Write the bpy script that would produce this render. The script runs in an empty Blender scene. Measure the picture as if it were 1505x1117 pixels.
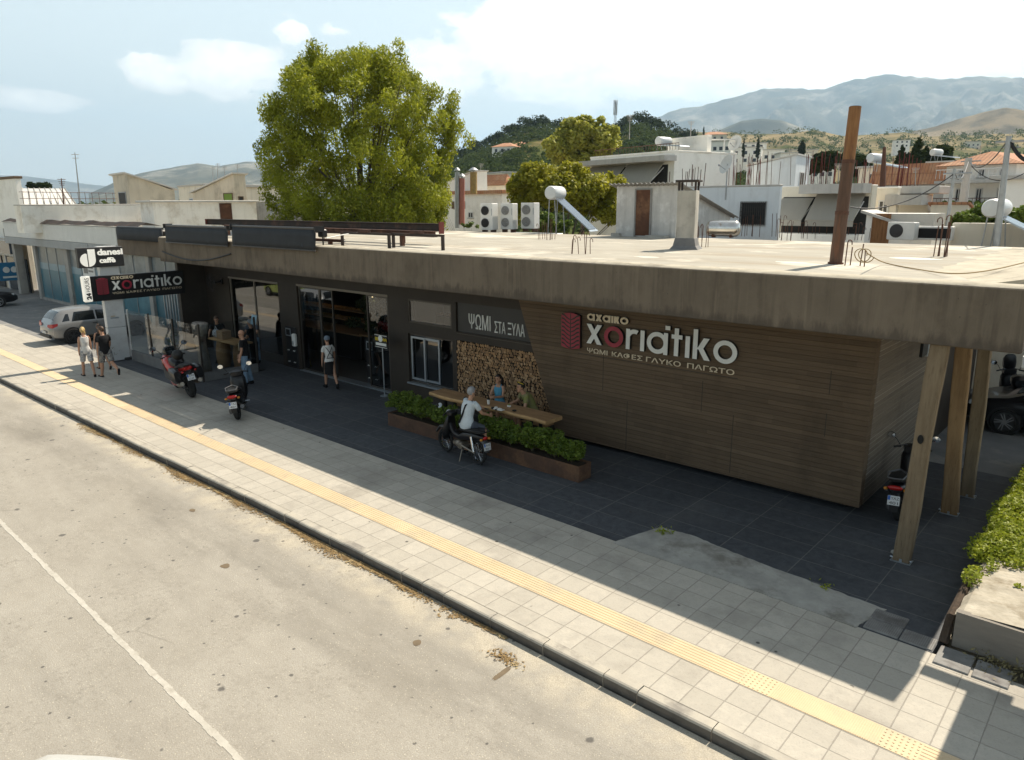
import bpy, bmesh, math, random
import numpy as np
from mathutils import Vector, Matrix
rnd = random.Random(7)
npr = np.random.default_rng(11)
S = bpy.context.scene
COL = S.collection
R_ = math.radians
PI = math.pi
# ------------------------------------------------------------------ camera
FPX, YAW, PITCH, ROLL, EYE = 1073.2, -0.73026, 0.23727, -0.0056, Vector((0, 0, 5.75))
def _basis():
    f = Vector((math.sin(YAW), math.cos(YAW), 0)); r = Vector((math.cos(YAW), -math.sin(YAW), 0)); u = Vector((0, 0, 1))
    f2 = f*math.cos(PITCH) - u*math.sin(PITCH); u2 = u*math.cos(PITCH) + f*math.sin(PITCH)
    return r*math.cos(ROLL) + u2*math.sin(ROLL), u2*math.cos(ROLL) - r*math.sin(ROLL), f2
CR, CU, CF = _basis()
cam = bpy.data.objects.new('camera', bpy.data.cameras.new('camera'))
COL.objects.link(cam)
M_ = Matrix((CR, CU, -CF)).transposed().to_4x4(); M_.translation = EYE
cam.matrix_world = M_
cam.data.sensor_width = 36; cam.data.lens = FPX*36/1505
cam.data.clip_start = .1; cam.data.clip_end = 30000
S.camera = cam
def W(px, py, x=None, y=None, z=None, d=None):
    """a photo pixel seen at a known x, y, z or horizontal distance, as a point of the place (metres)"""
    v = CR*((px-752.5)/FPX) + CU*(-(py-558.5)/FPX) + CF
    t = (x/v.x if x is not None else y/v.y if y is not None else (z-EYE.z)/v.z if z is not None else d/math.hypot(v.x, v.y))
    return EYE + v*t
# ------------------------------------------------------------------ world, sun, exposure
SUN_AZ, SUN_EL = R_(4), R_(50)
wld = bpy.data.worlds.new("World"); S.world = wld; wld.use_nodes = True
def build_world():
    nt = wld.node_tree; N = nt.nodes; L = nt.links; N.clear()
    out = N.new('ShaderNodeOutputWorld'); bg = N.new('ShaderNodeBackground')
    sky = N.new('ShaderNodeTexSky'); sky.sky_type = 'NISHITA'; sky.sun_disc = False
    sky.sun_elevation = SUN_EL; sky.sun_rotation = SUN_AZ; sky.altitude = 20; sky.air_density = 1.0; sky.dust_density = 1.6; sky.ozone_density = 1.5
    tc = N.new('ShaderNodeTexCoord')
    def vec(op, a, b=None):
        n = N.new('ShaderNodeVectorMath'); n.operation = op; L.new(a, n.inputs[0])
        if b is not None:
            if isinstance(b, tuple): n.inputs[1].default_value = b
            else: L.new(b, n.inputs[1])
        return n
    def mth(op, a, b=None, c=None, clamp=False):
        n = N.new('ShaderNodeMath'); n.operation = op; n.use_clamp = clamp
        for i, q in enumerate((a, b, c)):
            if q is None: continue
            if isinstance(q, (int, float)): n.inputs[i].default_value = q
            else: L.new(q, n.inputs[i])
        return n.outputs[0]
    sp = N.new('ShaderNodeSeparateXYZ'); L.new(tc.outputs['Generated'], sp.inputs[0])
    # compass direction and height above the horizon of every sky direction, in degrees (0 = straight up the street's cross axis)
    az = mth('MULTIPLY', mth('ARCTAN2', sp.outputs[0], sp.outputs[1]), 57.2958)
    el = mth('MULTIPLY', mth('ARCSINE', sp.outputs[2]), 57.2958)
    cmb = N.new('ShaderNodeCombineXYZ'); L.new(mth('MULTIPLY', az, .115), cmb.inputs[0]); L.new(mth('MULTIPLY', el, .2), cmb.inputs[1])
    nz = N.new('ShaderNodeTexNoise'); L.new(cmb.outputs[0], nz.inputs['Vector']); nz.inputs['Scale'].default_value = 1.15; nz.inputs['Detail'].default_value = 9; nz.inputs['Roughness'].default_value = .56
    nz2 = N.new('ShaderNodeTexNoise'); L.new(cmb.outputs[0], nz2.inputs['Vector']); nz2.inputs['Scale'].default_value = 5.5; nz2.inputs['Detail'].default_value = 7; nz2.inputs['Roughness'].default_value = .62
    def blob(a, e, wa, we, amp):      # one bank of cumulus
        q = mth('ADD', mth('POWER', mth('ABSOLUTE', mth('DIVIDE', mth('SUBTRACT', az, a), wa)), 2.0), mth('POWER', mth('ABSOLUTE', mth('DIVIDE', mth('SUBTRACT', el, e), we)), 2.0))
        return mth('MULTIPLY', mth('POWER', 2.718, mth('MULTIPLY', q, -1)), amp)
    dens = None
    for b in CLOUDS:
        v = blob(*b); dens = v if dens is None else mth('MAXIMUM', dens, v)
    dens = mth('ADD', dens, mth('MULTIPLY', mth('SUBTRACT', nz.outputs[0], .5), 1.15))
    dens = mth('ADD', dens, mth('MULTIPLY', mth('SUBTRACT', nz2.outputs[0], .5), .5))
    mr = N.new('ShaderNodeMapRange'); mr.interpolation_type = 'SMOOTHSTEP'; L.new(dens, mr.inputs[0])
    mr.inputs[1].default_value = .39; mr.inputs[2].default_value = .475
    # cloud body: brighter crests, greyer undersides
    cr = N.new('ShaderNodeMapRange'); L.new(mth('ADD', dens, mth('MULTIPLY', nz2.outputs[0], -1.5)), cr.inputs[0]); cr.inputs[1].default_value = -.42; cr.inputs[2].default_value = .22
    cmix = N.new('ShaderNodeMixRGB'); L.new(cr.outputs[0], cmix.inputs[0]); cmix.inputs[1].default_value = (10.6, 10.7, 10.2, 1); cmix.inputs[2].default_value = (16.6, 16.1, 14.6, 1)
    # haze veil low over the horizon
    veil = N.new('ShaderNodeMapRange'); L.new(el, veil.inputs[0]); veil.inputs[1].default_value = 32; veil.inputs[2].default_value = -2; veil.inputs[3].default_value = .62; veil.inputs[4].default_value = .9
    vm = N.new('ShaderNodeMixRGB'); L.new(veil.outputs[0], vm.inputs[0]); L.new(sky.outputs[0], vm.inputs[1])
    vc = N.new('ShaderNodeMixRGB'); L.new(mth('DIVIDE', el, 26, clamp=True), vc.inputs[0]); vc.inputs[1].default_value = (11.0, 11.3, 10.3, 1); vc.inputs[2].default_value = (7.4, 9.0, 9.5, 1)
    L.new(vc.outputs[0], vm.inputs[2])
    mx = N.new('ShaderNodeMixRGB'); L.new(mr.outputs[0], mx.inputs[0]); L.new(vm.outputs[0], mx.inputs[1]); L.new(cmix.outputs[0], mx.inputs[2])
    hi = N.new('ShaderNodeMapRange'); L.new(el, hi.inputs[0]); hi.inputs[1].default_value = 17; hi.inputs[2].default_value = 34      # overhead the sky is plain clear blue
    m2 = N.new('ShaderNodeMixRGB'); L.new(hi.outputs[0], m2.inputs[0]); L.new(mx.outputs[0], m2.inputs[1]); m3 = N.new('ShaderNodeMixRGB'); m3.inputs[0].default_value = .7; L.new(sky.outputs[0], m3.inputs[1]); m3.inputs[2].default_value = (3.2, 3.25, 3.1, 1); L.new(m3.outputs[0], m2.inputs[2]); mx = m2
    L.new(mx.outputs[0], bg.inputs[0]); bg.inputs[1].default_value = SKY_STRENGTH; L.new(bg.outputs[0], out.inputs[0])
HAZE = True
SKY_STRENGTH = 0.075
def _azel(px, py):
    v = (W(px, py, d=1)-EYE).normalized(); return math.degrees(math.atan2(v.x, v.y)), math.degrees(math.asin(v.z))
CLOUDS = []
for (px, py, wpx, hpx, amp) in ((1060, 40, 620, 150, 1.0), (760, 20, 140, 60, .8), (1230, 105, 330, 50, .85), (800, 60, 230, 110, .95), (1300, 90, 480, 120, .95), (430, 45, 60, 40, .66), (640, 105, 210, 80, .72), (350, 100, 140, 60, .80), (225, 112, 80, 42, .80), (75, 150, 130, 28, .70), (1030, 130, 330, 42, .7), (330, 20, 30, 12, .25), (480, 40, 90, 30, .5)):
    a, e = _azel(px, py); CLOUDS.append((a, e, wpx/1073*57.3*.62, hpx/1073*57.3*.7, amp))
build_world()
sl = bpy.data.lights.new('sun', 'SUN'); sl.energy = 5.0; sl.angle = R_(.53); sl.color = (1.0, .90, .755)
sun = bpy.data.objects.new('sun', sl); COL.objects.link(sun)
_sd = Vector((math.sin(SUN_AZ)*math.cos(SUN_EL), math.cos(SUN_AZ)*math.cos(SUN_EL), math.sin(SUN_EL)))
sun.rotation_euler = _sd.to_track_quat('Z', 'Y').to_euler()
sun.location = (0, 0, 60)
S.view_settings.view_transform = 'Standard'; S.view_settings.look = 'None'; S.view_settings.gamma = 1; S.view_settings.exposure = 0.76
S.cycles.max_bounces = 7; S.cycles.diffuse_bounces = 3; S.cycles.glossy_bounces = 4; S.cycles.transmission_bounces = 6; S.cycles.transparent_max_bounces = 12
S.cycles.caustics_reflective = False; S.cycles.caustics_refractive = False; S.cycles.sample_clamp_indirect = 6
# ------------------------------------------------------------------ materials
MATS = {}
class NT:
    def __init__(s, m):
        s.m = m; m.use_nodes = True; s.t = m.node_tree; s.N = s.t.nodes; s.L = s.t.links
        s.b = s.N['Principled BSDF']
    def pos(s, scale=(1, 1, 1), obj=False):
        if obj: o = s.N.new('ShaderNodeTexCoord').outputs['Object']
        else: o = s.N.new('ShaderNodeNewGeometry').outputs['Position']
        if tuple(scale) == (1, 1, 1): return o
        n = s.N.new('ShaderNodeVectorMath'); n.operation = 'MULTIPLY'; s.L.new(o, n.inputs[0]); n.inputs[1].default_value = scale
        return n.outputs[0]
    def noise(s, v, sc, det=4, ro=.55):
        n = s.N.new('ShaderNodeTexNoise'); s.L.new(v, n.inputs['Vector']); n.inputs['Scale'].default_value = sc; n.inputs['Detail'].default_value = det; n.inputs['Roughness'].default_value = ro
        return n.outputs[0]
    def voro(s, v, sc, feat='F1', out='Distance', rand=1):
        n = s.N.new('ShaderNodeTexVoronoi'); n.feature = feat; s.L.new(v, n.inputs['Vector']); n.inputs['Scale'].default_value = sc; n.inputs['Randomness'].default_value = rand
        return n.outputs[out]
    def rng(s, v, a, b, c=0, d=1, smooth=False):
        n = s.N.new('ShaderNodeMapRange'); s.L.new(v, n.inputs[0])
        if smooth: n.interpolation_type = 'SMOOTHSTEP'
        for i, q in enumerate((a, b, c, d)): n.inputs[i+1].default_value = q
        return n.outputs[0]
    def mth(s, op, a, b=None, clamp=False):
        n = s.N.new('ShaderNodeMath'); n.operation = op; n.use_clamp = clamp
        for i, q in enumerate((a, b)):
            if q is None: continue
            if isinstance(q, (int, float)): n.inputs[i].default_value = q
            else: s.L.new(q, n.inputs[i])
        return n.outputs[0]
    def mix(s, f, a, b, mode='MIX'):
        n = s.N.new('ShaderNodeMixRGB'); n.blend_type = mode
        for i, q in enumerate((f, a, b)):
            if isinstance(q, (int, float)): n.inputs[i].default_value = q
            elif isinstance(q, (tuple, list)): n.inputs[i].default_value = (*q[:3], 1)
            else: s.L.new(q, n.inputs[i])
        return n.outputs[0]
    def sep(s, v):
        n = s.N.new('ShaderNodeSeparateXYZ'); s.L.new(v, n.inputs[0]); return n.outputs
    def comb(s, x, y, z=0):
        n = s.N.new('ShaderNodeCombineXYZ')
        for i, q in enumerate((x, y, z)):
            if isinstance(q, (int, float)): n.inputs[i].default_value = q
            else: s.L.new(q, n.inputs[i])
        return n.outputs[0]
    def white(s, v):
        n = s.N.new('ShaderNodeTexWhiteNoise'); s.L.new(v, n.inputs['Vector']); return n.outputs['Value']
    def col(s, c): s.L.new(c, s.b.inputs['Base Color'])
    def bump(s, h, st=.3, dist=.02):
        n = s.N.new('ShaderNodeBump'); s.L.new(h, n.inputs['Height']); n.inputs['Strength'].default_value = st; n.inputs['Distance'].default_value = dist
        s.L.new(n.outputs[0], s.b.inputs['Normal'])
def newmat(name):
    m = bpy.data.materials.new(name); MATS[name] = m; return NT(m)
def mat(name, c1, c2=None, sc=3., rough=.75, metal=0., spec=.4, bump=0., bsc=30., c3=None, streak=0., obj=False, coat=0., scale=(1, 1, 1)):
    """plain procedural surface: two tones mixed by noise, optional rain streaks / third stain colour, optional bump"""
    if name in MATS: return MATS[name]
    n = newmat(name); b = n.b
    b.inputs['Roughness'].default_value = rough; b.inputs['Metallic'].default_value = metal; b.inputs['Specular IOR Level'].default_value = spec
    if coat: b.inputs['Coat Weight'].default_value = coat; b.inputs['Coat Roughness'].default_value = .08
    if c2 is None: c2 = tuple(q*.86 for q in c1)
    p = n.pos(scale, obj)
    c = n.mix(n.rng(n.noise(p, sc, 6, .6), .32, .68), c1, c2)
    if c3 is not None:
        c = n.mix(n.rng(n.noise(p, sc*.45+.37, 8, .68), .52, .66), c, c3)
    if streak:
        q = n.noise(n.pos((2.6, 2.6, .22), obj), 1.7, 6, .62)
        c = n.mix(n.mth('MULTIPLY', n.rng(q, .5, .75), streak), c, tuple(v*.35 for v in c1))
    n.col(c)
    if bump: n.bump(n.noise(p, bsc, 4), bump, .012)
    return MATS[name]
def glassmat(name, tint=(.6, .68, .68), alpha=.55, rough=.02, refl=.0):
    """window glass: a clear sheet that lets light straight through and mirrors the street by Fresnel"""
    if name in MATS: return MATS[name]
    m = bpy.data.materials.new(name); MATS[name] = m; m.use_nodes = True; t = m.node_tree; N = t.nodes; L = t.links; N.clear()
    o = N.new('ShaderNodeOutputMaterial'); tr = N.new('ShaderNodeBsdfTransparent'); tr.inputs[0].default_value = (*tint, 1)
    g = N.new('ShaderNodeBsdfGlossy'); g.inputs['Roughness'].default_value = rough; g.inputs[0].default_value = (.95, .97, 1, 1)
    mx = N.new('ShaderNodeMixShader'); f = N.new('ShaderNodeFresnel'); f.inputs[0].default_value = 1.5
    a = N.new('ShaderNodeMath'); a.operation = 'MULTIPLY_ADD'; a.use_clamp = True; L.new(f.outputs[0], a.inputs[0]); a.inputs[1].default_value = 1.05; a.inputs[2].default_value = refl
    L.new(a.outputs[0], mx.inputs[0]); L.new(tr.outputs[0], mx.inputs[1]); L.new(g.outputs[0], mx.inputs[2]); L.new(mx.outputs[0], o.inputs[0])
    return m
# ------------------------------------------------------------------ mesh building
class MB:
    def __init__(s): s.v = []; s.f = []; s.mi = []; s.k = 0
    def add(s, vs, fs):
        o = len(s.v); s.v += [tuple(q) for q in vs]; s.f += [tuple(i+o for i in f) for f in fs]; s.mi += [s.k]*len(fs); return s
    def box(s, x0, x1, y0, y1, z0, z1):
        if x0 > x1: x0, x1 = x1, x0
        if y0 > y1: y0, y1 = y1, y0
        if z0 > z1: z0, z1 = z1, z0
        return s.add([(x0, y0, z0), (x1, y0, z0), (x1, y1, z0), (x0, y1, z0), (x0, y0, z1), (x1, y0, z1), (x1, y1, z1), (x0, y1, z1)],
                     [(0, 3, 2, 1), (4, 5, 6, 7), (0, 1, 5, 4), (1, 2, 6, 5), (2, 3, 7, 6), (3, 0, 4, 7)])
    def bbox(s, x0, x1, y0, y1, z0, z1, b=.02):
        """box with chamfered edges"""
        if x0 > x1: x0, x1 = x1, x0
        if y0 > y1: y0, y1 = y1, y0
        if z0 > z1: z0, z1 = z1, z0
        b = min(b, (x1-x0)*.45, (y1-y0)*.45, (z1-z0)*.45)
        rings = []
        for z, i in ((z0, b), (z0+b, 0), (z1-b, 0), (z1, b)):
            X0, X1, Y0, Y1 = x0+i, x1-i, y0+i, y1-i
            rings.append([(X0+b, Y0, z), (X1-b, Y0, z), (X1, Y0+b, z), (X1, Y1-b, z), (X1-b, Y1, z), (X0+b, Y1, z), (X0, Y1-b, z), (X0, Y0+b, z)])
        return s.loft(rings, cap=True)
    def loft(s, rings, cap=True, closed=True):
        n = len(rings[0]); vs = [p for r in rings for p in r]; fs = []
        for i in range(len(rings)-1):
            for j in range(n if closed else n-1):
                a = i*n+j; b = i*n+(j+1) % n
                fs.append((a, b, b+n, a+n))
        if cap and closed:
            fs.append(tuple(range(n-1, -1, -1))); fs.append(tuple((len(rings)-1)*n+j for j in range(n)))
        return s.add(vs, fs)
    def obox(s, c, sx, sy, sz, rz=0, ry=0, rx=0):
        m = Matrix.Translation(c) @ Matrix.Rotation(rz, 4, 'Z') @ Matrix.Rotation(ry, 4, 'Y') @ Matrix.Rotation(rx, 4, 'X')
        vs = [m @ Vector((a*sx/2, b*sy/2, d*sz/2)) for d in (-1, 1) for a, b in ((-1, -1), (1, -1), (1, 1), (-1, 1))]
        return s.add(vs, [(0, 3, 2, 1), (4, 5, 6, 7), (0, 1, 5, 4), (1, 2, 6, 5), (2, 3, 7, 6), (3, 0, 4, 7)])
    def tube(s, pts, r, n=8, cap=True):
        pts = [Vector(p) for p in pts]; k = len(pts)
        rs = r if isinstance(r, (list, tuple)) else [r]*k
        rings = []; up = None
        for i, p in enumerate(pts):
            t = (pts[min(i+1, k-1)]-pts[max(i-1, 0)])
            t = t.normalized() if t.length > 1e-9 else Vector((0, 0, 1))
            if up is None: up = Vector((0, 0, 1)) if abs(t.z) < .9 else Vector((1, 0, 0))
            a = t.cross(up)
            if a.length < 1e-6: a = t.cross(Vector((0, 1, 0)))
            a.normalize(); b = a.cross(t).normalized(); up = b
            rings.append([p + (a*math.cos(2*PI*j/n) + b*math.sin(2*PI*j/n))*rs[i] for j in range(n)])
        return s.loft(rings, cap)
    def bar(s, a, b, r, n=8): return s.tube([a, b], r, n)
    def lathe(s, prof, c=(0, 0, 0), n=20, m=None, cap=True):
        """profile (radius, height) turned about z through c; m re-orients it"""
        rings = []
        for r, z in prof:
            rr = []
            for j in range(n):
                p = Vector((r*math.cos(2*PI*j/n), r*math.sin(2*PI*j/n), z))
                if m is not None: p = m @ p
                rr.append(p+Vector(c))
            rings.append(rr)
        return s.loft(rings, cap)
    def prism(s, poly, f, d):
        """extrude polygon: f maps (u,v)->3D, d = offset vector"""
        a = [Vector(f(u, v)) for u, v in poly]; d = Vector(d); n = len(a)
        return s.add(a+[p+d for p in a], [tuple(range(n)), tuple(range(2*n-1, n-1, -1))] + [(i+n, (i+1) % n+n, (i+1) % n, i) for i in range(n)])
    def quad(s, *p): return s.add(p, [tuple(range(len(p)))])
    def ball(s, c, rx, ry=None, rz=None, n=12, m=8, rot=None):
        ry = rx if ry is None else ry; rz = rx if rz is None else rz
        rings = []
        for i in range(m+1):
            a = -PI/2+PI*i/m; rr = max(math.cos(a), .02)
            q = [Vector((rx*rr*math.cos(2*PI*j/n), ry*rr*math.sin(2*PI*j/n), rz*math.sin(a))) for j in range(n)]
            if rot is not None: q = [rot @ p for p in q]
            rings.append([p+Vector(c) for p in q])
        return s.loft(rings, True)
    def build(s, name, m, parent=None, smooth=False, world=False, fix=True, **tags):
        me = bpy.data.meshes.new(name); me.from_pydata(s.v, [], s.f)
        ms = m if isinstance(m, (list, tuple)) else [m]
        for q in ms: me.materials.append(q)
        if len(ms) > 1: me.polygons.foreach_set('material_index', s.mi)
        if fix and len(s.f) < 60000:
            bm = bmesh.new(); bm.from_mesh(me); bmesh.ops.recalc_face_normals(bm, faces=bm.faces); bm.to_mesh(me); bm.free()
        if smooth:
            me.polygons.foreach_set('use_smooth', [True]*len(me.polygons))
            if smooth != 'all':
                try: me.set_sharp_from_angle(angle=R_(38))
                except Exception: pass
        me.update()
        return link(name, me, parent, world, **tags)
def link(name, data, parent=None, world=False, **tags):
    o = bpy.data.objects.new(name, data); COL.objects.link(o)
    if parent is not None:
        o.parent = parent
        if world: o.matrix_parent_inverse = root_mat(parent).inverted()
    for k, v in tags.items(): o[k] = v
    return o
def root_mat(o):
    m = Matrix.LocRotScale(o.location, o.rotation_euler.to_quaternion(), o.scale)
    if o.parent: return root_mat(o.parent) @ o.matrix_parent_inverse @ m
    return m
def thing(name, label, cat, loc=(0, 0, 0), rz=0, group=None, scale=1):
    o = bpy.data.objects.new(name, None); COL.objects.link(o); o.location = loc; o.rotation_euler = (0, 0, rz); o.scale = (scale,)*3; o.empty_display_size = .2
    o['label'] = label; o['category'] = cat
    if group: o['group'] = group
    return o
def tag(o, label, cat, group=None):
    o['label'] = label; o['category'] = cat
    if group: o['group'] = group
    return o
def struct(name, mb, m, smooth=False, kind='structure', **k):
    o = mb.build(name, m, smooth=smooth, **k); o['kind'] = kind; return o
def kids(o): return [c for c in bpy.data.objects if c.parent == o]
def copy_tree(o, parent=None):
    c = o.copy(); COL.objects.link(c)
    if parent is not None: c.parent = parent
    for ch in kids(o): copy_tree(ch, c)
    return c
def dup(o, label, loc=None, rz=None, group=None):
    c = copy_tree(o)
    if loc is not None: c.location = loc
    if rz is not None: c.rotation_euler = (0, 0, rz)
    c['label'] = label
    if group: c['group'] = group
    return c
def textmesh(body, size, depth=.02, offset=0., spacing=1., align='LEFT', shear=0., sx=1.):
    """lettering as solid mesh lying in the local XZ plane, facing local -Y, returned as (verts, faces)"""
    c = bpy.data.curves.new('lettering', 'FONT'); c.body = body; c.size = size; c.extrude = depth/2; c.offset = offset; c.space_character = spacing; c.align_x = align; c.shear = shear; c.resolution_u = 4
    o = bpy.data.objects.new('lettering', c); COL.objects.link(o)
    me = bpy.data.meshes.new_from_object(o.evaluated_get(bpy.context.evaluated_depsgraph_get()))
    vs = [(v.co.x*sx, -v.co.z, v.co.y) for v in me.vertices]; fs = [tuple(p.vertices) for p in me.polygons]
    bpy.data.objects.remove(o); bpy.data.curves.remove(c); bpy.data.meshes.remove(me)
    return vs, fs
def text(mb, body, size, frame, depth=.02, fit=None, **k):
    """put lettering in a builder; frame = (origin, right vector, up vector); fit = width in metres"""
    vs, fs = textmesh(body, size, depth, **k)
    o, r, u = (Vector(q) for q in frame); n = r.cross(u)
    if fit:
        x0 = min(v[0] for v in vs); x1 = max(v[0] for v in vs); sc = fit/(x1-x0); vs = [((v[0]-x0)*sc, v[1], v[2]) for v in vs]
    return mb.add([o + r*v[0] + u*v[2] - n*v[1] for v in vs], fs)
# ------------------------------------------------------------------ surfaces of the street
def asphalt():
    n = newmat('worn_asphalt'); p = n.pos(); b = n.b; b.inputs['Roughness'].default_value = .9; b.inputs['Specular IOR Level'].default_value = .2
    c = n.mix(n.rng(n.noise(n.pos((.25, 1, 1)), .8, 8, .62), .3, .7), (.335, .313, .270), (.412, .388, .340))
    c = n.mix(n.rng(n.noise(n.pos((.7, 1, 1)), 2.6, 9, .72), .42, .68, 0, .45), c, (.26, .24, .205)); c = n.mix(n.rng(n.noise(n.pos((.12, 1, 1)), 1.6, 6, .6), .5, .66, 0, .4), c, (.24, .225, .195))
    # tracks of dirt along the lane near the gutter
    y = n.sep(p)[1]
    track = n.mth('MULTIPLY', n.rng(n.mth('ABSOLUTE', n.mth('SUBTRACT', y, 5.35)), .95, .1, 0, 1, True), n.rng(n.noise(n.pos((.35, 1, 1)), 1.1, 9, .7), .42, .66))
    c = n.mix(n.mth('MULTIPLY', track, .8), c, (.18, .17, .15))
    c = n.mix(n.rng(n.noise(p, .33, 6, .6), .52, .75, 0, .5), c, (.29, .265, .22))
    # pale dust by the kerb
    c = n.mix(n.mth('MULTIPLY', n.rng(y, 5.85, 6.35, 0, .75, True), n.rng(n.noise(p, 2.2, 5), .35, .6)), c, (.55, .49, .38))
    # aggregate
    sp = n.rng(n.noise(p, 60, 2, .5), .35, .68)
    c = n.mix(n.mth('MULTIPLY', n.mth('MULTIPLY', n.rng(n.noise(p, 17, 5, .7), .50, .66), n.rng(n.noise(p, .9, 4), .35, .6)), .55), c, (.19, .175, .15)); c = n.mix(n.rng(n.voro(p, 11), .10, .06, 0, .5), c, (.60, .56, .47)); c = n.mix(n.mth('MULTIPLY', sp, .55), c, (.24, .21, .165))
    c = n.mix(n.rng(n.voro(p, 22), .16, .1, 0, .55), c, (.66, .6, .46))
    # dark oil / gum spots of several sizes, sparse
    for sc, th, gate in ((1.05, .07, .47), (2.3, .09, .52), (5.0, .13, .5)):
        vd = n.voro(p, sc); gt = n.rng(n.noise(n.pos((1, 1, 1)), sc*.8, 2), gate, gate+.02)
        ed = n.mth('ADD', vd, n.mth('MULTIPLY', n.mth('SUBTRACT', n.noise(p, sc*9, 3), .5), .06))
        c = n.mix(n.mth('MULTIPLY', n.mth('MULTIPLY', n.rng(ed, th, th*.7, 0, 1), gt), .8), c, (.085, .08, .075))
    # hairline cracks
    w = n.mix(.12, p, n.comb(n.noise(p, 1.2, 5), n.noise(n.pos((1.1, .9, 1)), 1.2, 5), 0))
    cr = n.voro(w, .33, 'DISTANCE_TO_EDGE')
    c = n.mix(n.mth('MULTIPLY', n.rng(cr, .006, .001, 0, 1), n.rng(n.noise(p, .5, 3), .56, .66, 0, .4)), c, (.16, .145, .12))
    n.col(c); n.bump(n.noise(p, 55, 3), .5, .012)
asphalt()
def tiles(name, sx, sy, ox, oy, c1, c2, grout, gw, slate=.35, rough=.8, spec=.35, bumpst=.35, var=.5, stain=(.16, .14, .12), gst=.9):
    n = newmat(name); p = n.pos(); b = n.b; b.inputs['Roughness'].default_value = rough; b.inputs['Specular IOR Level'].default_value = spec
    x, y, z = n.sep(p)
    u = n.mth('DIVIDE', n.mth('SUBTRACT', x, ox), sx); v = n.mth('DIVIDE', n.mth('SUBTRACT', y, oy), sy)
    fu = n.mth('FRACT', u); fv = n.mth('FRACT', v)
    eu = n.mth('MULTIPLY', n.mth('MINIMUM', fu, n.mth('SUBTRACT', 1, fu)), sx); ev = n.mth('MULTIPLY', n.mth('MINIMUM', fv, n.mth('SUBTRACT', 1, fv)), sy)
    e = n.mth('ADD', n.mth('MINIMUM', eu, ev), n.mth('MULTIPLY', n.mth('SUBTRACT', n.noise(p, 9, 3), .5), gw*1.3))
    wn = n.white(n.comb(n.mth('FLOOR', u), n.mth('FLOOR', v)))
    wob = n.mix(.5, p, n.comb(n.noise(p, 2.5, 4), n.noise(n.pos((.9, 1.1, 1)), 2.7, 4)), 'ADD')
    sl = n.noise(n.mix(1, wob, n.comb(n.mth('MULTIPLY', wn, 7), n.mth('MULTIPLY', wn, 3)), 'ADD'), 6.5, 7, .68)
    c = n.mix(n.rng(sl, .3, .7), c1, c2)
    c = n.mix(n.rng(wn, 0, 1, 0, var), c, tuple(q*.72 for q in c1))
    c = n.mix(n.rng(n.noise(p, .7, 7, .65), .52, .72, 0, slate), c, stain)
    c = n.mix(n.rng(n.noise(p, 38, 2), .55, .75, 0, .35), c, tuple(q*.5 for q in c1))
    vd = n.voro(p, 2.4); c = n.mix(n.mth('MULTIPLY', n.rng(vd, .085, .06, 0, .85), n.rng(n.noise(p, 2.0, 2), .52, .55)), c, (.05, .045, .04))
    g = n.rng(e, gw*.35, gw, 1, 0, True)
    c = n.mix(n.mth('MULTIPLY', g, gst), c, grout)
    n.col(c); h = n.mth('SUBTRACT', n.mth('MULTIPLY', sl, .8), g); n.bump(h, bumpst, .012)
tiles('sidewalk_slabs', .4, .4, -.756, 6.87, (.50, .46, .385), (.41, .38, .325), (.21, .19, .16), .009, gst=.55, var=.55, slate=.5, bumpst=.6)
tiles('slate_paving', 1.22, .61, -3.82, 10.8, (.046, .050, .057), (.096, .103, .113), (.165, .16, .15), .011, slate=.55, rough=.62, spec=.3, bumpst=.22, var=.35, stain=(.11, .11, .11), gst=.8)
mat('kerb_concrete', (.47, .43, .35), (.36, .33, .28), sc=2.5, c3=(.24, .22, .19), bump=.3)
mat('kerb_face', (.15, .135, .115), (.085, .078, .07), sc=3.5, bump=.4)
mat('forecourt_asphalt', (.23, .225, .215), (.17, .168, .165), sc=1.2, c3=(.30, .285, .25), bump=.35, bsc=50, rough=.9)
mat('rough_concrete', (.42, .40, .355), (.27, .26, .23), sc=2.2, c3=(.20, .185, .155), bump=.8, bsc=16, rough=.95)
mat('dry_earth', (.40, .35, .26), (.29, .25, .18), sc=.05, c3=(.13, .14, .06), bump=.2, bsc=1)
mat('tactile_yellow', (.65, .505, .32), (.58, .445, .28), sc=1.4, c3=(.48, .40, .28), bump=.2)
mat('road_white', (.49, .46, .40), (.42, .395, .34), sc=9, c3=(.37, .34, .285), bump=.3)
mat('patch_brown', (.17, .125, .075), (.12, .09, .055), sc=8)
# kerb line read along the street (slightly bowed as in the place), z = 0 at its top
KERB = [(-70, 6.25), (-40, 6.40), (-29.5, 6.49), (-26.1, 6.53), (-21.4, 6.60), (-17.8, 6.63), (-13.05, 6.74), (-8, 6.75), (-4.4, 6.72), (-2.3, 6.73), (14, 6.73)]
ZR = -.15
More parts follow.
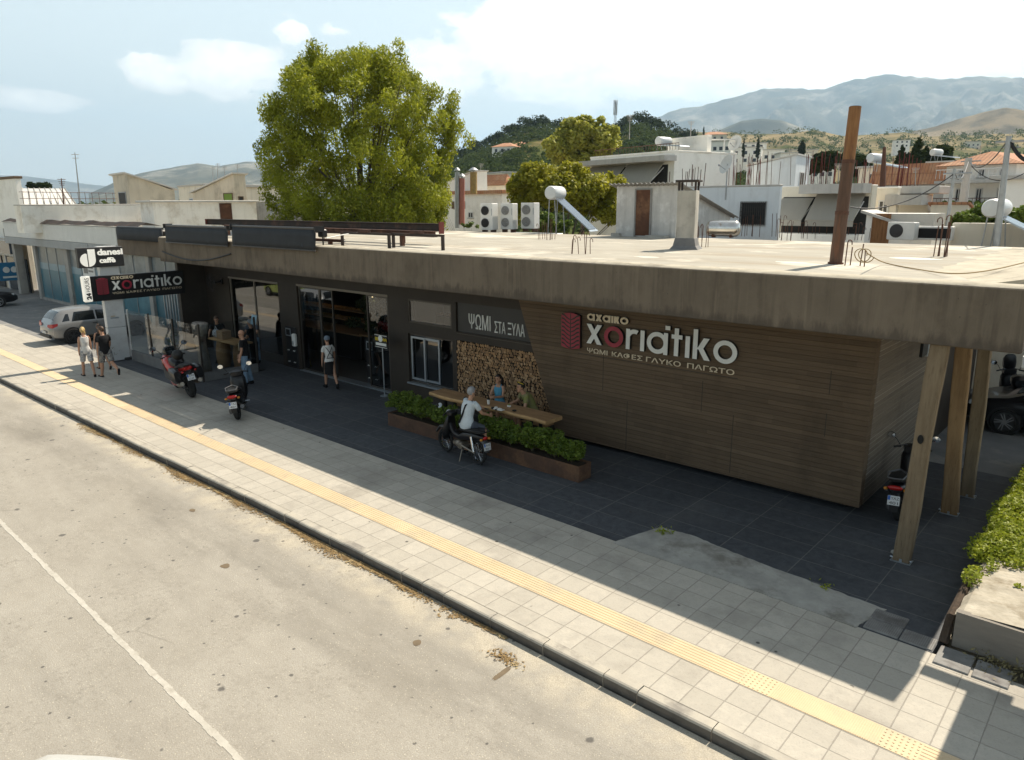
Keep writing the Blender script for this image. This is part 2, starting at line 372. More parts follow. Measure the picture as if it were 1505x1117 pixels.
# one ground sheet to the horizon
gm = MB(); ring0 = [(math.cos(a)*9, math.sin(a)*9) for a in np.linspace(0, 2*PI, 49)[:-1]]
rad = [60, 160, 500, 1600, 6000, 14000]; rings = []
gm.box(-90, 30, -40, 60, -.4, -.19)
for k in rad: rings.append([(k*math.cos(2*PI*j/64), k*math.sin(2*PI*j/64), -.30) for j in range(64)])
gm2 = MB(); gm2.add([(0, 0, -.30)]+[p for r in rings for p in r], [(0, 1+j, 1+(j+1) % 64) for j in range(64)] + [(1+k*64+j, 1+(k+1)*64+j, 1+(k+1)*64+(j+1) % 64, 1+k*64+(j+1) % 64) for k in range(len(rad)-1) for j in range(64)])
struct('ground', gm2, MATS['dry_earth'], fix=False)
rd = MB(); top = [(x, y) for x, y in KERB]
rd.add([(x, -9, ZR) for x, y in top]+[(x, y-.02, ZR) for x, y in top], [(i, i+1, i+1+len(top), i+len(top)) for i in range(len(top)-1)])
struct('road', rd, MATS['worn_asphalt'], fix=False)
# pavement body, with kerb stones in front
pv = MB(); K = len(top)
KS = .17
pv.add([(x, y+KS, -.004) for x, y in top]+[(x, 9.95, -.004) for x, y in top]+[(x, 9.95, -.28) for x, y in top], [(i, i+1, i+1+K, i+K) for i in range(K-1)]+[(i+K, i+1+K, i+1+2*K, i+2*K) for i in range(K-1)])
struct('pavement', pv, MATS['sidewalk_slabs'], fix=False)
def kerb_at(x):
    for (a, b), (c, d) in zip(KERB, KERB[1:]):
        if a <= x <= c: return b+(d-b)*(x-a)/(c-a)
    return KERB[-1][1]
ks = MB(); x = -60.
while x < 6:
    L = .98 if rnd.random() < .8 else .5
    a, b = x+.006, x+L-.006; ya, yb = kerb_at(a), kerb_at(b); j = rnd.uniform(-.006, .006); zt = rnd.uniform(-.004, .006)
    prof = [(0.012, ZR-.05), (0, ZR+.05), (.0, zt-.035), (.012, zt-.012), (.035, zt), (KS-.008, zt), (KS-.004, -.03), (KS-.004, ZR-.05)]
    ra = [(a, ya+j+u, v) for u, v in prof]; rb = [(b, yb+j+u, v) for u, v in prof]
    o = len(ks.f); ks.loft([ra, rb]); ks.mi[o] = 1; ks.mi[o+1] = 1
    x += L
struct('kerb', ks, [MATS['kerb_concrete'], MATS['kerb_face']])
# dark slate forecourt under the slab, and the plain asphalt beyond it
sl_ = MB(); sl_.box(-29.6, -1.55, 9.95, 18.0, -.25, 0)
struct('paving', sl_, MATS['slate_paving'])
fc = MB(); fc.box(-75, -29.6, 9.95, 24, -.25, -.006); struct('forecourt', fc, MATS['forecourt_asphalt'])
yd = MB(); yd.box(-29.6, 14, 18.0, 60, -.25, -.006); struct('yard_ground', yd, MATS['forecourt_asphalt'])
# rough concrete strip and perforated drain covers at the edge of the slate
rc = MB(); poly = [(-6.5, 9.86), (-6.2, 10.95), (-5.6, 11.02), (-4.6, 10.86), (-3.3, 10.75), (-2.3, 10.66), (-2.5, 9.9), (-4.2, 9.93)]
pts = []
for (a, b), (c, d) in zip(poly, poly[1:]+poly[:1]):
    for t in np.linspace(0, 1, 14)[:-1]: pts.append((a+(c-a)*t+rnd.uniform(-.012, .012), b+(d-b)*t+rnd.uniform(-.014, .014)))
rc.prism(pts, lambda u, v: (u, v, .010), (0, 0, -.05)); struct('concrete_strip', rc, MATS['rough_concrete'])
mat('cover_grey', (.26, .255, .24), (.17, .165, .155), sc=4, bump=.3, c3=(.11, .10, .095))
for i, (a, b, c, d) in enumerate(((-2.42, -1.98, 9.98, 10.28), (-2.42, -1.98, 10.3, 10.6), (-1.96, -1.56, 9.98, 10.3), (-1.5, -1.1, 9.72, 10.2), (-1.07, -.68, 9.72, 10.16))):
    q = MB(); q.bbox(a, b, c, d, -.02, .018, .008)
    q.k = 1
    if i < 3:
        for u in np.arange(a+.03, b-.02, .026):
            for v in np.arange(c+.03, d-.02, .026): q.box(u, u+.011, v, v+.011, .014, .0195)
    tag(q.build('drain_cover', [MATS['cover_grey'], MATS['kerb_face']]), ['perforated concrete drain cover nearest the rough concrete strip', 'plain grey cover slab against the slate paving edge', 'perforated drain cover beside the mossy timber edge', 'smooth grey cover slab in front of the low planter wall', 'cracked grey cover slab at the far right by dry weeds'][i], 'drain cover', 'covers set in the pavement edge')
# tactile guidance strip
ty0, ty1 = 7.69, 8.05
tc = MB(); tc.box(-60, 4, ty0, ty1, -.03, .0015)
def ribs(x0, x1):
    for k in range(6):
        y = ty0+.02+k*.058; tc.loft([[(x, y, .0), (x, y+.008, .007), (x, y+.03, .007), (x, y+.038, .0)] for x in (x0+.004, x1-.004)])
def dots(x0, x1):
    for i in range(7):
        for k in range(6):
            cx = x0+(i+.5)*(x1-x0)/7; cy = ty0+(k+.5)*(ty1-ty0)/6; tc.lathe([(.013, 0), (.010, .007), (.002, .0075)], (cx, cy, .001), 6)
def cross(x0, x1):
    for i in range(16):
        xx = x0+(i+.3)*(x1-x0)/16; tc.box(xx, xx+.010, ty0+.01, ty1-.01, 0, .0055)
x = -3.2
for seg in [('d', .4)]+[('c', .4)]*3+[('d', .4)]+[('r', .4)]*4:
    if x > 2: break
    {'d': dots, 'c': cross, 'r': ribs}[seg[0]](x, x+seg[1]); x += seg[1]
x = -3.2
while x > -9.5: ribs(x-.4, x); x -= .4
dots(x-.4, x); x -= .4
while x > -22: ribs(x-.4, x); x -= .4
struct('pavement_strip', tc, MATS['tactile_yellow'])
# markings and stains on the road
ln = MB()
def lane(x0, x1, y0, y1, w, n):
    ya = lambda x: y0+(y1-y0)*(x-x0)/(x1-x0)
    for i in range(n):
        a = x0+(x1-x0)*i/n; b = x0+(x1-x0)*(i+1)/n
        j = [rnd.uniform(-.011, .011) for _ in range(2)]
        ln.box(a, b, ya((a+b)/2)-w/2+j[0], ya((a+b)/2)+w/2+j[1], ZR-.01, ZR+.004)
lane(-48, 1.5, 3.36, 3.0, .076, 420)
struct('road_marking', ln, MATS['road_white'])
def blotch(name, cx, cy, rx, ry, m, z=ZR+.003, n=18, kind='structure'):
    q = MB(); rs = [rnd.uniform(.5, 1.3) for _ in range(n)]; rs = [(rs[i]+rs[i-1]+rs[(i+1) % n])/3 for i in range(n)]
    q.add([(cx+rx*r*math.cos(2*PI*i/n), cy+ry*r*math.sin(2*PI*i/n), z) for i, r in enumerate(rs)], [tuple(range(n))])
    return struct(name, q, m, kind=kind)
g = W(331, 832, z=ZR); blotch('road_patch', g.x, g.y, .10, .075, MATS['patch_brown'])
g = W(737, 990, z=ZR); blotch('road_patch', g.x, g.y, .05, .22, MATS['patch_brown'])
g = W(612, 945, z=ZR); blotch('road_patch', g.x, g.y, .08, .07, MATS['patch_brown'])
g = W(283, 750, z=ZR); blotch('road_patch', g.x, g.y, .10, .05, MATS['patch_brown'])
# dry needles and leaf litter in the gutter: many thin leaves
mat('litter', (.30, .20, .085), (.16, .105, .045), sc=6, c3=(.42, .33, .18), rough=.9)
def leafbed(name, pts, size, m, seed=3, flat=.25):
    g = np.random.default_rng(seed); n = len(pts); P = np.array(pts)
    th = g.uniform(0, 2*PI, n); l = size*g.uniform(.5, 1.5, n); w = l*g.uniform(.22, .5, n)
    u = np.stack([np.cos(th), np.sin(th), g.uniform(-flat, flat, n)], 1)*l[:, None]; v = np.stack([-np.sin(th), np.cos(th), g.uniform(-flat, flat, n)], 1)*w[:, None]
    V = np.stack([P-u, P-v, P+u, P+v], 1).reshape(-1, 3); o = quads(name, V, m); return o
def quads(name, V, m, parent=None, mi=None):
    """numpy quads -> mesh object; V is (4n,3)"""
    n = len(V)//4; me = bpy.data.meshes.new(name); me.vertices.add(4*n); me.vertices.foreach_set('co', np.ascontiguousarray(V, dtype=np.float32).ravel())
    me.loops.add(4*n); me.loops.foreach_set('vertex_index', np.arange(4*n, dtype=np.int32)); me.polygons.add(n); me.polygons.foreach_set('loop_start', np.arange(0, 4*n, 4, dtype=np.int32))
    ms = m if isinstance(m, (list, tuple)) else [m]
    for q in ms: me.materials.append(q)
    if mi is not None: me.polygons.foreach_set('material_index', np.asarray(mi, dtype=np.int32))
    me.update(calc_edges=True); me.validate(); return link(name, me, parent)
lp = []
for i in range(20000):
    x = rnd.uniform(-22, -6.1); dens = .55+.45*math.sin(x*1.9)*math.sin(x*.73+1)
    if rnd.random() > dens: continue
    wd = (.20+.09*math.sin(x*2.3))*(1 if x < -7 else .5)
    y = kerb_at(x)-.05-abs(rnd.gauss(.1, .35))*wd
    if x < -16 and rnd.random() < .4: continue
    lp.append((x, y, ZR+.008+rnd.random()*.012))
g = W(752, 962, z=ZR)
for i in range(170): lp.append((g.x+rnd.gauss(0, .12), g.y-.12+rnd.gauss(0, .05), ZR+.008+rnd.random()*.01))
o = leafbed('leaf_litter', lp, .025, MATS['litter']); o['kind'] = 'stuff'
# a few fallen dark twigs and gum marks left out on the road: small separate flakes
# ------------------------------------------------------------------ the bakery: slab, storefront, board-marked feature wall
def boardmat(name, axis, c1, c2, h=.1, lit_edge=0.0):
    n = newmat(name); p = n.pos(); b = n.b; b.inputs['Roughness'].default_value = .8; b.inputs['Specular IOR Level'].default_value = .3
    x, y, z = n.sep(p); u = x if axis == 'x' else y
    zz = n.mth('ADD', z, n.mth('MULTIPLY', n.noise(n.pos((.5, .5, 3)), 1.2, 2), .02))
    r = n.mth('DIVIDE', zz, h); fr = n.mth('FRACT', r); row = n.mth('FLOOR', r)
    seg = n.mth('FLOOR', n.mth('DIVIDE', n.mth('ADD', u, n.mth('MULTIPLY', n.white(n.comb(row, 3.3)), 5)), 1.9))
    wn = n.white(n.comb(row, seg)); wn2 = n.white(n.comb(row, 9.1))
    gr = n.noise(n.comb(n.mth('MULTIPLY', u, 1.3), n.mth('MULTIPLY', z, 34), wn), 1.6, 5, .6)
    c = n.mix(n.rng(gr, .3, .72), c1, c2)
    c = n.mix(n.rng(wn, .35, 1, 0, .38), c, tuple(q*.55 for q in c1))
    c = n.mix(n.rng(wn2, .6, 1, 0, .22), c, tuple(q*1.5 for q in c2))
    c = n.mix(n.rng(n.noise(n.pos((1, 1, .6)), .9, 7, .66), .5, .72, 0, .55), c, tuple(q*.5 for q in c1))
    e = n.rng(n.mth('MINIMUM', fr, n.mth('SUBTRACT', 1, fr)), .03, .09, 1, 0)
    if lit_edge: c = n.mix(n.mth('MULTIPLY', n.mth('MULTIPLY', e, lit_edge), n.rng(wn2, .1, .9)), c, (.42, .40, .35))  # pale lines paint the light on the side wall's board edges
    else: c = n.mix(n.mth('MULTIPLY', e, .28), c, tuple(q*.4 for q in c1))
    n.col(c); n.bump(n.mth('ADD', n.mth('MULTIPLY', wn2, .7), n.mth('ADD', n.mth('MULTIPLY', gr, .25), n.mth('MULTIPLY', e, -.6))), .6, .02)
boardmat('board_front', 'x', (.106, .073, .045), (.146, .102, .064), .098)
boardmat('board_side', 'y', (.13, .105, .08), (.20, .165, .13), .098, .8)
mat('fascia_concrete', (.165, .124, .085), (.122, .092, .064), sc=.9, c3=(.10, .077, .056), streak=.62, bump=.3, bsc=24)
def roofmat():
    n = newmat('roof_screed'); p = n.pos(); n.b.inputs['Roughness'].default_value = .95; n.b.inputs['Specular IOR Level'].default_value = .15
    c = n.mix(n.rng(n.noise(n.pos((.5, 1.6, 1)), .9, 8, .65), .3, .7), (.45, .42, .355), (.335, .31, .26))
    c = n.mix(n.rng(n.noise(n.pos((.16, .8, 1)), .8, 7, .7), .5, .68, 0, .75), c, (.33, .275, .20))
    c = n.mix(n.rng(n.noise(p, .35, 5, .6), .53, .62, 0, .8), c, (.68, .63, .53))
    c = n.mix(n.rng(n.noise(p, 40, 2), .55, .8, 0, .3), c, (.25, .22, .18))
    n.col(c); n.bump(n.noise(p, 30, 4), .35, .015)
roofmat()
def fasciamat():
    n = newmat('fascia_board_concrete'); p = n.pos(); n.b.inputs['Roughness'].default_value = .9; n.b.inputs['Specular IOR Level'].default_value = .25
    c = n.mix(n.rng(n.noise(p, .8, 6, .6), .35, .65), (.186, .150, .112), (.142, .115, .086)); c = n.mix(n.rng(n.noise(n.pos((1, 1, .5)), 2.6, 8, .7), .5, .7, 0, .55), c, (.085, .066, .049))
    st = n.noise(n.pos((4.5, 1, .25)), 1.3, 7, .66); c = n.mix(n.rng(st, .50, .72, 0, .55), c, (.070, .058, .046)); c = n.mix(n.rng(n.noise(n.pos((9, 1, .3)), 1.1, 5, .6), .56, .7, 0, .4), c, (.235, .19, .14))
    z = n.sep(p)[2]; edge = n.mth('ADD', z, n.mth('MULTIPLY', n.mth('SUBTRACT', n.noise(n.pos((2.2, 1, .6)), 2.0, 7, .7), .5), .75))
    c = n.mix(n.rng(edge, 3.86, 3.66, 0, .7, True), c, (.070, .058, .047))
    c = n.mix(n.rng(n.voro(p, 5), .05, .035, 0, .7), c, (.04, .033, .027)); n.col(c); n.bump(n.noise(p, 22, 5), .4, .015)
fasciamat()
mat('roof_edge', (.52, .47, .37), (.40, .36, .28), sc=3, c3=(.30, .265, .21), bump=.5, bsc=45, rough=.95)
mat('brown_wall', (.040, .030, .022), (.031, .024, .018), sc=1.4, rough=.6, spec=.35, c3=(.046, .036, .027))
mat('soffit', (.16, .13, .10), (.13, .105, .08), sc=1)
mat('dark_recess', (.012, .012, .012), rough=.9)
mat('charcoal_panel', (.045, .042, .040), (.038, .036, .035), sc=2, rough=.5)
mat('alu', (.45, .50, .54), (.40, .45, .50), sc=6, rough=.35, metal=.75)
mat('bronze_frame', (.09, .08, .07), rough=.4, metal=.6)
mat('pale_frame', (.22, .19, .155), rough=.5, metal=.3)
mat('letter_white', (.72, .73, .70), rough=.45); mat('letter_cream', (.66, .56, .40), rough=.5)
mat('letter_red', (.30, .022, .045), (.25, .018, .035), rough=.42); mat('letter_side', (.02, .018, .016), rough=.5)
mat('interior_wall', (.05, .042, .035), rough=.8); mat('interior_floor', (.10, .095, .09), rough=.35)
mat('white_paint', (.78, .77, .73), rough=.5); mat('black_paint', (.012, .012, .013), rough=.4)
glassmat('glass', (.50, .55, .55), refl=.06); glassmat('clear_glass', (.75, .8, .8), refl=.03)
FY, ZB, ZT = 12.36, 3.63, 4.55
XL, XR = -29.5, -1.38
bk = thing('bakery_building', 'low bakery with a wide concrete roof slab, dark storefront and board marked wall', 'building', (-15, 14, 0))
def P(mb, name, m, **k): return mb.build(name, m, bk, world=True, **k)
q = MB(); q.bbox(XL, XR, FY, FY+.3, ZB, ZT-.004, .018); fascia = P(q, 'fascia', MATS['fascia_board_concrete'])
# joints and hooks on the fascia
q = MB()
q.box(XL+.02, XR-.02, FY+.3, 24.1, ZT-.28, ZT-.03); P(q, 'roof', MATS['roof_screed'])
q = MB()      # pale rough mortar edge along the front and right of the roof
xs = np.linspace(XL, XR, 90); rr = []
for x in xs: rr.append([(x, FY+.03, ZT-.02), (x, FY+.06, ZT+.012+rnd.uniform(-.004, .004)), (x, FY+.42, ZT+.03+rnd.uniform(-.006, .006)), (x, FY+.78+rnd.uniform(-.07, .07), ZT-.028)])
q.loft(rr, cap=False, closed=False)
for (x0, x1, y0, y1) in ((-3.4, XR-.03, 13.2, 23.8),):
    rr = []
    for y in np.linspace(y0, y1, 30):
        w = 1.15*(1 if y > 15 else .4+.3*(y-13.2)); rr.append([(XR-.03, y, ZT+.10), (XR-.5*w, y, ZT+.06+rnd.uniform(-.01, .01)), (XR-.9*w, y, ZT+rnd.uniform(-.008, .008)), (XR-1.6*w+rnd.uniform(-.1, .1), y, ZT-.029)])
    q.loft(rr, cap=False, closed=False)
    q.quad((XR-.03, y0, ZT-.03), (XR-.03, y0, ZT+.1), (XR-.5*.4, y0, ZT+.06), (XR-1.6*.4, y0, ZT-.03))
P(q, 'roof_edge', MATS['roof_edge'], smooth='all')
q = MB(); q.box(XL+.02, XR-.02, FY+.3, 24.1, ZB+.02, ZB+.12); P(q, 'ceiling', MATS['soffit'])
q = MB(); q.box(XL+.02, XR-.02, 23.9, 24.1, ZB+.12, ZT-.28); q.box(XR-.22, XR-.02, FY+.3, 23.9, ZB+.12, ZT-.28); P(q, 'roof_beam', MATS['fascia_concrete'])
def cells(q, xs, zs, y0, y1, holes):
    for i in range(len(xs)-1):
        for j in range(len(zs)-1):
            cx, cz = (xs[i]+xs[i+1])/2, (zs[j]+zs[j+1])/2
            if not any(a < cx < b and c < cz < d for a, b, c, d in holes): q.box(xs[i], xs[i+1], y0, y1, zs[j], zs[j+1])
D1 = (-27.4, -23.82, 0.0, 3.02); D2 = (-22.6, -17.6, 0.0, 3.05); W1 = (-16.66, -14.80, 2.33, 3.03); W2 = (-16.72, -14.80, .50, 2.0); LG = (-14.62, -11.0, .46, 2.04); SG = (-14.62, -11.0, 2.28, 3.10)
holes = [D1, D2, W1, W2, LG, SG]
xs = sorted({XL, -11.0, *[h[0] for h in holes], *[h[1] for h in holes]}); zs = sorted({0., ZB+.02, *[h[2] for h in holes], *[h[3] for h in holes]})
q = MB(); cells(q, xs, zs, 14.0, 14.26, holes); P(q, 'storefront_wall', MATS['brown_wall'])
q = MB(); q.box(XL, XL+.2, 12.9, 14.0, 0, ZB+.02); q.box(XL, XL+.2, 14.26, 23.9, 0, ZB+.02); q.box(-4.0, -3.72, 19.3, 23.9, 0, ZB+.02); q.box(XL+.2, -4.0, 23.6, 23.85, 0, ZB+.02); P(q, 'end_wall', MATS['brown_wall'])
q = MB(); q.box(XL+.22, -14.4, 22.2, 22.4, 0, ZB); q.box(-14.6, -14.4, 14.28, 22.2, 0, ZB); q.box(-14.4, -4.0, 14.6, 14.8, 0, ZB); P(q, 'interior_wall', MATS['interior_wall'])
q = MB(); q.box(XL+.22, -14.6, 14.26, 22.2, -.02, .012); P(q, 'interior_floor', MATS['interior_floor'])
# feature wall of board-marked concrete, floating over a dark recess
FWY = 13.8
q = MB(); q.prism([(-12.22, ZB+.015), (-10.87, .12), (-3.66, .17), (-3.66, ZB+.015)], lambda u, v: (u, FWY, v), (0, .22, 0))
q.k = 1
for px, y0, y1 in ((887, 522, 574), (922, 590, 662), (1033, 560, 606), (1078, 610, 696), (1222, 545, 580), (1215, 608, 642)):
    a = W(px, y0, y=FWY); b = W(px, y1, y=FWY); q.box(a.x-.007, a.x+.007, FWY-.0025, FWY+.05, b.z, a.z)
fw = P(q, 'feature_wall', [MATS['board_front'], MATS['brown_wall']])
q = MB(); q.box(-3.86, -3.655, FWY+.223, 19.3, .17, ZB+.015); P(q, 'side_wall', MATS['board_side'])
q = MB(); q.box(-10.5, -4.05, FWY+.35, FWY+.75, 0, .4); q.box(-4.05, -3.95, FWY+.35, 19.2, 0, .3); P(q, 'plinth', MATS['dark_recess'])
# ---------------------------------------------- sign lettering made of strokes
def stroke_letter(ch, w):
    """(list of polygons in a cell with x-height 1, advance)"""
    def rect(x0, x1, y0, y1): return [(x0, y0), (x1, y0), (x1, y1), (x0, y1)]
    def ring(cx, cy, r, a0=0, a1=360, n=28):
        o = []
        for i in range(n):
            a = R_(a0+(a1-a0)*i/n); b = R_(a0+(a1-a0)*(i+1)/n)
            o.append([(cx+r*math.cos(a), cy+r*math.sin(a)), (cx+r*math.cos(b), cy+r*math.sin(b)), (cx+(r-w)*math.cos(b), cy+(r-w)*math.sin(b)), (cx+(r-w)*math.cos(a), cy+(r-w)*math.sin(a))])
        return o
    def diag(x0, y0, x1, y1, h): return [(x0, y0), (x0+h, y0), (x1+h, y1), (x1, y1)]
    h = w*1.28
    if ch == 'o': return [ring(.5, .5, .52)], 1.04
    if ch == 'a': return [ring(.5, .5, .52), [rect(1.02-w, 1.02, -.02, 1.02)]], 1.06
    if ch == 'x': return [[diag(0, 0, .86-h, 1, h)], [diag(.86-h, 0, 0, 1, h)]], .88
    if ch == 'r': return [[rect(0, w, 0, 1)], ring(.44, .56, .44, 62, 160, 8)], .62
    if ch == 'i': return [[rect(0, w, 0, 1)]], w+.02
    if ch == 't': return [[rect(.14, .14+w, 0, 1.30)], [rect(0, .52, 1-w*.95, 1)]], .54
    if ch == 'k': return [[rect(0, w, 0, 1.37)], [diag(.18, .46, .74-h, 1, h)], [diag(.80-h, 0, .20, .56, h)]], .82
    if ch == 'c': return [[rect(0, w, 0, 1)], [diag(.18, .42, .66-h, 1, h)], [diag(.72-h, 0, .18, .52, h)]], .74      # small kappa
    if ch == '.': return [[rect(0, w*1.15, 1.17, 1.17+w*.95)]], 0
    return [], .4
def stroke_word(word, w, gap, frame, width, depth, height=None):
    """returns {index: MB} with the front faces in slot 0 and the returns in slot 1"""
    o, r, u = (Vector(a) for a in frame); n = r.cross(u); adv = 0; items = []
    for ch in word:
        polys, a = stroke_letter(ch, w); items.append((adv, polys)); adv += a + (gap if ch != '.' else 0)
    sc = width/(adv-gap); sz = height or sc; out = []
    for a, polys in items:
        m = MB(); k = 0
        for grp in polys:
            k += 1; dz = depth+.0012*k
            for pl in grp:
                f0 = len(m.f)
                pts = [o + r*((a+x)*sc) + u*(y*sz) + n*dz for x, y in pl]; c = len(pts)
                m.add(pts+[p-n*dz for p in pts], [tuple(range(c))]+[(i+c, (i+1) % c+c, (i+1) % c, i) for i in range(c)])
                m.mi[f0+1:] = [1]*c
        out.append(m)
    return out
def wall_logo(parent, frame, s, world=True, prefix='', lit=1):
    """the whole bakery sign (frame origin = bottom left of the big word), s = width of the big word"""
    o, r, u = (Vector(a) for a in frame); n = r.cross(u)
    ws = stroke_word('xoria.tiko', .205, .13, (o, r, u), s, s*.02, s*.1237)
    for i, m in enumerate(ws):
        if i == 5:      # the square accent sits over the a
            m.v = [tuple(Vector(v)-r*(s*.042)) for v in m.v]
        m.build('letter', [MATS['letter_red' if i == 1 else 'letter_white'], MATS['letter_side']], parent, world=world, fix=False)
    for m in stroke_word('axaico', .27, .05, (o+u*(s*.146)+n*.004, r, u), s*.304, s*.016, s*.042):
        m.build('letter', [MATS['letter_cream'], MATS['letter_side']], parent, world=world, fix=False)
    for wd, a, b in (('ΨΩΜΙ', 0, .155), ('ΚΑΦΕΣ', .187, .405), ('ΓΛΥΚΟ', .43, .66), ('ΠΑΓΩΤΟ', .70, .985)):
        m = MB(); vs, fs = textmesh(wd, 1, .0, .014); x0 = min(v[0] for v in vs); x1 = max(v[0] for v in vs)
        m.add([o + u*(-s*.060) + r*(s*(a+(v[0]-x0)/(x1-x0)*(b-a))) + u*(v[2]/.73*s*.029) + n*(s*.012) for v in vs], fs); m.build('letter', MATS['letter_cream'], parent, world=world, fix=False)
    # emblem: red shield with a dark wheat ear
    ex, ez, ew, eh = -s*.199, -s*.051, s*.148, s*.228
    f = lambda a, b, d: o + r*(ex+a*ew) + u*(ez+b*eh) + n*d
    poly = [(0, .05)]+[(t, .05-.06*math.sin(PI*t)) for t in np.linspace(.1, .9, 7)]+[(1, .05), (1, .95)]+[(t, .95+.06*math.sin(PI*t)) for t in np.linspace(.9, .1, 7)]+[(0, .95)]
    m = MB(); c = len(poly); D = s*.022
    m.add([f(a, b, D) for a, b in poly]+[f(a, b, 0) for a, b in poly], [tuple(range(c))]+[(i+c, (i+1) % c+c, (i+1) % c, i) for i in range(c)]); m.mi[1:] = [1]*c
    m.k = 1
    d2 = D+.0025
    m.quad(f(.47, .0, d2), f(.53, .0, d2), f(.52, 1, d2), f(.48, 1, d2))
    for k in range(8):
        b0 = .03+k*.115
        for sg in (-1, 1):
            A = [(.5+sg*.03, b0), (.5+sg*.2, b0+.055), (.5+sg*.34, b0+.125), (.5+sg*.47, b0+.145), (.5+sg*.47, b0+.10), (.5+sg*.34, b0+.075), (.5+sg*.2, b0+.01), (.5+sg*.03, b0-.03)]
            m.add([f(a, min(b, .985), d2+.0007*sg+.002) for a, b in A], [tuple(range(8))])
    m.build('emblem', [MATS['letter_red'], MATS['letter_side']], parent, world=world, fix=False)
a = Vector((-9.93, 0, 2.56)); b = Vector((-6.2, 0, 0))
logo = MB(); logo.box(a.x-.3, b.x, FWY-.012, FWY-.003, a.z-.30, a.z-.29); sgn = logo.build('sign_rail', MATS['letter_side'], bk, world=True)
wall_logo(sgn, ((a.x, FWY-.012, a.z), (1, 0, 0), (0, 0, 1)), b.x-a.x)
# small framed sign on the far side wall
q = MB(); q.box(-3.655, -3.60, 16.95, 17.4, 2.55, 3.5); q.k = 1; q.box(-3.655, -3.598, 17.4, 18.1, 2.5, 3.55); P(q, 'wall_board', [MATS['black_paint'], MATS['alu']])
# ---------------------------------------------- "bread on the wood" panel
q = MB(); q.box(-14.6, -11.02, 14.05, 14.2, SG[2], SG[3]); pn = P(q, 'sign_panel', MATS['charcoal_panel'])
def panel_text(body, x0_, x1_, zb, zt):
    vs, fs = textmesh(body, 1, .02, .0); x0 = min(v[0] for v in vs); x1 = max(v[0] for v in vs); z1 = max(v[2] for v in vs); z0 = min(v[2] for v in vs)
    m = MB(); m.add([(x0_+(v[0]-x0)/(x1-x0)*(x1_-x0_), 14.04+v[1], zb+(v[2]-z0)/(z1-z0)*(zt-zb)) for v in vs], fs)
    m.build('letter', MATS['letter_white'], pn, world=True, fix=False)
panel_text('ΨΩΜΙ', -14.15, -13.33, 2.42, 2.83); panel_text('ΣΤΑ', -13.18, -12.79, 2.40, 2.71); panel_text('ΞΥΛΑ', -12.70, -12.12, 2.40, 2.72)
q = MB(); q.box(-14.6, -11.02, 14.02, 14.06, 2.16, 2.19); q.box(-14.6, -11.02, 13.985, 14.0, 2.225, 2.24); P(q, 'ledge', MATS['bronze_frame'])
# ---------------------------------------------- windows and doors
def window(h, y, name='window', frame=.05, fm='bronze_frame', panes=1, glass='glass'):
    x0, x1, z0, z1 = h; q = MB(); f = frame
    q.box(x0, x1, y-.03, y+.03, z0, z0+f); q.box(x0, x1, y-.03, y+.03, z1-f, z1); q.box(x0, x0+f, y-.03, y+.03, z0+f, z1-f); q.box(x1-f, x1, y-.03, y+.03, z0+f, z1-f)
    o = P(q, name, MATS[fm]); 
    for i in range(panes):
        a = x0+f+(x1-x0-2*f)*i/panes; b = x0+f+(x1-x0-2*f)*(i+1)/panes
        g = MB(); g.quad((a, y, z0+f), (b, y, z0+f), (b, y, z1-f), (a, y, z1-f)); g.build('pane', MATS[glass], o, world=True, fix=False)
    return o
window(W1, 14.04); w2 = window(W2, 14.10, panes=1)
for a, b, y in ((W2[0]+.1, W2[0]+.72, 14.05), (W2[0]+.66, W2[0]+1.32, 14.075)):     # aluminium sliding sashes
    q = MB(); z0, z1, f = W2[2]+.1, W2[3]-.08, .06
    q.box(a, b, y-.018, y+.012, z0, z0+f); q.box(a, b, y-.018, y+.012, z1-f, z1); q.box(a, a+f, y-.018, y+.012, z0+f, z1-f); q.box(b-f, b, y-.018, y+.012, z0+f, z1-f); q.build('sash', MATS['alu'], w2, world=True)
q = MB(); q.box(W2[0]-.03, W2[1]+.03, 13.93, 14.06, W2[2]-.04, W2[2]+.005); q.build('sill', MATS['alu'], w2, world=True)
# entrance 1: fixed glass with a slim post and a pale head; entrance 2: sliding leaves left and right, open in the middle
q = MB(); q.box(D1[0], D1[1], 13.985, 14.02, D1[3]-.05, D1[3]+.02); q.box(-25.6, -25.54, 14.04, 14.1, 0, D1[3]-.05); q.box(D1[0], D1[0]+.06, 14.04, 14.1, 0, D1[3]-.05); d1 = P(q, 'shop_window', MATS['pale_frame'])
for a, b in ((D1[0]+.06, -25.6), (-25.54, D1[1])):
    g = MB(); g.quad((a, 14.07, .35), (b, 14.07, .35), (b, 14.07, D1[3]-.05), (a, 14.07, D1[3]-.05)); g.build('pane', MATS['glass'], d1, world=True, fix=False)
q = MB(); q.box(D1[0]+.06, D1[1], 14.02, 14.12, 0, .35); q.build('sill', MATS['charcoal_panel'], d1, world=True)
q = MB(); q.box(D2[0], D2[1], 13.985, 14.02, D2[3]-.05, D2[3]+.02); d2 = P(q, 'door', MATS['pale_frame'])
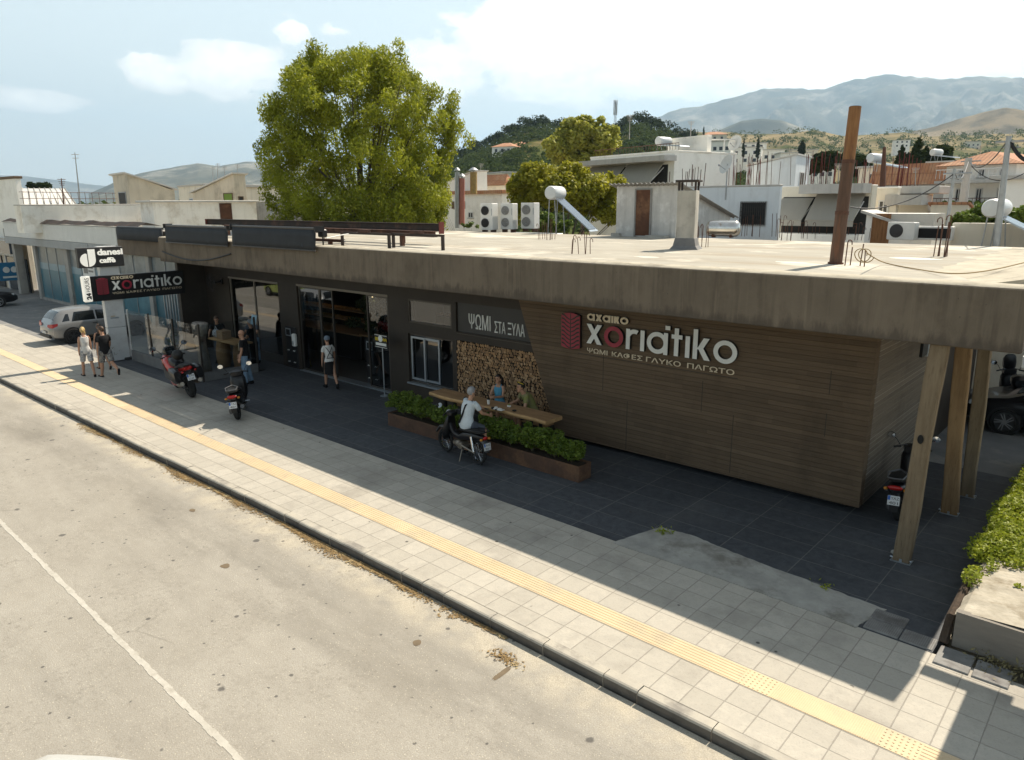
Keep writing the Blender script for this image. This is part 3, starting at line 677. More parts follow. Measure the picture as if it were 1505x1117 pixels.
for a, b in ((-22.55, -21.3), (-21.3, -20.55), (-18.72, -17.65)):
    q = MB(); q.box(a, a+.05, 14.04, 14.1, 0, D2[3]-.05); q.box(b-.05, b, 14.04, 14.1, 0, D2[3]-.05); q.box(a+.05, b-.05, 14.04, 14.1, 0, .08); q.box(a+.05, b-.05, 14.04, 14.1, D2[3]-.1, D2[3]-.05); lf = q.build('leaf', MATS['bronze_frame'], d2, world=True)
    g = MB(); g.quad((a+.05, 14.07, .08), (b-.05, 14.07, .08), (b-.05, 14.07, D2[3]-.1), (a+.05, 14.07, D2[3]-.1)); g.build('pane', MATS['glass'], lf, world=True, fix=False)
q = MB(); q.box(D2[0], D2[1], 13.9, 14.26, -.01, .02); q.build('threshold', MATS['alu'], d2, world=True)
# ---------------------------------------------- interior: bread counter with trays, back shelf, ceiling lamps' shades
mat('counter_dark', (.03, .027, .024), rough=.3); mat('bread', (.42, .23, .09), (.28, .13, .045), sc=14, bump=.4); mat('oak', (.36, .22, .11), (.26, .15, .07), sc=2, scale=(.6, 6, 6), rough=.5)
ct = thing('bread_counter', 'long dark bread counter with glass front inside the shop window', 'counter', (-25, 16.6, 0))
q = MB(); q.bbox(-27.6, -22.2, 16.3, 17.2, .012, .95, .02); q.build('cabinet', MATS['counter_dark'], ct, world=True)
q = MB(); q.bbox(-27.7, -22.1, 16.2, 17.3, .95, 1.0, .01); q.build('top', MATS['oak'], ct, world=True)
for z in (1.35, 1.72):
    q = MB(); q.box(-27.5, -22.3, 16.7, 17.2, z, z+.03); sh = q.build('shelf', MATS['oak'], ct, world=True)
    q = MB()
    for i in range(26): q.ball((-27.3+i*.19+rnd.uniform(-.03, .03), 16.95+rnd.uniform(-.05, .05), z+.08), .085, .12, .055, 8, 5)
    q.build('bread', MATS['bread'], sh, world=True, smooth='all')['kind'] = 'stuff'
for x in (-27.5, -22.32):
    q = MB(); q.box(x, x+.04, 16.7, 17.2, 1.0, 1.72); q.build('upright', MATS['counter_dark'], ct, world=True)
bs = thing('wall_shelf', 'dark wall shelf with bread along the back of the shop', 'shelf', (-20, 22, 0))
for z in (.9, 1.4, 1.9):
    q = MB(); q.box(-24, -17, 21.7, 22.19, z, z+.04); sh = q.build('shelf', MATS['counter_dark'], bs, world=True)
    q = MB()
    for i in range(22): q.ball((-23.8+i*.31+rnd.uniform(-.05, .05), 21.9, z+.1), .13, .12, .07, 8, 5)
    q.build('bread', MATS['bread'], sh, world=True, smooth='all')['kind'] = 'stuff'
for x in (-24.02, -17.04): q = MB(); q.box(x, x+.06, 21.7, 22.19, .012, 2.3); q.build('upright', MATS['counter_dark'], bs, world=True)
# lit lamps hanging in the shop
lm_ = mat('lamp_glow', (1, .8, .5)); lm_.node_tree.nodes['Principled BSDF'].inputs['Emission Color'].default_value = (1, .72, .38, 1); lm_.node_tree.nodes['Principled BSDF'].inputs['Emission Strength'].default_value = 5
for x, y, lb in ((-19.9, 15.2, 'small lit warm lamp hanging inside the open doorway'), (-24.9, 16.4, 'small lit warm lamp hanging over the bread counter')):
    t = thing('pendant_lamp', lb, 'lamp', (x, y, 2.75)); q = MB(); q.ball((0, 0, 0), .055, n=10, m=7); q.build('bulb', lm_, t, smooth=True); q = MB(); q.bar((0, 0, .05), (0, 0, .95), .008, 5); q.build('cord', MATS['black_paint'], t)
    ld = bpy.data.lights.new('lamp_light', 'POINT'); ld.energy = 1.6; ld.color = (1, .74, .42); ld.shadow_soft_size = .06; lo = bpy.data.objects.new('lamp_light', ld); COL.objects.link(lo); lo.parent = t; lo.location = (0, 0, -.16)
sc_ = thing('serving_counter', 'oak topped serving counter standing inside the open doorway', 'counter', (-21, 16.5, 0))
q = MB(); q.bbox(-21.9, -19.9, 16.2, 16.9, .012, 1.02, .02); q.build('cabinet', MATS['counter_dark'], sc_, world=True)
q = MB(); q.bbox(-22.0, -19.8, 16.1, 17.0, 1.02, 1.08, .01); q.build('top', MATS['oak'], sc_, world=True)
pb = MB(); pb.bbox(-20.6, -20.25, 16.3, 16.5, 1.08, 1.5, .02); mat('kraft', (.30, .20, .12), sc=5); tag(pb.build('paper_bag', MATS['kraft']), 'brown kraft paper bag standing on the serving counter', 'bag')
# round glossy fan on the end wall
fn = thing('wall_fan', 'round black cage fan fixed high at the left end of the storefront', 'fan', W(312, 415, y=13.6))
q = MB(); rot = Matrix.Rotation(R_(90), 3, 'X') @ Matrix.Rotation(R_(0), 3, 'Y')
for r in (.34, .26, .18, .10): q.tube([(r*math.cos(t), -.12+.06*(r/.34)**2, r*math.sin(t)) for t in np.linspace(0, 2*PI, 25)], .008, 5)
for k in range(16): q.tube([(.05*math.cos(k*PI/8), -.13, .05*math.sin(k*PI/8)), (.34*math.cos(k*PI/8), -.06, .34*math.sin(k*PI/8)), (.34*math.cos(k*PI/8), .04, .34*math.sin(k*PI/8))], .005, 4)
q.build('cage', MATS['black_paint'], fn)
q = MB(); q.ball((0, -.02, 0), .07, .06, .07)
for k in range(3):
    a = k*2.094; q.add([(.06*math.cos(a), -.02, .06*math.sin(a)), (.3*math.cos(a-.25), -.04, .3*math.sin(a-.25)), (.3*math.cos(a+.5), .0, .3*math.sin(a+.5)), (.06*math.cos(a+.8), 0, .06*math.sin(a+.8))], [(0, 1, 2, 3)])
q.build('blade', MATS['letter_side'], fn)
q = MB(); q.tube([(0, .0, 0), (0, .3, .0), (0, .38, .05)], .035, 8); q.box(-.08, .08, .36, .42, -.1, .1); q.build('bracket', MATS['black_paint'], fn)
# ------------------------------------------------------------------ firewood behind the table
def logmat(i, c1, c2):
    n = newmat('log_end_%d' % i); p = n.pos((1, 1, 1)); n.b.inputs['Roughness'].default_value = .9; n.b.inputs['Specular IOR Level'].default_value = .1
    c = n.mix(n.rng(n.noise(p, 22, 4, .6), .3, .7), c1, c2); n.col(c); n.bump(n.noise(p, 60, 3), .4, .01)
    return MATS['log_end_%d' % i]
LM = [logmat(0, (.40, .25, .13), (.28, .165, .085)), logmat(1, (.33, .205, .11), (.22, .13, .07)), logmat(2, (.26, .17, .10), (.17, .105, .06)), logmat(3, (.46, .31, .18), (.33, .21, .115))]
mat('bark', (.085, .058, .038), (.05, .036, .026), sc=18, bump=.6, rough=.95)
logs_me = []
for i in range(14):
    g = random.Random(i+40); q = MB(); kind = g.random()
    n = g.choice((5, 6, 7, 8)) if kind < .8 else 10
    rs = [1*g.uniform(.72, 1.12) for _ in range(n)]; ph = g.uniform(0, 6)
    ring = lambda y, s: [(rs[k]*s*math.cos(2*PI*k/n+ph), y, rs[k]*s*math.sin(2*PI*k/n+ph)) for k in range(n)]
    q.add(ring(0, .96), [tuple(range(n))]); q.k = 1; q.loft([ring(0, .96), ring(.03, 1.02), ring(4.5, 1)], cap=False)
    me = bpy.data.meshes.new('log'); me.from_pydata(q.v, [], q.f); me.materials.append(LM[i % 4]); me.materials.append(MATS['bark']); me.polygons.foreach_set('material_index', q.mi); me.update(); logs_me.append(me)
q = MB(); q.box(-14.62, -10.95, 14.20, 14.26, LG[2], LG[3]); q.box(-14.62, -10.95, 14.26, 14.5, LG[2]-.02, LG[2]); P(q, 'alcove', MATS['dark_recess'])
spots = []; z = LG[2]+.05; row = 0
while z < LG[3]-.02:
    x = -14.58+(.045 if row % 2 else 0)
    while x < -11.0+.0: 
        xe = -11.02-(z-LG[2])*.368
        r = rnd.uniform(.036, .056)
        if x < xe+.25: spots.append((x+rnd.uniform(-.008, .008), z+rnd.uniform(-.012, .012), r))
        x += .083
    z += .074; row += 1
rnd.shuffle(spots)
lab = 'split firewood log packed in the wall alcove behind the table'
for i, (x, z, r) in enumerate(spots[:300]):
    o = bpy.data.objects.new('firewood_log', logs_me[i % 14]); COL.objects.link(o); o.location = (x, 14.0+rnd.uniform(-.025, .02), z); o.scale = (r, .04, r); o.rotation_euler = (0, rnd.uniform(0, 6), 0)
    tag(o, lab, 'log', 'firewood logs packed in the alcove')
q = MB()
for i, (x, z, r) in enumerate(spots[300:]):
    n = 7; ph = rnd.uniform(0, 6); y = 14.0+rnd.uniform(-.02, .025)
    rs = [r*rnd.uniform(.75, 1.12) for _ in range(n)]
    q.k = i % 4; q.add([(x+rs[k]*math.cos(2*PI*k/n+ph), y, z+rs[k]*math.sin(2*PI*k/n+ph)) for k in range(n)], [tuple(range(n))])
    q.k = 4; q.loft([[(x+s*rs[k]*math.cos(2*PI*k/n+ph), yy, z+s*rs[k]*math.sin(2*PI*k/n+ph)) for k in range(n)] for yy, s in ((y, 1), (y+.17, 1.03))], cap=False)
o = q.build('firewood', LM+[MATS['bark']], fix=False); o['kind'] = 'stuff'; o['label'] = 'further split firewood logs filling the alcove behind the table'; o['category'] = 'firewood'
# ------------------------------------------------------------------ table plank with its legs
def plankmat(name, c1, c2, sc=(1, 1, 1), rough=.65):
    n = newmat(name); n.b.inputs['Roughness'].default_value = rough; n.b.inputs['Specular IOR Level'].default_value = .3
    p = n.pos(sc); w = n.noise(p, 2.2, 6, .65); c = n.mix(n.rng(w, .3, .7), c1, c2)
    c = n.mix(n.rng(n.noise(p, 9, 4, .7), .55, .72, 0, .7), c, tuple(q*.4 for q in c2)); c = n.mix(n.rng(n.noise(n.pos(), 1.1, 3), .5, .7, 0, .4), c, tuple(q*1.25 for q in c1))
    n.col(c); n.bump(w, .5, .015); return MATS[name]
plankmat('slab_wood', (.36, .22, .11), (.23, .13, .06), (.5, 3.2, 3.2)); plankmat('slab_edge', (.50, .32, .15), (.34, .20, .09), (.6, 4, 4))
tb = thing('plank_table', 'long thick wooden plank table in front of the firewood alcove', 'table', (-12, 12.7, 0))
TZ = .97; q = MB(); rings = []
for x in np.linspace(-13.95, -9.95, 33):
    w0 = 12.28+.03*math.sin(x*2.1)+.02*math.sin(x*5.3); w1 = 12.84+.02*math.sin(x*1.7+1)
    rings.append([(x, w0+.01, TZ-.09), (x, w0-.008, TZ-.05), (x, w0, TZ-.012), (x, w0+.012, TZ), (x, w1, TZ), (x, w1+.01, TZ-.045), (x, w1, TZ-.09)])
o = len(q.f); q.loft(rings)
for i in range(o, len(q.f)):
    j = (i-o) % 7
    q.mi[i] = 1 if j in (0, 1, 2, 6) or i >= len(q.f)-2 else 0
q.build('tabletop', [MATS['slab_wood'], MATS['slab_edge']], tb, world=True)
for x in (-13.4, -10.5):
    q = MB(); q.box(x-.03, x+.03, 12.36, 12.42, 0, TZ-.09); q.box(x-.03, x+.03, 12.70, 12.76, 0, TZ-.09); q.box(x-.03, x+.03, 12.42, 12.70, 0, .06); q.build('leg', MATS['black_paint'], tb, world=True)
q = MB(); q.box(-13.9, -10.75, 13.2, 13.55, .44, .5); q.box(-13.7, -13.6, 13.25, 13.5, 0, .44); q.box(-11.0, -10.9, 13.25, 13.5, 0, .44); q.box(-12.2, -12.1, 13.25, 13.5, 0, .44)
tag(q.build('wooden_bench', MATS['slab_wood']), 'low wooden bench between the plank table and the firewood', 'bench')
def cup(px, py, label, r=.04, h=.12, m='white_paint'):
    p = W(px, py, z=TZ); q = MB(); q.lathe([(r*.75, 0), (r*.98, h*.9), (r, h), (r*.9, h), (r*.8, h*.92)], p, 14); q.k = 1; q.lathe([(r*1.04, h), (r*1.02, h+.012), (r*.5, h+.014)], p, 14)
    return tag(q.build('coffee_cup', [MATS[m], MATS['black_paint']], smooth=True), label, 'cup')
cup(718, 594, 'tall white paper cup on the table by the woman in blue'); 
p = W(728, 600, z=TZ); q = MB(); q.bbox(p.x-.14, p.x+.02, p.y-.03, p.y+.05, TZ, TZ+.012, .004); q.build('b', MATS['alu']); bpy.data.objects.remove(bpy.data.objects['b'])
mat('blue_plastic', (.03, .16, .30), rough=.35); mat('green_leafy', (.16, .26, .03), sc=8)
q = MB(); q.bbox(p.x-.06, p.x+.12, p.y-.02, p.y+.06, TZ, TZ+.01, .003); tag(q.build('phone', MATS['blue_plastic']), 'light blue phone lying on the table by the cup', 'phone')
p = W(714, 601, z=TZ); q = MB(); q.bbox(p.x-.08, p.x+.08, p.y-.04, p.y+.04, TZ, TZ+.01, .003); tag(q.build('phone', MATS['black_paint']), 'black phone lying flat on the wooden table', 'phone')
p = W(732, 602, z=TZ); q = MB()
q.bbox(p.x-.14, p.x+.16, p.y-.06, p.y+.07, TZ, TZ+.02, .005); q.bbox(p.x-.10, p.x-.03, p.y-.03, p.y+.03, TZ+.02, TZ+.06, .006); q.bbox(p.x+.03, p.x+.12, p.y-.04, p.y+.02, TZ+.02, TZ+.05, .006); q.k = 1; q.bbox(p.x-.16, p.x-.11, p.y-.08, p.y-.02, TZ, TZ+.05, .005); q.bbox(p.x-.02, p.x+.02, p.y-.10, p.y-.05, TZ, TZ+.03, .005)
tag(q.build('paper_wrapper', [MATS['white_paint'], MATS['black_paint']]), 'pile of white wrappers and dark oddments in the middle of the table', 'wrappers')
p = W(748, 598, z=TZ); q = MB(); q.bbox(p.x-.04, p.x+.05, p.y-.03, p.y+.03, TZ, TZ+.04, .008); q.k = 1; q.bbox(p.x-.02, p.x+.02, p.y-.02, p.y+.02, TZ+.04, TZ+.06, .006); tag(q.build('small_packet', [MATS['white_paint'], MATS['green_leafy']]), 'small white and green packet on the table before the man', 'packet')
p = W(756, 604, z=TZ); q = MB(); q.lathe([(.05, 0), (.055, .02), (.045, .022), (.04, .008), (.01, .008)], p, 16); tag(q.build('ashtray', MATS['black_paint'], smooth=True), 'round black ashtray on the right half of the table', 'ashtray')
# ------------------------------------------------------------------ planters with low shrubs
def rust(name, c1, c2, c3): return mat(name, c1, c2, sc=3.4, c3=c3, rough=.85, bump=.3, bsc=35, streak=.4)
rust('corten', (.115, .062, .038), (.075, .042, .028), (.16, .085, .045))
def leafmat(name, c1, c2, c3, tr=.25, sc=1.3):
    n = newmat(name); p = n.pos(obj=False); n.b.inputs['Roughness'].default_value = .55; n.b.inputs['Specular IOR Level'].default_value = .3
    g = n.N.new('ShaderNodeNewGeometry')
    c = n.mix(n.rng(n.noise(p, sc, 4, .6), .35, .65), c1, c2); c = n.mix(n.rng(g.outputs['Random Per Island'], .72, 1, 0, .8), c, c3)
    n.col(c)
    t = n.N.new('ShaderNodeBsdfTranslucent'); n.L.new(c, t.inputs[0]); mx = n.N.new('ShaderNodeMixShader'); mx.inputs[0].default_value = tr
    out = n.N['Material Output']; n.L.new(n.b.outputs[0], mx.inputs[1]); n.L.new(t.outputs[0], mx.inputs[2]); n.L.new(mx.outputs[0], out.inputs[0]); return MATS[name]
leafmat('shrub_leaf', (.13, .19, .022), (.075, .125, .016), (.24, .31, .05), .3, 4)
leafmat('ivy_leaf', (.33, .37, .03), (.21, .26, .025), (.43, .45, .06), .35, 3)
mat('soil', (.06, .045, .03), (.03, .024, .017), sc=12, bump=.8); mat('twig', (.13, .095, .06), sc=10)
def leaves(name, C, Nn, size, m, parent=None, seed=1, asp=.5, droop=0., up=.3):
    """leaf quads at centres C (n,3), roughly facing along Nn"""
    g = np.random.default_rng(seed); n = len(C); C = np.asarray(C)
    a = g.normal(size=(n, 3)); a[:, 2] = a[:, 2]*.7 - droop*1.6; a /= np.linalg.norm(a, axis=1)[:, None]
    nn = np.asarray(Nn)*.8 + g.normal(size=(n, 3))*.6; nn[:, 2] += up
    b = np.cross(a, nn); b /= np.linalg.norm(b, axis=1)[:, None]+1e-9
    l = size*g.uniform(.6, 1.35, n)[:, None]
    return quads(name, np.stack([C-a*l, C+b*l*asp, C+a*l, C-b*l*asp], 1).reshape(-1, 3), m, parent)
def blobcloud(cent, n, g, shell=.55):
    """points in a set of ellipsoid clumps: (cx,cy,cz,rx,ry,rz)"""
    cent = np.array(cent); vol = (cent[:, 3]*cent[:, 4]*cent[:, 5])**(2/3); k = g.choice(len(cent), n, p=vol/vol.sum())
    d = g.normal(size=(n, 3)); d /= np.linalg.norm(d, axis=1)[:, None]; r = g.uniform(shell**3, 1, n)**(1/3)
    return cent[k, :3]+d*r[:, None]*cent[k, 3:6], d
def planter(x0, x1, label, seed, gap=None):
    t = thing('planter', label, 'planter', ((x0+x1)/2, 11.95, 0)); h = .36; y0, y1 = 11.72, 12.16
    q = MB(); w = .02
    q.bbox(x0, x1, y0, y0+w, 0, h, .006); q.bbox(x0, x1, y1-w, y1, 0, h, .006); q.bbox(x0, x0+w, y0+w, y1-w, 0, h, .006); q.bbox(x1-w, x1, y0+w, y1-w, 0, h, .006); q.build('trough', MATS['corten'], t, world=True)
    q = MB(); q.box(x0+w, x1-w, y0+w, y1-w, .02, h-.05); q.build('soil', MATS['soil'], t, world=True)
    return t
pl1 = planter(-14.95, -12.15, 'rusty steel trough planter on the left, behind the front wheel of the moped', 1)
pl2 = planter(-11.95, -8.62, 'rusty steel trough planter on the right with an empty end beside the feature wall', 2)
def shrub(x, r, h, label, seed):
    g = np.random.default_rng(seed); t = thing('box_shrub', label, 'shrub', (x, 11.94, .31), group='shrubs in the trough planters')
    cl = [(0, 0, h*.55, r*.95, .24, h*.42)]
    for i in range(16): cl.append((g.uniform(-r, r), g.uniform(-.2, .2), h*g.uniform(.35, .95), g.uniform(.09, .17), g.uniform(.09, .15), g.uniform(.07, .14)))
    C, N = blobcloud(cl, int(2900*r/.45), g, .6); leaves('foliage', C, N, .034, MATS['shrub_leaf'], t, seed, .55)
    q = MB()
    for i in range(9):
        a = g.uniform(0, 6.28); q.tube([(0, 0, 0), (r*.3*math.cos(a), .08*math.sin(a), h*.4), (r*.8*math.cos(a), .2*math.sin(a), h*.85)], [.009, .006, .002], 4)
    q.build('stem', MATS['twig'], t)
for i, (x, r, h, s) in enumerate(((-14.55, .42, .62, 'bushy round shrub at the left end of the left planter'), (-13.85, .42, .58, 'second shrub in the left planter, close against the first'), (-13.1, .36, .5, 'loose small shrub in the left planter beside the moped mirror'), (-12.5, .3, .42, 'low thin shrub in the left planter hidden behind the moped'),
                       (-11.35, .36, .5, 'thin shrub in the right planter under the seated man\'s foot'), (-10.75, .42, .56, 'dense shrub in the right planter next to the foot'), (-10.1, .42, .58, 'tall yellow tipped shrub in the middle of the right planter'), (-9.45, .4, .54, 'shrub in the right planter below the table corner'), (-8.98, .3, .46, 'rightmost round shrub of the right planter before its empty end'))): shrub(x, r, h, s, 70+i)
# ------------------------------------------------------------------ three leaning timber posts carrying the slab end
plankmat('post_wood', (.24, .185, .12), (.15, .112, .07), (6, 6, .5), .85)
plankmat('post_wood_warm', (.28, .185, .095), (.18, .11, .055), (6, 6, .5), .85)
for i, (bx, by, px, w, m, lb) in enumerate(((1325, 824, 1381, .30, 'post_wood', 'front timber post with a knot hole, nearest the pavement'), (1395, 754, 1416, .31, 'post_wood_warm', 'middle timber post, reddish brown and waisted'), (1422, 729, 1448, .28, 'post_wood', 'rear timber post, greyer and half behind the others'))):
    b = W(bx, by, z=0); tp = W(px, 512, y=b.y+.08); top = b + (tp-b)*((ZB+.02)/tp.z)
    q = MB(); rings = []
    for k in range(13):
        t = k/12; c = b.lerp(top, t); c += Vector((.008*math.sin(t*7+i*2), .006*math.sin(t*5+i), 0)); a = w*.42*(1+.05*math.sin(t*9+i*1.7)+.02*math.sin(t*31)); dd = .08*(1+.15*math.sin(t*6+i)); e = .02
        rings.append([(c.x+u*a+s1*0, c.y+v*dd, c.z) for u, v, s1 in ((-1, -.8, 0), (-.85, -1, 0), (.85, -1, 0), (1, -.8, 0), (1, .8, 0), (.85, 1, 0), (-.85, 1, 0), (-1, .8, 0))])
    q.loft(rings)
    ob = thing('timber_post', lb, 'post', (b.x, b.y, 0), group='timber posts under the slab end'); q.build('shaft', MATS[m], ob, world=True)
    q = MB(); q.box(b.x-.02, b.x+.02, b.y-.09, b.y+.09, .015, .06); q.box(b.x-w*.5, b.x+w*.5, b.y-.11, b.y+.11, 0, .012); q.bar((b.x-w*.55, b.y-.05, .05), (b.x+w*.55, b.y-.05, .05), .012, 6); q.build('base_bracket', MATS['alu'], ob, world=True)
    if i == 0:
        q = MB(); k = b.lerp(top, .58); rot = None; q.ball((k.x-.02, k.y-.098, k.z), .045, .012, .075); q.build('knot', MATS['dark_recess'], ob, world=True)
# small bolted clamp and stone at the foot of the front post
g = W(1314, 814, z=0); q = MB(); q.ball((g.x, g.y, .03), .06, .05, .04, 7, 5); tag(q.build('stone', MATS['rough_concrete']), 'small loose stone at the foot of the front timber post', 'stone')
# ------------------------------------------------------------------ low wall with a bare stone top and ivy on the right
lw = thing('low_wall', 'low concrete planter wall with a dry stony top at the right edge', 'wall', (-.5, 11, 0))
mat('stony_top', (.50, .455, .37), (.33, .295, .23), sc=3.5, c3=(.24, .20, .14), bump=1, bsc=14, rough=.95)
mat('lw_face', (.24, .215, .18), (.17, .152, .13), sc=1.5, scale=(1, 1, 5), bump=.4)
q = MB(); rr = []
for y in np.linspace(10.36, 19, 60):
    k = .012; rr.append([(-1.42+rnd.uniform(-.02, .02), y, 0), (-1.42+rnd.uniform(-.02, .02), y, .42), (-1.34, y, .5+rnd.uniform(-k, k)), (-.9, y, .52+rnd.uniform(-k, k)), (-.3, y, .54+rnd.uniform(-k, k)), (1.5, y, .56), (3.5, y, .56)])
q.loft(rr, cap=False, closed=False); q.k = 1; q.box(-1.40, 3.5, 10.30, 10.40, 0, .5); q.build('wall_body', [MATS['stony_top'], MATS['lw_face']], lw, world=True)
q = MB(); q.tube([(-1.5, 10.3, 0), (-1.48, 10.5, .30), (-1.46, 11.6, .46)], .06, 7); q.build('edge_timber', MATS['bark'], lw, world=True)
g = np.random.default_rng(5); iv = thing('ivy', 'bright yellow green ivy spilling over the edge of the low wall', 'ivy', (-1.4, 13, 0))
cl = []
for i in range(150):
    y = 11.3+8*g.random()**.8; w = min(1, (y-11)/2.2); cl.append((-1.42+g.uniform(-.1, .12+1.5*w*g.random()), y, .5+g.uniform(-.25, .1), g.uniform(.1, .24)*(.5+.5*w), g.uniform(.15, .3), g.uniform(.08, .2)))
for i in range(70): cl.append((g.uniform(-1.5, -.7), g.uniform(12.3, 19), .56, .22, .28, .14))
for i in range(16): cl.append((g.uniform(-.9, -.2), g.uniform(11.4, 13), .55, .06, .06, .03))
C, N = blobcloud(cl, 60000, g, .3); leaves('foliage', C, N, .026, MATS['ivy_leaf'], iv, 5, .7).matrix_parent_inverse = root_mat(iv).inverted()
q = MB()
for i in range(14):
    y = 11.2+i*.55; q.tube([(-1.3, y, .53), (-1.44, y+.1, .5), (-1.47, y+.2, .25), (-1.46, y+.3, .06)], .008, 4)
q.build('stem', MATS['twig'], iv, world=True)
# weeds at the pavement edge
mat('dry_weed', (.20, .17, .08), sc=5)
for i, (px, py, n, s, m, lb) in enumerate(((975, 783, 70, .05, 'ivy_leaf', 'small green weed by the corner of the rough concrete strip'), (1212, 864, 30, .04, 'ivy_leaf', 'tiny weed in the joint of the slate paving'), (1478, 975, 330, .05, 'dry_weed', 'dry brown weeds sprawling over the pavement at the right edge'), (1450, 948, 120, .05, 'ivy_leaf', 'green weeds growing along the foot of the low wall'))):
    b = W(px, py, z=0); g = np.random.default_rng(i); C = np.stack([b.x+g.normal(0, .09 if i != 2 else .16, n), b.y+g.normal(0, .06 if i != 2 else .2, n), np.abs(g.normal(0, .04, n))+.01], 1)
    if i == 3: C[:, 0] = b.x+g.uniform(-.45, .5, n); C[:, 1] = b.y-.02+g.normal(0, .03, n)
    o = leaves('weed', C, np.tile((0, 0, 1.), (n, 1)), s*.7, MATS[m], None, i, .35); tag(o, lb, 'weed'); o['kind'] = 'stuff'
# ------------------------------------------------------------------ glass wind screen, totem sign
gs = thing('glass_screen', 'waist high frameless glass wind screen with a stone base along the terrace', 'screen', (-26, 10.75, 0))
mat('screen_base', (.19, .19, .185), (.15, .15, .15), sc=3)
for a, b in (((-29.1, 10.75), (-27.3, 10.76)), ((-27.28, 10.76), (-25.4, 10.78)), ((-25.38, 10.78), (-23.5, 10.8)), ((-23.5, 10.82), (-23.55, 12.8))):
    q = MB(); q.quad((*a, .36), (*b, .36), (*b, 1.92), (*a, 1.92)); q.build('pane', MATS['clear_glass'], gs, world=True, fix=False)
q = MB(); q.box(-29.1, -23.5, 10.71, 10.81, 0, .38); q.box(-23.6, -23.5, 10.82, 12.8, 0, .30); q.build('base', MATS['screen_base'], gs, world=True)
for x, y in ((-29.12, 10.75), (-27.3, 10.77), (-25.4, 10.79), (-23.5, 10.81), (-23.55, 12.82)):
    q = MB(); q.box(x-.02, x+.02, y-.03, y+.03, 0, 1.95); q.build('post', MATS['bronze_frame'] if x > -29 else MATS['white_paint'], gs, world=True)
def totem():
    t = thing('totem_sign', 'white totem pillar carrying the coffee sign, the bakery sign and a 24 hours panel', 'sign', (-29.3, 10.4, 0)); X = -29.3
    lb_ = mat('lightbox_white', (.75, .74, .68), rough=.4); lb_.node_tree.nodes['Principled BSDF'].inputs['Emission Color'].default_value = (1, .95, .82, 1); lb_.node_tree.nodes['Principled BSDF'].inputs['Emission Strength'].default_value = .28
    mat('totem_white', (.62, .63, .62), (.56, .57, .57), sc=1.5, rough=.4, c3=(.50, .50, .49))
    q = MB(); q.bbox(X-.25, X, 10.06, 10.72, 0.02, 1.28, .012); q.bbox(X-.25, X, 10.06, 10.72, 1.295, 4.3, .012); q.build('pillar', MATS['totem_white'], t, world=True)
    q = MB(); q.bbox(X-.3, X+.05, 10.5, 10.8, 0, .1, .02); q.build('base', MATS['charcoal_panel'], t, world=True)
    F = lambda y, z: ((X+.085, y, z), (0, 1, 0), (0, 0, 1))
    bx = MB(); bx.bbox(X-.12, X+.08, 9.36, 10.92, 3.56, 4.28, .012); cs = bx.build('coffee_sign', MATS['charcoal_panel'], t, world=True)
    m = MB(); text(m, 'danesi', .3, F(10.02, 4.0), .03, fit=.88, offset=.012); m.build('letter', MATS['lightbox_white'], cs, world=True, fix=False)
    m = MB(); text(m, 'caffè', .25, F(10.06, 3.72), .03, fit=.55, offset=.010); m.build('letter', MATS['lightbox_white'], cs, world=True, fix=False)
    m = MB(); f = lambda u, v: (X+.1, 9.68+u, 3.90+v)      # round d emblem: half disc and a rounded bar
    m.prism([(-.02, .16)]+[(-.02+.24*math.cos(R_(a)), -.06+.24*math.sin(R_(a))) for a in range(100, 261, 16)]+[(-.02, -.30)], f, (-.02, 0, 0))
    m.prism([(.02, .32), (.02, -.30)]+[(.02+.24*math.cos(R_(a))*1, -.06+.24*math.sin(R_(a))) for a in range(-80, 1, 16)]+[(.26, .32)], f, (-.02, 0, 0)); m.build('emblem', MATS['lightbox_white'], cs, world=True)
    q = MB(); q.bbox(X-.14, X+.07, 9.66, 13.08, 2.33, 3.24, .01); bs = q.build('bakery_sign', MATS['black_paint'], t, world=True)
    wall_logo(bs, ((X+.072, 10.36, 2.70), (0, 1, 0), (0, 0, 1)), 2.62)
    q = MB(); q.bbox(X-.14, X+.08, 9.40, 9.68, 2.33, 3.27, .03); hs = q.build('hours_panel', MATS['lightbox_white'], t, world=True)
    m = MB(); text(m, '24', .2, ((X+.083, 9.62, 2.42), (0, 0, 1), (0, -1, 0)), .01, fit=.24, offset=.012); text(m, 'HOURS', .2, ((X+.083, 9.61, 2.70), (0, 0, 1), (0, -1, 0)), .01, fit=.5); m.build('letter', MATS['black_paint'], hs, world=True, fix=False)
    q = MB(); q.box(X+.001, X+.006, 10.2, 10.5, 1.62, 1.68); q.k = 1; q.box(X+.001, X+.007, 10.22, 10.38, 1.7, 1.735); q.build('small_plate', [MATS['alu'], MATS['tactile_yellow']], t, world=True)
    q = MB(); q.box(X-.2, X-.02, 10.75, 13.9, 2.6, 2.72); q.build('bracket', MATS['bronze_frame'], t, world=True)
totem()
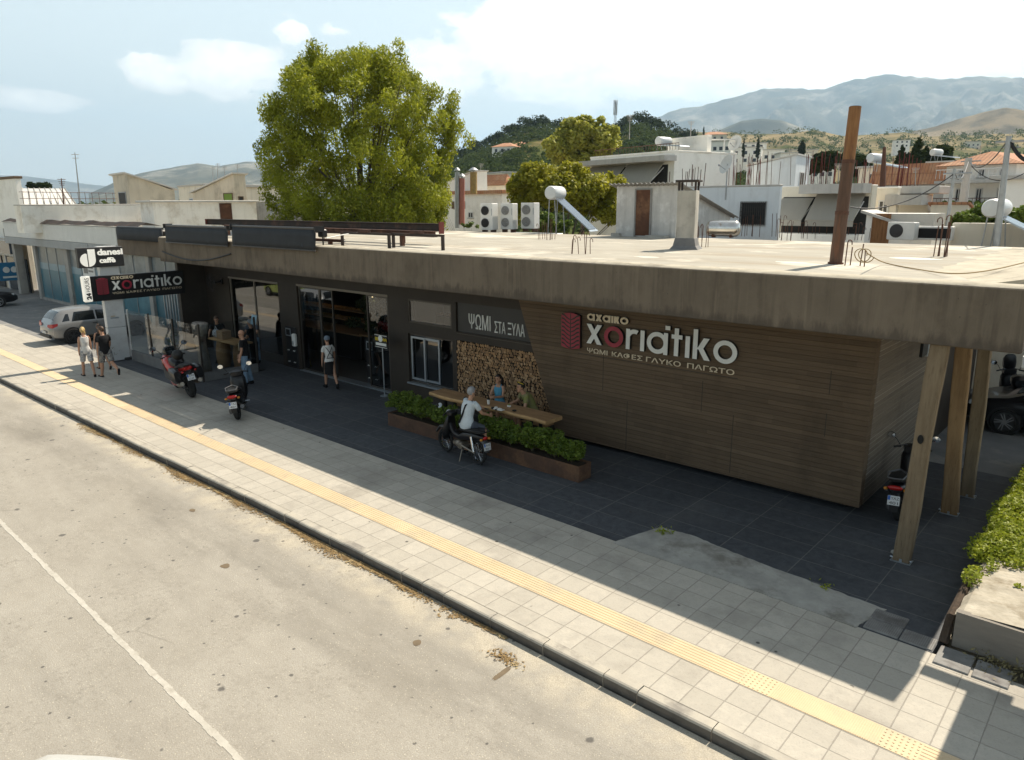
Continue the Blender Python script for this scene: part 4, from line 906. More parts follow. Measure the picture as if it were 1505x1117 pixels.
# dry shrub, red hydrant pot by the totem
g = np.random.default_rng(2); t = thing('dry_shrub', 'dry brown thin shrub growing at the foot of the totem pillar', 'shrub', (-29.35, 9.9, 0)); q = MB()
for i in range(60):
    a, b = g.uniform(0, 6.28), g.uniform(.1, .55); q.tube([(0, 0, 0), (.15*b*math.cos(a), .15*b*math.sin(a), .5*g.uniform(.5, 1)), (b*math.cos(a)*.7, b*math.sin(a)*.7, g.uniform(.4, 1.25))], [.006, .004, .002], 3)
mat('dry_twig', (.16, .115, .07), sc=9); q.build('stem', MATS['dry_twig'], t)
n = 260; C = np.stack([g.normal(0, .17, n), g.normal(0, .17, n), g.uniform(.2, 1.1, n)], 1); leaves('foliage', C, np.tile((0, 0, 1.), (n, 1)), .03, MATS['dry_weed'], t, 4, .4)
mat('red_paint', (.42, .03, .025), rough=.4)
b = W(166, 530, z=0); q = MB(); q.lathe([(.13, 0), (.15, .05), (.11, .1), (.11, .42), (.15, .5), (.13, .62), (.05, .72), (.02, .74)], b, 14); q.bar((b.x-.2, b.y, .5), (b.x+.2, b.y, .5), .05, 8); tag(q.build('red_canister', MATS['red_paint'], smooth=True), 'red canister standing by the foot of the totem pillar', 'canister')
# ------------------------------------------------------------------ bins, dispenser, warning board, small sign on a pole
def bin_(px, py, lb):
    b = W(px, py, z=0); t = thing('litter_bin', lb, 'bin', (b.x, b.y+.3, 0), group='black litter bins by the doors'); 
    q = MB(); q.bbox(-.36, .36, -.25, .25, .03, 1.15, .03); q.build('body', MATS['black_paint'], t)
    q = MB(); q.bbox(-.38, .38, -.27, .27, 1.15, 1.5, .04); hd = q.build('hood', MATS['black_paint'], t)
    q = MB(); q.box(-.26, .06, -.282, -.272, 1.17, 1.45); q.k = 1; q.box(-.22, .02, -.288, -.283, 1.21, 1.41); q.build('opening', [MATS['alu'], MATS['dark_recess']], hd)
    q = MB()
    for x in (-.2, .16):
        for z in (.2, .62): q.add([(x-.1, -.254, z), (x-.03, -.254, z+.05), (x+.03, -.254, z+.03), (x+.1, -.254, z+.07), (x+.04, -.254, z), (x-.03, -.254, z+.012)], [(0, 1, 2, 3, 4, 5)])
    q.build('decal', MATS['letter_white'], t, fix=False); return t
bin_(429, 541, 'black litter bin at the brown pier between the two shop openings'); bin_(548, 567, 'black litter bin at the right leaf of the open doorway')
d = W(434, 500, y=13.96); q = MB(); q.bbox(d.x-.1, d.x+.1, 13.86, 13.99, d.z-.22, d.z+.24, .03); q.k = 1; q.bbox(d.x-.04, d.x+.04, 13.85, 13.862, d.z-.14, d.z-.02, .004); tag(q.build('hand_sanitiser', [MATS['white_paint'], MATS['alu']]), 'white hand gel dispenser fixed to the brown pier', 'dispenser')
mat('yellow_plastic', (.62, .46, .02), rough=.4)
b = W(446, 540, z=0); t = thing('wet_floor_sign', 'yellow folding floor sign leaning beside the black bin', 'floor sign', (b.x, b.y+.1, 0))
for sy in (-1, 1):
    q = MB(); q.add([(-.13, sy*.16, 0), (.13, sy*.16, 0), (.1, sy*.02, .68), (-.1, sy*.02, .68), (-.13, sy*.175, 0), (.13, sy*.175, 0), (.1, sy*.035, .68), (-.1, sy*.035, .68)], [(0, 1, 2, 3), (7, 6, 5, 4), (0, 4, 5, 1), (1, 5, 6, 2), (2, 6, 7, 3), (3, 7, 4, 0)])
    if sy < 0: q.k = 1; q.add([(-.03, -.137, .25), (.03, -.137, .25), (.025, -.08, .5), (-.025, -.08, .5)], [(0, 1, 2, 3)])
    q.build('panel', [MATS['yellow_plastic'], MATS['black_paint']], t)
t = thing('parking_sign', 'small black and yellow sign with a white disc on a thin metal pole', 'sign', (-17.45, 13.6, 0))
q = MB(); q.bar((0, 0, 0), (0, 0, 1.75), .018, 8); q.lathe([(.14, 0), (.14, .015), (.02, .03)], (0, 0, 0), 16); q.build('pole', MATS['alu'], t)
zz = 1.72; q = MB(); q.bbox(-.30, .30, -.05, -.02, zz-.2, zz+.2, .006); pl = q.build('plate', MATS['black_paint'], t)
q = MB(); q.box(-.29, .29, -.056, -.051, zz-.19, zz-.175); q.box(-.29, .29, -.056, -.051, zz+.175, zz+.19); q.box(-.24, .26, -.056, -.051, zz-.13, zz-.05); q.build('letter', MATS['letter_white'], pl)
q = MB(); q2 = MB()
for k in range(5): q.box(-.26+k*.04, -.235+k*.04, -.056, -.051, zz+.01, zz+.11); q2.box(.10+k*.04, .125+k*.04, -.056, -.051, zz+.01+.02*(k % 2), zz+.09+.02*(k % 2))
q.build('letter', MATS['yellow_plastic'], pl); q2.build('letter', MATS['yellow_plastic'], pl)
q = MB(); q.lathe([(.10, 0), (.10, .012), (.085, .014)], (0, -.055, zz+.08), 20, Matrix.Rotation(R_(90), 3, 'X')); q.build('disc', MATS['letter_white'], pl)
# terrace furniture: high table, driftwood trunk, stand with a blue leaflet
tt = thing('high_table', 'high wooden bar table with barrel legs behind the glass screen', 'table', (-24.9, 12.5, 0))
a = W(288, 513, y=12.3); 
q = MB(); q.bbox(-25.75, -23.7, 12.15, 12.8, 1.0, 1.06, .012); q.build('tabletop', MATS['slab_edge'], tt, world=True)
for x in (-25.3, -24.05):
    q = MB(); q.lathe([(.20, 0), (.25, .2), (.27, .45), (.25, .75), (.20, 1.0)], (x, 12.48, 0), 16); q.build('leg', MATS['slab_wood'], tt, world=True, smooth=True)
mat('driftwood', (.27, .235, .20), (.16, .135, .115), sc=4, scale=(3, 3, .6), bump=.8, rough=.9)
b = W(302, 552, z=0); t = thing('driftwood_trunk', 'grey twisted driftwood trunk standing behind the corner of the glass screen', 'trunk', (-24.05, 11.15, 0)); q = MB()
q.tube([(0, 0, 0), (.05, 0, .5), (-.12, .03, 1.0), (-.2, 0, 1.4), (-.08, 0, 1.85)], [.24, .2, .17, .2, .26], 9); q.tube([(-.15, 0, 1.3), (.12, .02, 1.6), (.2, 0, 1.9)], [.16, .13, .16], 8); q.build('stem', MATS['driftwood'], t, smooth='all')
t = thing('leaflet_stand', 'thin stand holding a pale blue leaflet board behind the terrace', 'stand', (-23.75, 12.95, 0)); q = MB(); q.bar((0, 0, 0), (0, 0, 1.75), .015, 6); q.box(-.15, .15, -.15, .15, 0, .02); q.build('pole', MATS['black_paint'], t)
mat('paper_blue', (.28, .42, .50), sc=3); q = MB(); q.obox((0, -.02, 1.82), .34, .02, .34, 0, 0, -.25); q.build('board', MATS['paper_blue'], t)
t = thing('cardboard_box', 'brown cardboard box standing on the high bar table', 'box', (-25.1, 12.45, 1.06)); q = MB(); q.bbox(-.22, .22, -.17, .17, 0, .3, .006); q.build('carton', MATS['kraft'], t)
# potted plant reflected by the screen
t = thing('plant_pot', 'brown pot with a thin leafy plant beside the glass screen', 'plant pot', (-26.9, 11.3, 0)); q = MB(); q.lathe([(.14, 0), (.2, .4), (.21, .42), (.17, .42), (.16, .36)], (0, 0, 0), 16); q.build('pot', MATS['corten'], t)
g = np.random.default_rng(8); n = 240; C = np.stack([g.normal(0, .14, n), g.normal(0, .14, n), g.uniform(.45, 1.2, n)], 1); leaves('foliage', C, np.tile((0, 0, 1.), (n, 1)), .035, MATS['shrub_leaf'], t, 8)
q = MB()
for k in range(6): q.tube([(0, 0, .36), (.1*math.cos(k), .1*math.sin(k), .8), (.16*math.cos(k), .16*math.sin(k), 1.15)], .006, 4)
q.build('stem', MATS['twig'], t)
# tree with dark leaves inside the doorway
t = thing('indoor_tree', 'dark leafy potted tree standing inside the open doorway', 'tree', (-20.35, 15.5, .012)); q = MB(); q.tube([(0, 0, .3), (.03, 0, 1.2), (-.04, 0, 2.0)], [.05, .045, .03], 7); q.build('trunk', MATS['bark'], t)
q = MB(); q.lathe([(.2, 0), (.28, .5), (.24, .5), (.22, .4)], (0, 0, 0), 16); q.build('pot', MATS['charcoal_panel'], t)
leafmat('indoor_leaf', (.035, .05, .018), (.02, .035, .012), (.07, .08, .02), .2)
g = np.random.default_rng(9); C, N = blobcloud([(g.uniform(-.7, .7), g.uniform(-.4, .4), g.uniform(1.5, 2.9), .3, .3, .22) for _ in range(22)], 4200, g, .3); leaves('foliage', C, N, .06, MATS['indoor_leaf'], t, 9)
# ------------------------------------------------------------------ things standing on the bakery roof
ZD = ZT-.03
mat('rust_beam', (.11, .05, .035), (.055, .032, .026), sc=3, c3=(.17, .09, .06), rough=.85, bump=.3); mat('dark_beam', (.045, .032, .026), (.03, .024, .021), sc=2.4, c3=(.09, .05, .035), rough=.8)
mat('red_oxide', (.20, .045, .035), (.14, .035, .028), sc=5, rough=.8)
mat('rebar', (.13, .062, .04), (.085, .042, .028), sc=20, rough=.9)
mat('awning_cloth', (.030, .033, .038), (.022, .024, .028), sc=2.2, rough=.75, bump=.15, bsc=60)
mat('galv', (.42, .43, .43), (.33, .34, .34), sc=5, rough=.45, metal=.6)
mat('ac_white', (.74, .73, .69), (.66, .65, .61), sc=3, rough=.5); mat('grille_dark', (.03, .03, .032), rough=.5)
def ibeam(name, label, a, b, h=.2, w=.14, m='dark_beam', end=None):
    a, b = Vector(a), Vector(b); d = (b-a).normalized(); n = Vector((-d.y, d.x, 0)).normalized(); u = Vector((0, 0, 1)); t = .02
    prof = [(-w/2, 0), (w/2, 0), (w/2, t), (t/2, t), (t/2, h-t), (w/2, h-t), (w/2, h), (-w/2, h), (-w/2, h-t), (-t/2, h-t), (-t/2, t), (-w/2, t)]
    ob = thing(name, label, 'beam', a); q = MB(); q.loft([[c + n*x + u*z for x, z in prof] for c in (a, b)]); q.build('girder', MATS[m], ob, world=True)
    if end:
        q = MB(); e = b+d*.012; q.loft([[e+n*x*1.25+u*(z*1.5-h*.3)+d*s for x, z in ((-w/2, 0), (w/2, 0), (w/2, h), (-w/2, h))] for s in (0, .03)]); q.build('end_plate', MATS[end], ob, world=True)
        e2 = a-d*.03
        q = MB(); q.loft([[e2+n*x*1.1+u*z+d*s for x, z in ((-w/2, 0), (w/2, 0), (w/2, h), (-w/2, h))] for s in (0, .025)]); q.build('end_plate', MATS[end], ob, world=True)
    q = MB()
    for t_ in (.12, .5, .88): c = a.lerp(b, t_); q.box(c.x-.06, c.x+.06, c.y-.05, c.y+.05, ZD-.01, c.z-.002)
    q.build('support', MATS['rebar'], ob, world=True); return ob
a = W(305, 328, y=15.6); b = W(648, 341, y=15.6); zz = (a.z+b.z)/2
ibeam('steel_beam', 'long dark steel beam resting above the roof, the rear one with a red end', (a.x, 15.6, zz-.02), (b.x, 15.6, zz-.02), .24, .16, 'dark_beam', 'red_oxide')
a = W(330, 337, y=14.5); b = W(640, 345, y=14.5)
ibeam('steel_beam', 'rust red steel beam on the roof in front of the dark one', (a.x, 14.5, b.z-.07), (b.x, 14.5, b.z-.07), .17, .15, 'rust_beam')
a = W(360, 345, y=13.7); b = W(505, 349, y=13.7)
ibeam('steel_beam', 'short flat rusty steel beam nearest the awnings', (a.x, 13.7, ZD+.08), (b.x, 13.7, ZD+.08), .09, .12, 'rust_beam')
def uframe(px0, px1, y, lb):
    a = W(px0, 350, y=y); b = W(px1, 352, y=y); zt = ZD+.42
    t = thing('steel_trestle', lb, 'trestle', (a.x, y, ZD)); q = MB(); q.box(a.x, b.x, y-.04, y+.04, zt-.06, zt); q.build('rail', MATS['dark_beam'], t, world=True)
    for x in (a.x, b.x-.07): q = MB(); q.box(x, x+.07, y-.035, y+.035, ZD-.01, zt-.06); q.build('leg', MATS['dark_beam'], t, world=True)
    q = MB(); c = (a.x+b.x)/2; q.box(c-.22, c+.22, y-.06, y+.06, zt+.001, zt+.09); q.build('block', MATS['rust_beam'], t, world=True)
uframe(502, 573, 13.45, 'low dark steel trestle by the end of the awnings'); uframe(577, 652, 13.75, 'low dark steel trestle under the red beam end')
# roller awnings hung along the front of the slab
def awning(px0, px1, lb, drop, k):
    y = FY-.07; a = W(px0, 335, y=y); b = W(px1, 338, y=y); z1 = W((px0+px1)/2, 333+ (px0+px1)/2*.0107-1.5, y=y).z
    t = thing('rolled_awning', lb, 'awning', (a.x, y, z1), group='dark roller awnings on the slab edge'); n = 26; rings = []
    q = MB()
    for i in range(n+1):
        x = a.x+(b.x-a.x)*i/n; w = .012*math.sin(i*1.3+k)+.008*math.sin(i*3.1)
        rings.append([(x, y+.03, z1), (x, y-.02, z1+.005), (x, y-.03+w, z1-drop*.35), (x, y-.03-w, z1-drop*.7), (x, y-.04+w, z1-drop), (x, y-.025+w, z1-drop), (x, y+.0, z1-drop*.5)])
    q.loft(rings); q.build('cloth', MATS['awning_cloth'], t, world=True, smooth='all')
    q = MB(); q.bar((a.x-.03, y+.02, z1+.03), (b.x+.03, y+.02, z1+.03), .045, 10); q.build('roller', MATS['bronze_frame'], t, world=True)
    q = MB(); q.bar((a.x-.02, y-.04, z1-drop), (b.x+.02, y-.04, z1-drop), .022, 8); q.build('hem_bar', MATS['bronze_frame'], t, world=True)
    for x in (a.x-.06, b.x+.02): q = MB(); q.box(x, x+.05, y-.06, FY+.2, z1-.06, z1+.10); q.build('bracket', MATS['black_paint'], t, world=True)
for i, (p0, p1, d, lb) in enumerate(((243, 334, .58, 'dark grey roller awning, second from the left on the slab edge'), (341, 463, .60, 'dark grey roller awning at the right end of the row'))): awning(p0, p1, lb, d, i)
q = MB(); rr = []      # sagging cable below the left awnings
for i in range(25):
    t = i/24; rr.append((XL+.3+t*5.4, FY-.03, 4.02-.28*math.sin(PI*t)+.12*t))
q.tube(rr, .02, 5); tag(q.build('hanging_cable', MATS['black_paint'], smooth=True), 'dark cable sagging along the fascia under the left awnings', 'cable')
# gadget post with a flood light at the awning end
p = W(474, 342, y=12.7); t = thing('flood_light', 'small black flood light on the roof edge beside the last awning', 'light', (p.x, 12.7, ZD)); q = MB(); q.bbox(-.12, .12, -.1, .1, .28, .52, .03); q.build('head', MATS['black_paint'], t)
q = MB(); q.bar((0, 0, 0), (0, 0, .3), .025, 6); q.bar((0, .05, .2), (0, .05, .66), .012, 5); q.build('pole', MATS['black_paint'], t)
# ------------------------------------------------------------------ chimney
c = W(1008, 366, z=ZD); t = thing('roof_chimney', 'square rendered chimney with an open capped top near the roof edge', 'chimney', c, R_(18)); zt = W(1012, 280, y=c.y).z-ZD
mat('old_render', (.50, .47, .41), (.40, .375, .33), sc=1.8, c3=(.28, .26, .23), streak=.45, bump=.4)
mat('tar_foot', (.22, .21, .20), (.16, .155, .15), sc=5)
q = MB(); w = .245; q.bbox(-w, w, -w, w, .28, zt, .012); q.build('shaft', MATS['old_render'], t)
q = MB(); q.loft([[(s*a, s*b, z) for a, b in ((-1, -1), (1, -1), (1, 1), (-1, 1))] for s, z in ((.38, 0), (.30, .10), (.262, .28), (.25, .30))]); q.build('foot', MATS['tar_foot'], t)
q = MB()
for a in (-1, 1):
    for b in (-1, 1): q = MB(); q.box(a*w*.98-.05*(a > 0), a*w*.98+.05*(a < 0), b*w*.98-.05*(b > 0), b*w*.98+.05*(b < 0), zt, zt+.22); q.build('cap_post', MATS['dark_beam'], t)
q = MB(); q.bbox(-w*1.25, w*1.25, -w*1.2, w*1.2, zt+.22, zt+.27, .01); q.build('cap', MATS['dark_beam'], t)
q = MB()
for k in range(6): q.bar((-.2+k*.08, .1, zt+.27), (-.2+k*.08+rnd.uniform(-.02, .02), .1, zt+.27+rnd.uniform(.15, .34)), .008, 4)
q.build('rebar_stub', MATS['rebar'], t)
# ------------------------------------------------------------------ roof shed with a rusty door
def wallmat(name, c1, c2, c3, **k): return mat(name, c1, c2, sc=k.pop('sc', 1.1), c3=c3, streak=k.pop('streak', .35), bump=.25, **k)
wallmat('shed_wall', (.60, .58, .54), (.46, .45, .43), (.72, .71, .68), streak=.5)
mat('rusty_door', (.13, .055, .028), (.075, .035, .02), sc=2.2, c3=(.20, .10, .05), rough=.85, bump=.3)
mat('eternit', (.30, .29, .27), (.22, .215, .20), sc=3)
A = W(905, 347, z=ZD); B = W(995, 350, z=ZD); B = Vector((B.x, A.y-.0, ZD)); yb = A.y
t = thing('roof_shed', 'small rendered roof shed with a rusty door and sloping corrugated roof', 'shed', ((A.x+B.x)/2, yb, ZD)); zs_ = W(905, 274, y=yb).z; B = W(992, 350, y=yb)
xR = B.x; dR = 4.3; zlow = zs_-1.15
# body: front wall, right gable sloping down to the back
def shedbody():
    q = MB(); q.add([(A.x, yb, ZD), (xR, yb, ZD), (xR, yb+dR, ZD), (A.x, yb+dR, ZD), (A.x, yb, zs_), (xR, yb, zs_), (xR, yb+dR, zlow), (A.x, yb+dR, zlow)], [(0, 1, 5, 4), (1, 2, 6, 5), (2, 3, 7, 6), (3, 0, 4, 7), (4, 5, 6, 7)]); return q
shedbody().build('wall', MATS['shed_wall'], t, world=True)
d0 = W(934, 345, y=yb); d1_ = W(957, 279, y=yb)
q = MB(); q.box(d0.x, d1_.x, yb-.03, yb-.003, ZD+.05, d1_.z); q.build('door', MATS['rusty_door'], t, world=True)
q = MB(); q.box(d0.x-.06, d0.x-.002, yb-.05, yb+.0, ZD, d1_.z+.05); q.box(d1_.x+.002, d1_.x+.06, yb-.05, yb, ZD, d1_.z+.05); q.box(d0.x-.002, d1_.x+.002, yb-.05, yb, d1_.z+.002, d1_.z+.05); q.build('door_frame', MATS['eternit'], t, world=True)
q = MB(); rr = []
n = 64
for (y, z) in ((yb-.25, zs_+.03+.06), (yb+dR+.25, zlow-.03)):
    ring = []
    for i in range(n+1): ring.append((A.x-.2+(xR-A.x+.45)*i/n, y, z+.03*math.sin(i*PI/2)))
    rr.append(ring+[(p[0], p[1], p[2]-.02) for p in ring[::-1]])
q.loft(rr, cap=True); q.build('roof', MATS['eternit'], t, world=True)
q = MB(); q.box(A.x-.1, A.x+.25, yb-.18, yb-.02, ZD, ZD+.12); q.box(xR-1.0, xR-.2, yb-.4, yb-.05, ZD, ZD+.08); tag(q.build('roof_rubble', MATS['old_render']), 'broken slabs lying along the foot of the roof shed', 'rubble')
# ------------------------------------------------------------------ steel tank, solar heaters, air conditioners
mat('steel_tank', (.72, .70, .66), (.60, .58, .53), sc=3, rough=.22, metal=.9, c3=(.42, .30, .18))
c = W(1062, 349, z=ZD); t = thing('steel_tank', 'shiny steel water tank lying on the roof beside the shed', 'tank', (c.x, c.y, ZD), R_(12)); q = MB(); rot = Matrix.Rotation(R_(90), 3, 'Y')
q.lathe([(.01, -.62), (.2, -.58), (.27, -.5), (.28, -.45), (.28, .45), (.27, .5), (.2, .58), (.01, .62)], (0, 0, .31), 22, rot); q.build('drum', MATS['steel_tank'], t, smooth=True)
for u in (-.35, .28): q = MB(); q.box(u, u+.07, -.2, .2, 0, .12); q.build('foot', MATS['rebar'], t)
mat('solar_glass', (.10, .12, .15), rough=.15, spec=.6); mat('tank_white', (.66, .67, .66), (.58, .6, .6), sc=3, rough=.35)
def heater(name, label, c, rz, s=1., legs=1.1, tank='tank_white'):
    t = thing('solar_heater', label, 'solar heater', c, rz, scale=s, group='solar water heaters on the roofs'); rot = Matrix.Rotation(R_(90), 3, 'Y')
    q = MB(); q.lathe([(.02, -.6), (.24, -.58), (.28, -.52), (.28, .52), (.24, .58), (.02, .6)], (0, 0, legs+.35), 20, rot); q.build('tank', MATS[tank], t, smooth=True)
    q = MB(); q.add([(-.5, -.2, legs+.12), (.5, -.2, legs+.12), (.5, -1.7, .2), (-.5, -1.7, .2), (-.5, -.26, legs+.05), (.5, -.26, legs+.05), (.5, -1.76, .13), (-.5, -1.76, .13)], [(4, 5, 6, 7), (0, 1, 5, 4), (1, 2, 6, 5), (2, 3, 7, 6), (3, 0, 4, 7)]); q.build('collector', MATS['alu'], t)
    q = MB(); q.quad((-.46, -.22, legs+.105), (.46, -.22, legs+.105), (.46, -1.68, .225), (-.46, -1.68, .225)); q.build('glazing', MATS['solar_glass'], t, fix=False)
    for x in (-.45, .45):
        for y0, z0 in ((.15, legs+.1), (-.25, legs)): q = MB(); q.bar((x, y0, 0), (x, y0*.6, z0+.05), .022, 6); q.build('leg', MATS['galv'], t)
    return t
p = W(843, 342, z=ZD); heater('h', 'white solar water heater with its panel edge on, between the fans and the shed', (p.x-.6, p.y-.5, ZD-.05), R_(106), 1.0, 1.35)
p = W(1452, 358, z=ZD); heater('h', 'pale solar water heater tilted to the right on the roof corner', (-4.0, 25.6, 4.4), R_(84), .95, .85)
def acunit(px0, px1, pyb, pyt, d, lb, fan='grille_dark', rz=0.0):
    a = W(px0, pyb, d=d); b = W(px1, pyb, d=d); h = W(px0, pyt, d=d).z-a.z; t = thing('air_conditioner', lb, 'air conditioner', a, rz, group='twin fan outdoor units in a row'); wd = (b-a).length*.78; dp = wd*.75
    q = MB(); q.bbox(0, wd, 0, dp, 0, h, .02); q.build('casing', MATS['ac_white'], t)
    for k in (.27, .73):
        q = MB(); rot = Matrix.Rotation(R_(90), 3, 'X'); r = min(wd*.3, h*.2); q.lathe([(r, 0), (r, .03), (r*.2, .035), (.01, .035)], (wd*.42, 0, h*k), 20, rot); f = q.build('fan', MATS[fan], t)
        q = MB()
        for rr in (.98, .7, .42): q.tube([(wd*.42+r*rr*math.cos(x), -.045, h*k+r*rr*math.sin(x)) for x in np.linspace(0, 2*PI, 19)], .008, 4)
        q.bar((wd*.42-r, -.05, h*k), (wd*.42+r, -.05, h*k), .006, 4); q.bar((wd*.42, -.05, h*k-r), (wd*.42, -.05, h*k+r), .006, 4); q.build('grille', MATS['galv' if fan != 'grille_dark' else 'letter_side'], f)
    q = MB(); q.box(wd*.92, wd*.97, -.012, -.002, h*.55, h*.8); q.build('label_plate', MATS['galv'], t)
    for u in (.1, .8): q = MB(); q.box(u*wd, (u+.1)*wd, 0.05, dp-.05, -.14, -.001); q.build('foot', MATS['rebar'], t)
mat('fan_grey', (.26, .25, .23), rough=.5)
acunit(706, 733, 338, 299, 33.5, 'leftmost outdoor unit, with two dark open fans', 'grille_dark', YAW*-0.25); acunit(735.5, 762, 337, 299, 33.5, 'middle outdoor unit with grey fan grilles', 'fan_grey', YAW*-.25); acunit(765.5, 794, 336, 298, 33.5, 'rightmost outdoor unit, closest to the solar water heater', 'fan_grey', YAW*-.25)
q = MB(); a = W(700, 341, d=33.3); b = W(800, 340, d=33.3); q.bbox(min(a.x, b.x)-.3, max(a.x, b.x)+.3, min(a.y, b.y)-.3, max(a.y, b.y)+1, 4.2, a.z-.1, .02); tag(q.build('unit_plinth', MATS['galv']), 'flat metal plinth under the three outdoor units', 'plinth')
# ------------------------------------------------------------------ rusty flue, rebar clusters, cables
b = W(1228, 388, z=ZD); tp = W(1257, 157, y=b.y+.15); t = thing('rusty_flue', 'tall leaning rusty flue pipe at the front of the roof', 'pipe', b)
mat('flue_top', (.30, .15, .06), (.20, .09, .035), sc=5, scale=(4, 4, .5), rough=.8, c3=(.13, .06, .03)); mat('flue_low', (.13, .075, .05), (.09, .052, .036), sc=5, scale=(4, 4, .5), rough=.85, c3=(.17, .08, .045))
L = lambda s: b.lerp(tp, s)
for nm, s0, s1, r, m in (('lower_pipe', 0, .34, .122, 'flue_low'), ('middle_pipe', .335, .665, .118, 'flue_low'), ('upper_pipe', .66, 1, .113, 'flue_top')):
    q = MB(); q.tube([L(s0), L(s1)], r, 20); o = q.build(nm, MATS[m], t, world=True, smooth=True)
    if s0 > 0: q = MB(); q.tube([L(s0-.012), L(s0+.012)], r+.012, 20); q.build('collar', MATS['rebar'], o, world=True, smooth=True)
q = MB(); q.tube([L(0), L(.012)], .15, 20); q.build('base_ring', MATS['rebar'], t, world=True, smooth=True)
q = MB(); q.tube([L(1.0)+Vector((0, 0, .001)), L(1.002)+Vector((0, 0, .003))], .10, 16); q.build('mouth', MATS['dark_recess'], t, world=True)
def rebar(px, py, n, h, lb, hook=.5, spread=.35, seed=0, z=None, d=None, r=.009, m='rebar'):
    g = random.Random(seed); b = W(px, py, z=ZD) if d is None else W(px, py, d=d); t = thing('rebar_cluster', lb, 'rebar', b, group='bunches of reinforcing bars left sticking out of roofs')
    for i in range(n):
        x, y = g.uniform(-spread, spread), g.uniform(-spread*.6, spread*.6); hh = h*g.uniform(.7, 1.1); dx, dy = g.uniform(-.06, .06)*h, g.uniform(-.05, .05)*h; q = MB()
        pts = [(x, y, -.02), (x+dx*.5, y+dy*.5, hh*.5), (x+dx, y+dy, hh)]
        if g.random() < hook: k = .07*max(.7, h); sg = g.choice((-1, 1)); pts += [(x+dx+sg*k*.3, y+dy, hh+k*.8), (x+dx+sg*k, y+dy, hh+k*.9), (x+dx+sg*k*1.6, y+dy, hh+k*.3), (x+dx+sg*k*1.7, y+dy, hh-k*.9)]
        q.tube(pts, r, 5); q.build('bar', MATS[m], t)
rebar(803, 352, 11, .62, 'rebar cluster in front of the solar heater', .1, .45, 1); rebar(850, 373, 6, .46, 'hooked rebar cluster near the front roof edge, left of the shed door', .9, .28, 2); rebar(1031, 363, 7, .62, 'rebar cluster between the chimney and the steel tank', .5, .25, 3)
rebar(1152, 353, 6, .75, 'hooked rebar cluster in front of the blue wall', .8, .3, 4); rebar(1258, 391, 4, .42, 'short rebar stubs with a wire coil to the right of the rusty flue', .3, .22, 5, r=.012); rebar(1378, 377, 8, .85, 'rebar cluster bent over at the right side of the roof', .4, .28, 6, r=.012)
rebar(1195, 350, 5, .5, 'white tipped rebar row at the foot of the blue wall', .2, .4, 7); rebar(1265, 352, 6, .5, 'low rebar row behind the rusty flue', .6, .5, 8)
def cable(name, lb, pts, r, m='rebar', smoothn=8):
    P_ = [Vector(p) for p in pts]; out = []
    for i in range(len(P_)-1):
        p0, p1, p2, p3 = P_[max(i-1, 0)], P_[i], P_[i+1], P_[min(i+2, len(P_)-1)]
        for k in range(smoothn):
            t = k/smoothn; out.append(.5*((2*p1)+(p2-p0)*t+(2*p0-5*p1+4*p2-p3)*t*t+(3*p1-p0-3*p2+p3)*t**3))
    out.append(P_[-1]); q = MB(); q.tube(out, r, 5); return tag(q.build(name, MATS[m], smooth=True), lb, 'cable')
cz = ZD+.02
mat('ochre_cable', (.26, .18, .07), sc=8)
cable('roof_cable', 'thin ochre cable curving over the right part of the roof', [W(1274, 372, z=cz+.35), W(1300, 386, z=cz+.03), W(1350, 396, z=cz), W(1400, 402, z=cz+.05), W(1450, 398, z=cz+.08), W(1505, 386, z=cz+.12), W(1560, 372, z=cz+.14)], .011, 'ochre_cable')
p = W(1264, 371, z=ZD+.4); q = MB(); q.tube([(p.x+.11*math.cos(a)+.01*a, p.y+.03*math.sin(a*2), p.z-.05+.11*math.sin(a)) for a in np.linspace(0, 12.4, 50)], .008, 5); tag(q.build('wire_coil', MATS['ochre_cable']), 'coil of ochre wire hung on the rebar stubs by the flue', 'wire')
cable('roof_cable', 'pale hose lying along the roof beside the steel beams', [W(480, 350, z=cz+.3), W(510, 344, z=cz+.35), W(540, 341, z=cz+.3), W(600, 345, z=cz+.15), W(640, 348, z=cz)], .014, 'white_paint')
mat('roof_patch', (.68, .64, .55), sc=6)
for px, py, r in ((1165, 386, .28), (950, 378, .2), (1340, 380, .35), (560, 352, .2)):
    g = W(px, py, z=ZD); o = blotch('roof_stain', g.x, g.y, r*1.6, r, MATS['roof_patch'], ZD+.004)
# ------------------------------------------------------------------ houses of the town
wallmat('white_wall', (.93, .90, .83), (.88, .85, .78), (.78, .745, .67), sc=.7, streak=.10); wallmat('cream_wall', (.80, .735, .61), (.74, .67, .54), (.62, .555, .44), sc=.6, streak=.25)
wallmat('beige_wall', (.64, .565, .44), (.55, .48, .37), (.42, .365, .28), sc=.8, streak=.35); wallmat('pale_blue_wall', (.74, .78, .80), (.69, .73, .75), (.64, .66, .66), sc=.6, streak=.2)
wallmat('grey_wall', (.42, .40, .36), (.33, .315, .29), (.25, .235, .21), sc=.7, streak=.5); wallmat('stained_white', (.92, .885, .80), (.86, .82, .735), (.66, .60, .50), sc=.9, streak=.18)
mat('concrete_trim', (.52, .50, .46), (.44, .42, .39), sc=2, streak=.3); mat('dark_pane', (.03, .035, .04), rough=.12, spec=.6); mat('frame_white', (.70, .69, .66), rough=.5); mat('shutter_brown', (.16, .10, .055), (.11, .07, .04), sc=8)
